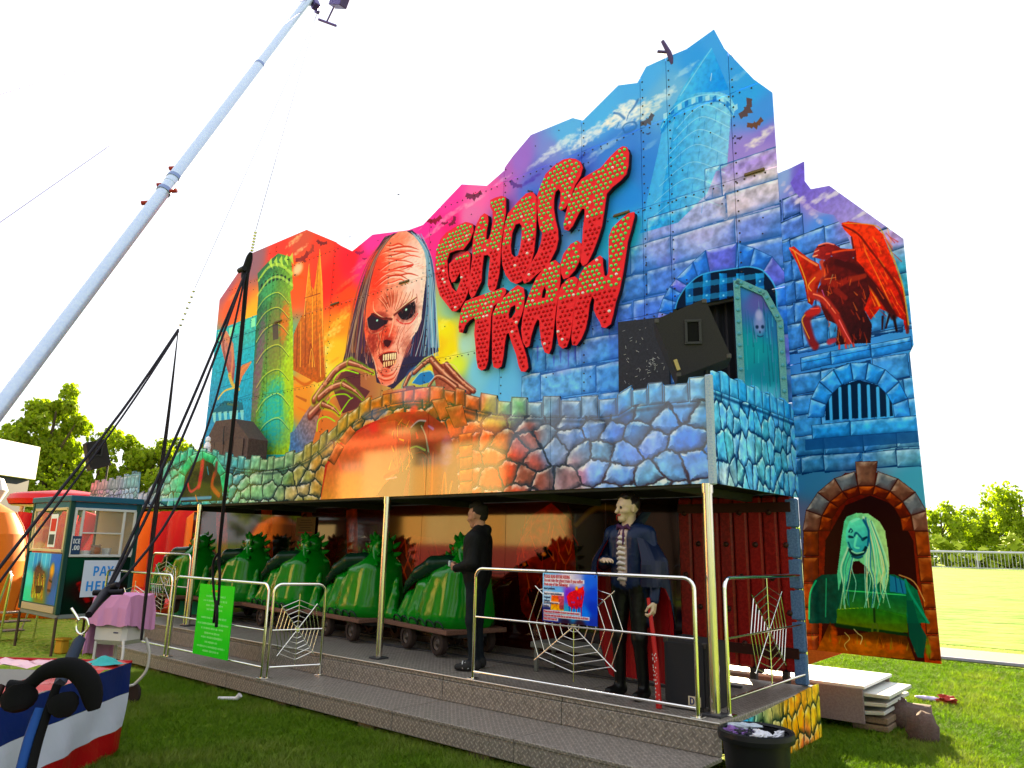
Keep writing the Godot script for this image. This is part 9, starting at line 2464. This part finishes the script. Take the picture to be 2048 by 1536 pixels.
	for i in 10:
		var fx := i * 11.0
		b = B.new(); b.tube([V(fx, 2.25, 0), V(fx + 10.98, 2.25, 0)], 0.16, 8); obj("top_rail", b, fm, f)
		b = B.new(); b.tube([V(fx, 0, 0), V(fx, 2.25, 0)], 0.1, 8); obj("post", b, fm, f)
		b = B.new()
		for k in 26: b.box(V(fx + 0.42 * (k + 0.6), 1.1, 0), V(0.05, 2.2, 0.05), Basis.IDENTITY, 0.0)
		b.box(V(fx + 5.5, 0.15, 0), V(11, 0.1, 0.08), Basis.IDENTITY, 0.0)
		obj("bars", b, fm, f).set_meta("kind", "stuff")
	for q in [[-40, -158, 8.6, 5.0, 1], [-29.3, -162, 11.6, 5.2, 2], [-26.8, -177, 11.0, 6.0, 3], [-21.0, -168, 10.5, 5.5, 4], [-15.0, -148, 14.0, 6.4, 5], [-7.5, -150, 13.5, 6.5, 6], [-52, -165, 10, 6.0, 7], [4, -150, 12, 6.0, 8]]:
		var lb: String = {1: "low round tree just behind the right edge of the wing", 2: "rounded tree beyond the field, directly right of the show front", 3: "darker tree beyond the field, second right of the show front", 4: "lower tree beyond the field next to the tall right-edge tree", 5: "tall broad tree at the right edge beyond the field"}.get(q[4], "broadleaf tree of the park belt hidden beyond the field")
		tree(lb, V(q[0], 0, q[1]), q[2], q[3], 0.75, 2600, q[4], "trees beyond the field")
	var ug := B.new()
	for i in 5200:
		var c := V(rg.randf_range(-66, 44), 0, rg.randf_range(-139, -134)); c.y = pow(rg.randf(), 0.8) * (3.2 + 1.2 * sin(c.x * 0.7) + 0.8 * sin(c.x * 1.9))
		var s := rg.randf_range(0.35, 0.8); var bs := Basis.from_euler(V(rg.randf() * TAU, rg.randf() * TAU, 0)); var g := rg.randf()
		ug.col = Color(0.24 + 0.14 * g, 0.34 + 0.12 * g, 0.016 + 0.014 * g)
		ug.tri(c + bs * V(-s, 0, 0), c + bs * V(0, 0.1, s), c + bs * V(s, 0, -0.1)); ug.tri(c + bs * V(-s, 0, 0), c + bs * V(s, 0, -0.1), c + bs * V(0, 0, -s))
	var hd := obj("undergrowth", ug, vmat("undergrowth", 0.8)); hd.set_meta("label", "leafy undergrowth below the trees behind the far railing"); hd.set_meta("category", "undergrowth"); hd.set_meta("kind", "stuff")

# ---------------------------------------------------------------- trees
func tree(label: String, at: Vector3, h: float, r: float, leaf: float, n: int, sd: int, group: String) -> void:
	var t := thing("broadleaf_tree", label, "tree", at, 0.0, group)
	var rg := RandomNumberGenerator.new(); rg.seed = 100 + sd
	var tr := B.new()
	tr.tube([V(0, 0, 0), V(0.1, h * 0.25, 0), V(-0.1, h * 0.5, 0.1), V(0, h * 0.85, 0)], [h * 0.035, h * 0.028, h * 0.018, h * 0.005], 8)
	for k in 6:
		var a := rg.randf() * TAU; var y := h * rg.randf_range(0.25, 0.55)
		tr.tube([V(0, y, 0), V(cos(a) * r * 0.35, y + h * 0.1, sin(a) * r * 0.35), V(cos(a) * r * 0.7, y + h * 0.22, sin(a) * r * 0.7)], [h * 0.014, h * 0.009, h * 0.003], 6)
	obj("trunk", tr, mottled("bark", Color(0.06, 0.045, 0.03), Color(0.12, 0.09, 0.06), 2.0, 0.9), t)
	# clumps spread through an uneven crown
	var cl := []
	for k in 46:
		var v := V(rg.randfn(), rg.randfn(), rg.randfn()).normalized() * pow(rg.randf(), 0.33)
		var wid := r * (0.92 + 0.25 * sin(v.y * 3.0 + sd))
		cl.append([V(v.x * wid, h * 0.58 + v.y * h * 0.40, v.z * wid), r * rg.randf_range(0.14, 0.3)])
	var b := B.new()
	for i in n:
		var c = cl[rg.randi() % cl.size()]
		var v := V(rg.randfn(), rg.randfn(), rg.randfn()).normalized() * pow(rg.randf(), 0.4)
		var p: Vector3 = c[0] + v * c[1]
		if p.y < 0.4: continue
		var s := leaf * rg.randf_range(0.5, 1.0)
		var bs := Basis.from_euler(V(rg.randf() * TAU, rg.randf() * TAU, rg.randf() * TAU))
		var g := rg.randf()
		b.col = Color(0.24 + 0.14 * g, 0.34 + 0.12 * g, 0.016 + 0.014 * g)
		for k in 3:
			var q := Basis(Vector3.UP, k * 2.1) * V(s * 0.2, s * 0.1 * (k - 1), 0)
			b.tri(p + bs * (q + V(-s * 0.32, 0, 0)), p + bs * (q + V(0, s * 0.1, s * 0.42)), p + bs * (q + V(s * 0.3, s * 0.06, -s * 0.06)))
			b.tri(p + bs * (q + V(-s * 0.32, 0, 0)), p + bs * (q + V(s * 0.3, s * 0.06, -s * 0.06)), p + bs * (q + V(0.0, -s * 0.06, -s * 0.36)))
	var lm := vmat("leaves", 0.6)
	lm.backlight_enabled = true; lm.backlight = Color(0.95, 1.0, 0.4)
	obj("crown", b, lm, t)
func left_background() -> void:
	for q in [[-55, -8, 9.5, 4.2, 21, "leafy tree at the far left edge behind the white stall"], [-50.5, -13.5, 8.6, 3.6, 22, "bushy tree left of the tallest tree behind the stall"], [-49.4, -15.8, 10.9, 2.5, 23, "tallest narrow tree left of the show front"], [-49.8, -18.9, 8.9, 3.2, 24, "rounded tree behind the left loudspeaker"], [-49.0, -21.8, 8.8, 2.9, 25, "low rounded tree seen behind the hanging cords"], [-46, -23.4, 8.4, 3.0, 26, "small tree nearest the left edge of the show front"], [-53, -29, 10, 4.0, 27, "tree hidden behind the left end of the show front"]]:
		tree(q[5], V(q[0], 0, q[1]), q[2], q[3], 0.32, 9000, q[4], "trees behind the left side")
	var wt := mat("stall_white", Color(0.62, 0.6, 0.62), 0.5); var dk := mat("stall_slate", Color(0.016, 0.022, 0.038), 0.6)
	var s := thing("fair_stall", "white-topped slate grey fair stall at the left edge", "stall", V(-30.5, 0, -6.9), 0.7)
	var b := B.new(); b.box(V(0, 4.3, 0), V(4.2, 1.15, 2.4)); obj("white_fascia", b, wt, s)
	b = B.new(); b.box(V(-0.05, 1.86, 0), V(4.0, 3.7, 2.2)); obj("slate_wall", b, dk, s)
	b = B.new(); b.tube([V(-2.1, 4.95, 1.2), V(2.1, 4.9, 1.2)], 0.04, 6); obj("orange_edge", b, mat("drawbar_orange2", Color(0.5, 0.2, 0.05), 0.5), s)
	var om := mat("inflatable_orange", Color(0.72, 0.17, 0.015), 0.3); var rd := mat("inflatable_red", Color(0.5, 0.012, 0.015), 0.35)
	var f := thing("orange_inflatable", "large bulging orange inflatable column at the left edge", "inflatable", V(-17.0, 0, -4.5))
	b = B.new(); b.lathe(Vector3.ZERO, [[0.0, 0.0], [0.5, 0.02], [0.72, 0.3], [0.8, 0.9], [0.8, 1.3], [0.72, 1.8], [0.5, 2.2], [0.2, 2.38], [0.0, 2.4]], 28); obj("column", b, om, f)
	for k in 6:
		b = B.new()
		var pts := []
		for q in [[0.72, 0.3], [0.805, 0.9], [0.805, 1.3], [0.725, 1.8], [0.5, 2.22]]: pts.append(V(cos(k * 1.05) * q[0], q[1], sin(k * 1.05) * q[0]))
		b.tube(spline(pts, 3), 0.012, 6); obj("seam", b, mat("inflatable_seam", Color(0.5, 0.1, 0.01), 0.5), f)
	b = B.new(); b.lathe(V(0.1, 2.62, 0), [[0.0, -0.28], [0.18, -0.22], [0.28, 0.0], [0.18, 0.22], [0.0, 0.28]], 18); obj("white_ball", b, wt, f)
	var w := thing("red_inflatable_wall", "red pleated inflatable wall behind the pay booth", "inflatable", V(-19.4, 0, -6.2), 0.72)
	for k in 9:
		b = B.new(); b.tube(spline([V(-2.2 + k * 0.4, 0.3, 0), V(-2.1 + k * 0.42, 1.2, 0.06), V(-2.3 + k * 0.5, 2.3, 0)], 4), [0.24, 0.25, 0.25, 0.25, 0.25, 0.24, 0.22, 0.2, 0.17], 12); obj("rib", b, rd, w)
	b = B.new(); b.box(V(-0.2, 0.35, 0.12), V(4.0, 0.7, 0.5), Basis.IDENTITY, 0.2); obj("base_tube", b, om, w)
	var rb := thing("red_bouncy_castle", "low red bouncy castle wall behind the pay booth and balcony end", "inflatable", V(-18.6, 0, -9.6))
	for k in 6:
		b = B.new(); b.tube([V(-2.4 + k * 0.95, 0.0, 0), V(-2.4 + k * 0.95, 2.3, 0), V(-2.4 + k * 0.95, 2.5, 0)], [0.5, 0.5, 0.3], 14); obj("upright", b, rd if k % 3 else om, rb)
	b = B.new(); b.box(V(0, 0.25, 0.6), V(5.6, 0.5, 1.0), Basis.IDENTITY, 0.2); obj("base_cushion", b, rd, rb)
	var c := thing("red_canopy", "flat red and white canopy rim showing above the booth roof", "canopy", V(-21.2, 2.55, -7.4), 0.7)
	b = B.new(); b.lathe(Vector3.ZERO, [[1.3, 0.0], [1.36, 0.12], [1.3, 0.24], [1.2, 0.28], [0.0, 0.42]], 28); obj("rim", b, rd, c)
	b = B.new(); b.lathe(V(0, 0.005, 0), [[0.0, -0.06], [1.28, -0.03]], 28); obj("white_underside", b, wt, c)
	for k in 4:
		b = B.new(); b.tube([V(cos(k * 1.57) * 1.2, -2.55, sin(k * 1.57) * 1.2), V(cos(k * 1.57) * 1.2, 0.0, sin(k * 1.57) * 1.2)], 0.05, 8); obj("leg", b, wt, c)
	var r := thing("red_ride", "red ride with lattice braces seen under the left end of the balcony", "ride", V(-22.3, 0, -10.7), 0.72)
	b = B.new(); b.box(V(0, 1.9, 0.1), V(3.0, 0.36, 0.2)); obj("dark_beam", b, mat("beam_maroon", Color(0.12, 0.006, 0.01), 0.5), r)
	b = B.new(); b.box(V(-0.3, 1.0, -0.3), V(3.6, 2.0, 0.3)); obj("red_back", b, mat("ride_red", Color(0.42, 0.008, 0.012), 0.4), r)
	b = B.new(); b.box(V(0.75, 2.3, -0.5), V(1.0, 0.5, 0.2)); obj("cream_panel", b, mat("booth_inside", Color(0.42, 0.33, 0.18)), r)
	b = B.new(); b.lathe(V(-0.3, 1.75, -0.35), [[0.75, 0.0], [0.7, 0.35], [0.5, 0.6], [0.2, 0.72], [0.0, 0.75]], 20); obj("orange_dome", b, om, r)
	b = B.new(); b.box(V(0.45, 1.1, 0.0), V(0.8, 0.9, 0.1)); obj("orange_panel", b, om, r)
	for q in [[-1.2, 0.5, 0.2, 1.7], [0.2, 0.6, 1.3, 1.5], [0.2, 1.6, 1.4, 0.7], [-1.3, 1.6, -0.2, 0.6]]:
		b = B.new(); b.tube([V(q[0], q[1], 0.16), V(q[2], q[3], 0.16)], 0.03, 6); obj("brace", b, mat("beam_maroon", Color(0.12, 0.006, 0.01)), r)
	var te := thing("teal_drum", "teal round drum standing behind the web barrier by the booth", "drum", V(-13.6, 0.0, -7.0))
	b = B.new(); b.lathe(Vector3.ZERO, [[0.0, 0.0], [0.3, 0.0], [0.33, 0.5], [0.3, 1.35], [0.26, 1.42], [0.0, 1.45]], 20); obj("shell", b, mat("drum_teal", Color(0.04, 0.36, 0.3), 0.4), te)
	b = B.new(); b.lathe(V(0, 1.36, 0), [[0.28, 0.0], [0.32, 0.02], [0.28, 0.06]], 20); obj("hoop", b, mat("frame_yellow", Color(0.62, 0.48, 0.26)), te)
	# stalls across the way, sunlit, mirrored in the varnish
	var m := thing("cream_stall", "sunlit cream and orange stall standing across from the ghost train", "stall", V(-22, 0, 8.5))
	for k in 6:
		b = B.new(); b.box(V(-4.0 + k * 1.6, 2.4 + 0.4 * (k % 3), 0), V(1.58, 4.8 + 0.8 * (k % 3), 0.2)); obj("front_board", b, mat("stall_cream", Color(0.78, 0.55, 0.22), 0.6) if k % 3 else mat("stall_gold", Color(0.8, 0.42, 0.1), 0.6), m)
	b = B.new(); b.box(V(0, 5.9, -0.2), V(9.8, 0.35, 0.7)); obj("cornice", b, mat("stall_orange", Color(0.6, 0.15, 0.03), 0.5), m)
	b = B.new(); b.box(V(0, 0.9, -0.5), V(9.4, 1.8, 0.8)); obj("counter", b, mat("stall_counter", Color(0.3, 0.03, 0.03), 0.5), m)
	b = B.new(); b.box(V(0, 2.6, 2.0), V(9.6, 5.2, 3.8)); obj("body", b, mat("stall_body", Color(0.3, 0.25, 0.2), 0.7), m)
	var ms := thing("maroon_stall", "dark maroon shuttered stall standing behind the viewer's left shoulder", "stall", V(-11.5, 0, 10.5))
	b = B.new(); b.box(V(0, 2.2, 1.4), V(10.5, 4.4, 2.8)); obj("body", b, mat("stall_maroon", Color(0.05, 0.012, 0.014), 0.7), ms)
	for k in 7:
		b = B.new(); b.box(V(-4.5 + k * 1.5, 2.1, -0.03), V(1.46, 4.0, 0.05)); obj("shutter", b, mat("shutter_dark", Color(0.035, 0.02, 0.02), 0.7), ms)
	for q in [[-10, 22, 12, 5, 31], [2, 26, 13, 5.5, 32], [14, 20, 12, 5, 33], [-38, 26, 13, 5.5, 34], [26, 2, 12, 5, 35], [-16, 30, 13, 5, 36], [-36, 9, 10, 4.5, 37], [-44, 6, 11, 5, 38], [-52, 1, 11, 5, 39], [-31, 14, 10, 4.5, 40]]:
		tree("broadleaf tree of the park belt behind the viewer", V(q[0], 0, q[1]), q[2], q[3], 1.1, 1200, q[4], "trees behind the viewer")

# ---------------------------------------------------------------- grass
func grass() -> void:
	var b := B.new()
	var rg := RandomNumberGenerator.new(); rg.seed = 77
	for k in 7:
		var a := rg.randf() * TAU; var o := V(rg.randf_range(-0.05, 0.05), 0, rg.randf_range(-0.05, 0.05)); var h := rg.randf_range(0.025, 0.06)
		var s := V(cos(a), 0, sin(a)) * 0.004; var l := V(sin(a), 0, -cos(a)) * rg.randf_range(0.025, 0.07)
		b.tri(o - s, o + V(0, h, 0) + l, o + s)
		b.tri(o + s, o + V(0, h, 0) + l, o - s)
	var mm := MultiMesh.new()
	mm.transform_format = MultiMesh.TRANSFORM_3D; mm.use_colors = true; mm.mesh = b.mesh()
	var xf := []; var cs := []
	var f := FastNoiseLite.new(); f.seed = 9; f.frequency = 0.5
	for i in 90000:
		var x: float; var z: float
		if i < 52000:
			x = rg.randf_range(-4.6, 0.6); z = -6.2 - 8.6 * pow(rg.randf(), 1.25)
		else:
			x = rg.randf_range(-10.5, -1.2); z = rg.randf_range(-5.2, -2.0)
		if x > -13.0 and x < -2.62 and z < -4.97 and z > -7.75: continue
		var n := f.get_noise_2d(x, z)
		var sz := rg.randf_range(0.6, 1.2) * (1.0 + 0.5 * n)
		xf.append(Transform3D(Basis(Vector3.UP, rg.randf() * TAU) * Basis.from_scale(V(1, sz, 1)), V(x, 0, z)))
		var g := rg.randf()
		var dry := clampf(n * 1.5 + rg.randf_range(-0.2, 0.4), 0.0, 1.0)
		cs.append(Color(0.16 + 0.08 * g, 0.28 + 0.1 * g, 0.02).lerp(Color(0.46, 0.42, 0.16), dry * 0.5))
	mm.instance_count = xf.size()
	for i in xf.size():
		mm.set_instance_transform(i, xf[i]); mm.set_instance_color(i, cs[i])
	var o := MultiMeshInstance3D.new()
	o.name = "grass"; o.multimesh = mm
	var gm := vmat("grass_blades", 0.7)
	gm.backlight_enabled = true; gm.backlight = Color(0.9, 1.0, 0.4)
	o.material_override = gm
	o.set_meta("label", "short green grass round the platform"); o.set_meta("category", "grass"); o.set_meta("kind", "stuff")
	add_child(o)
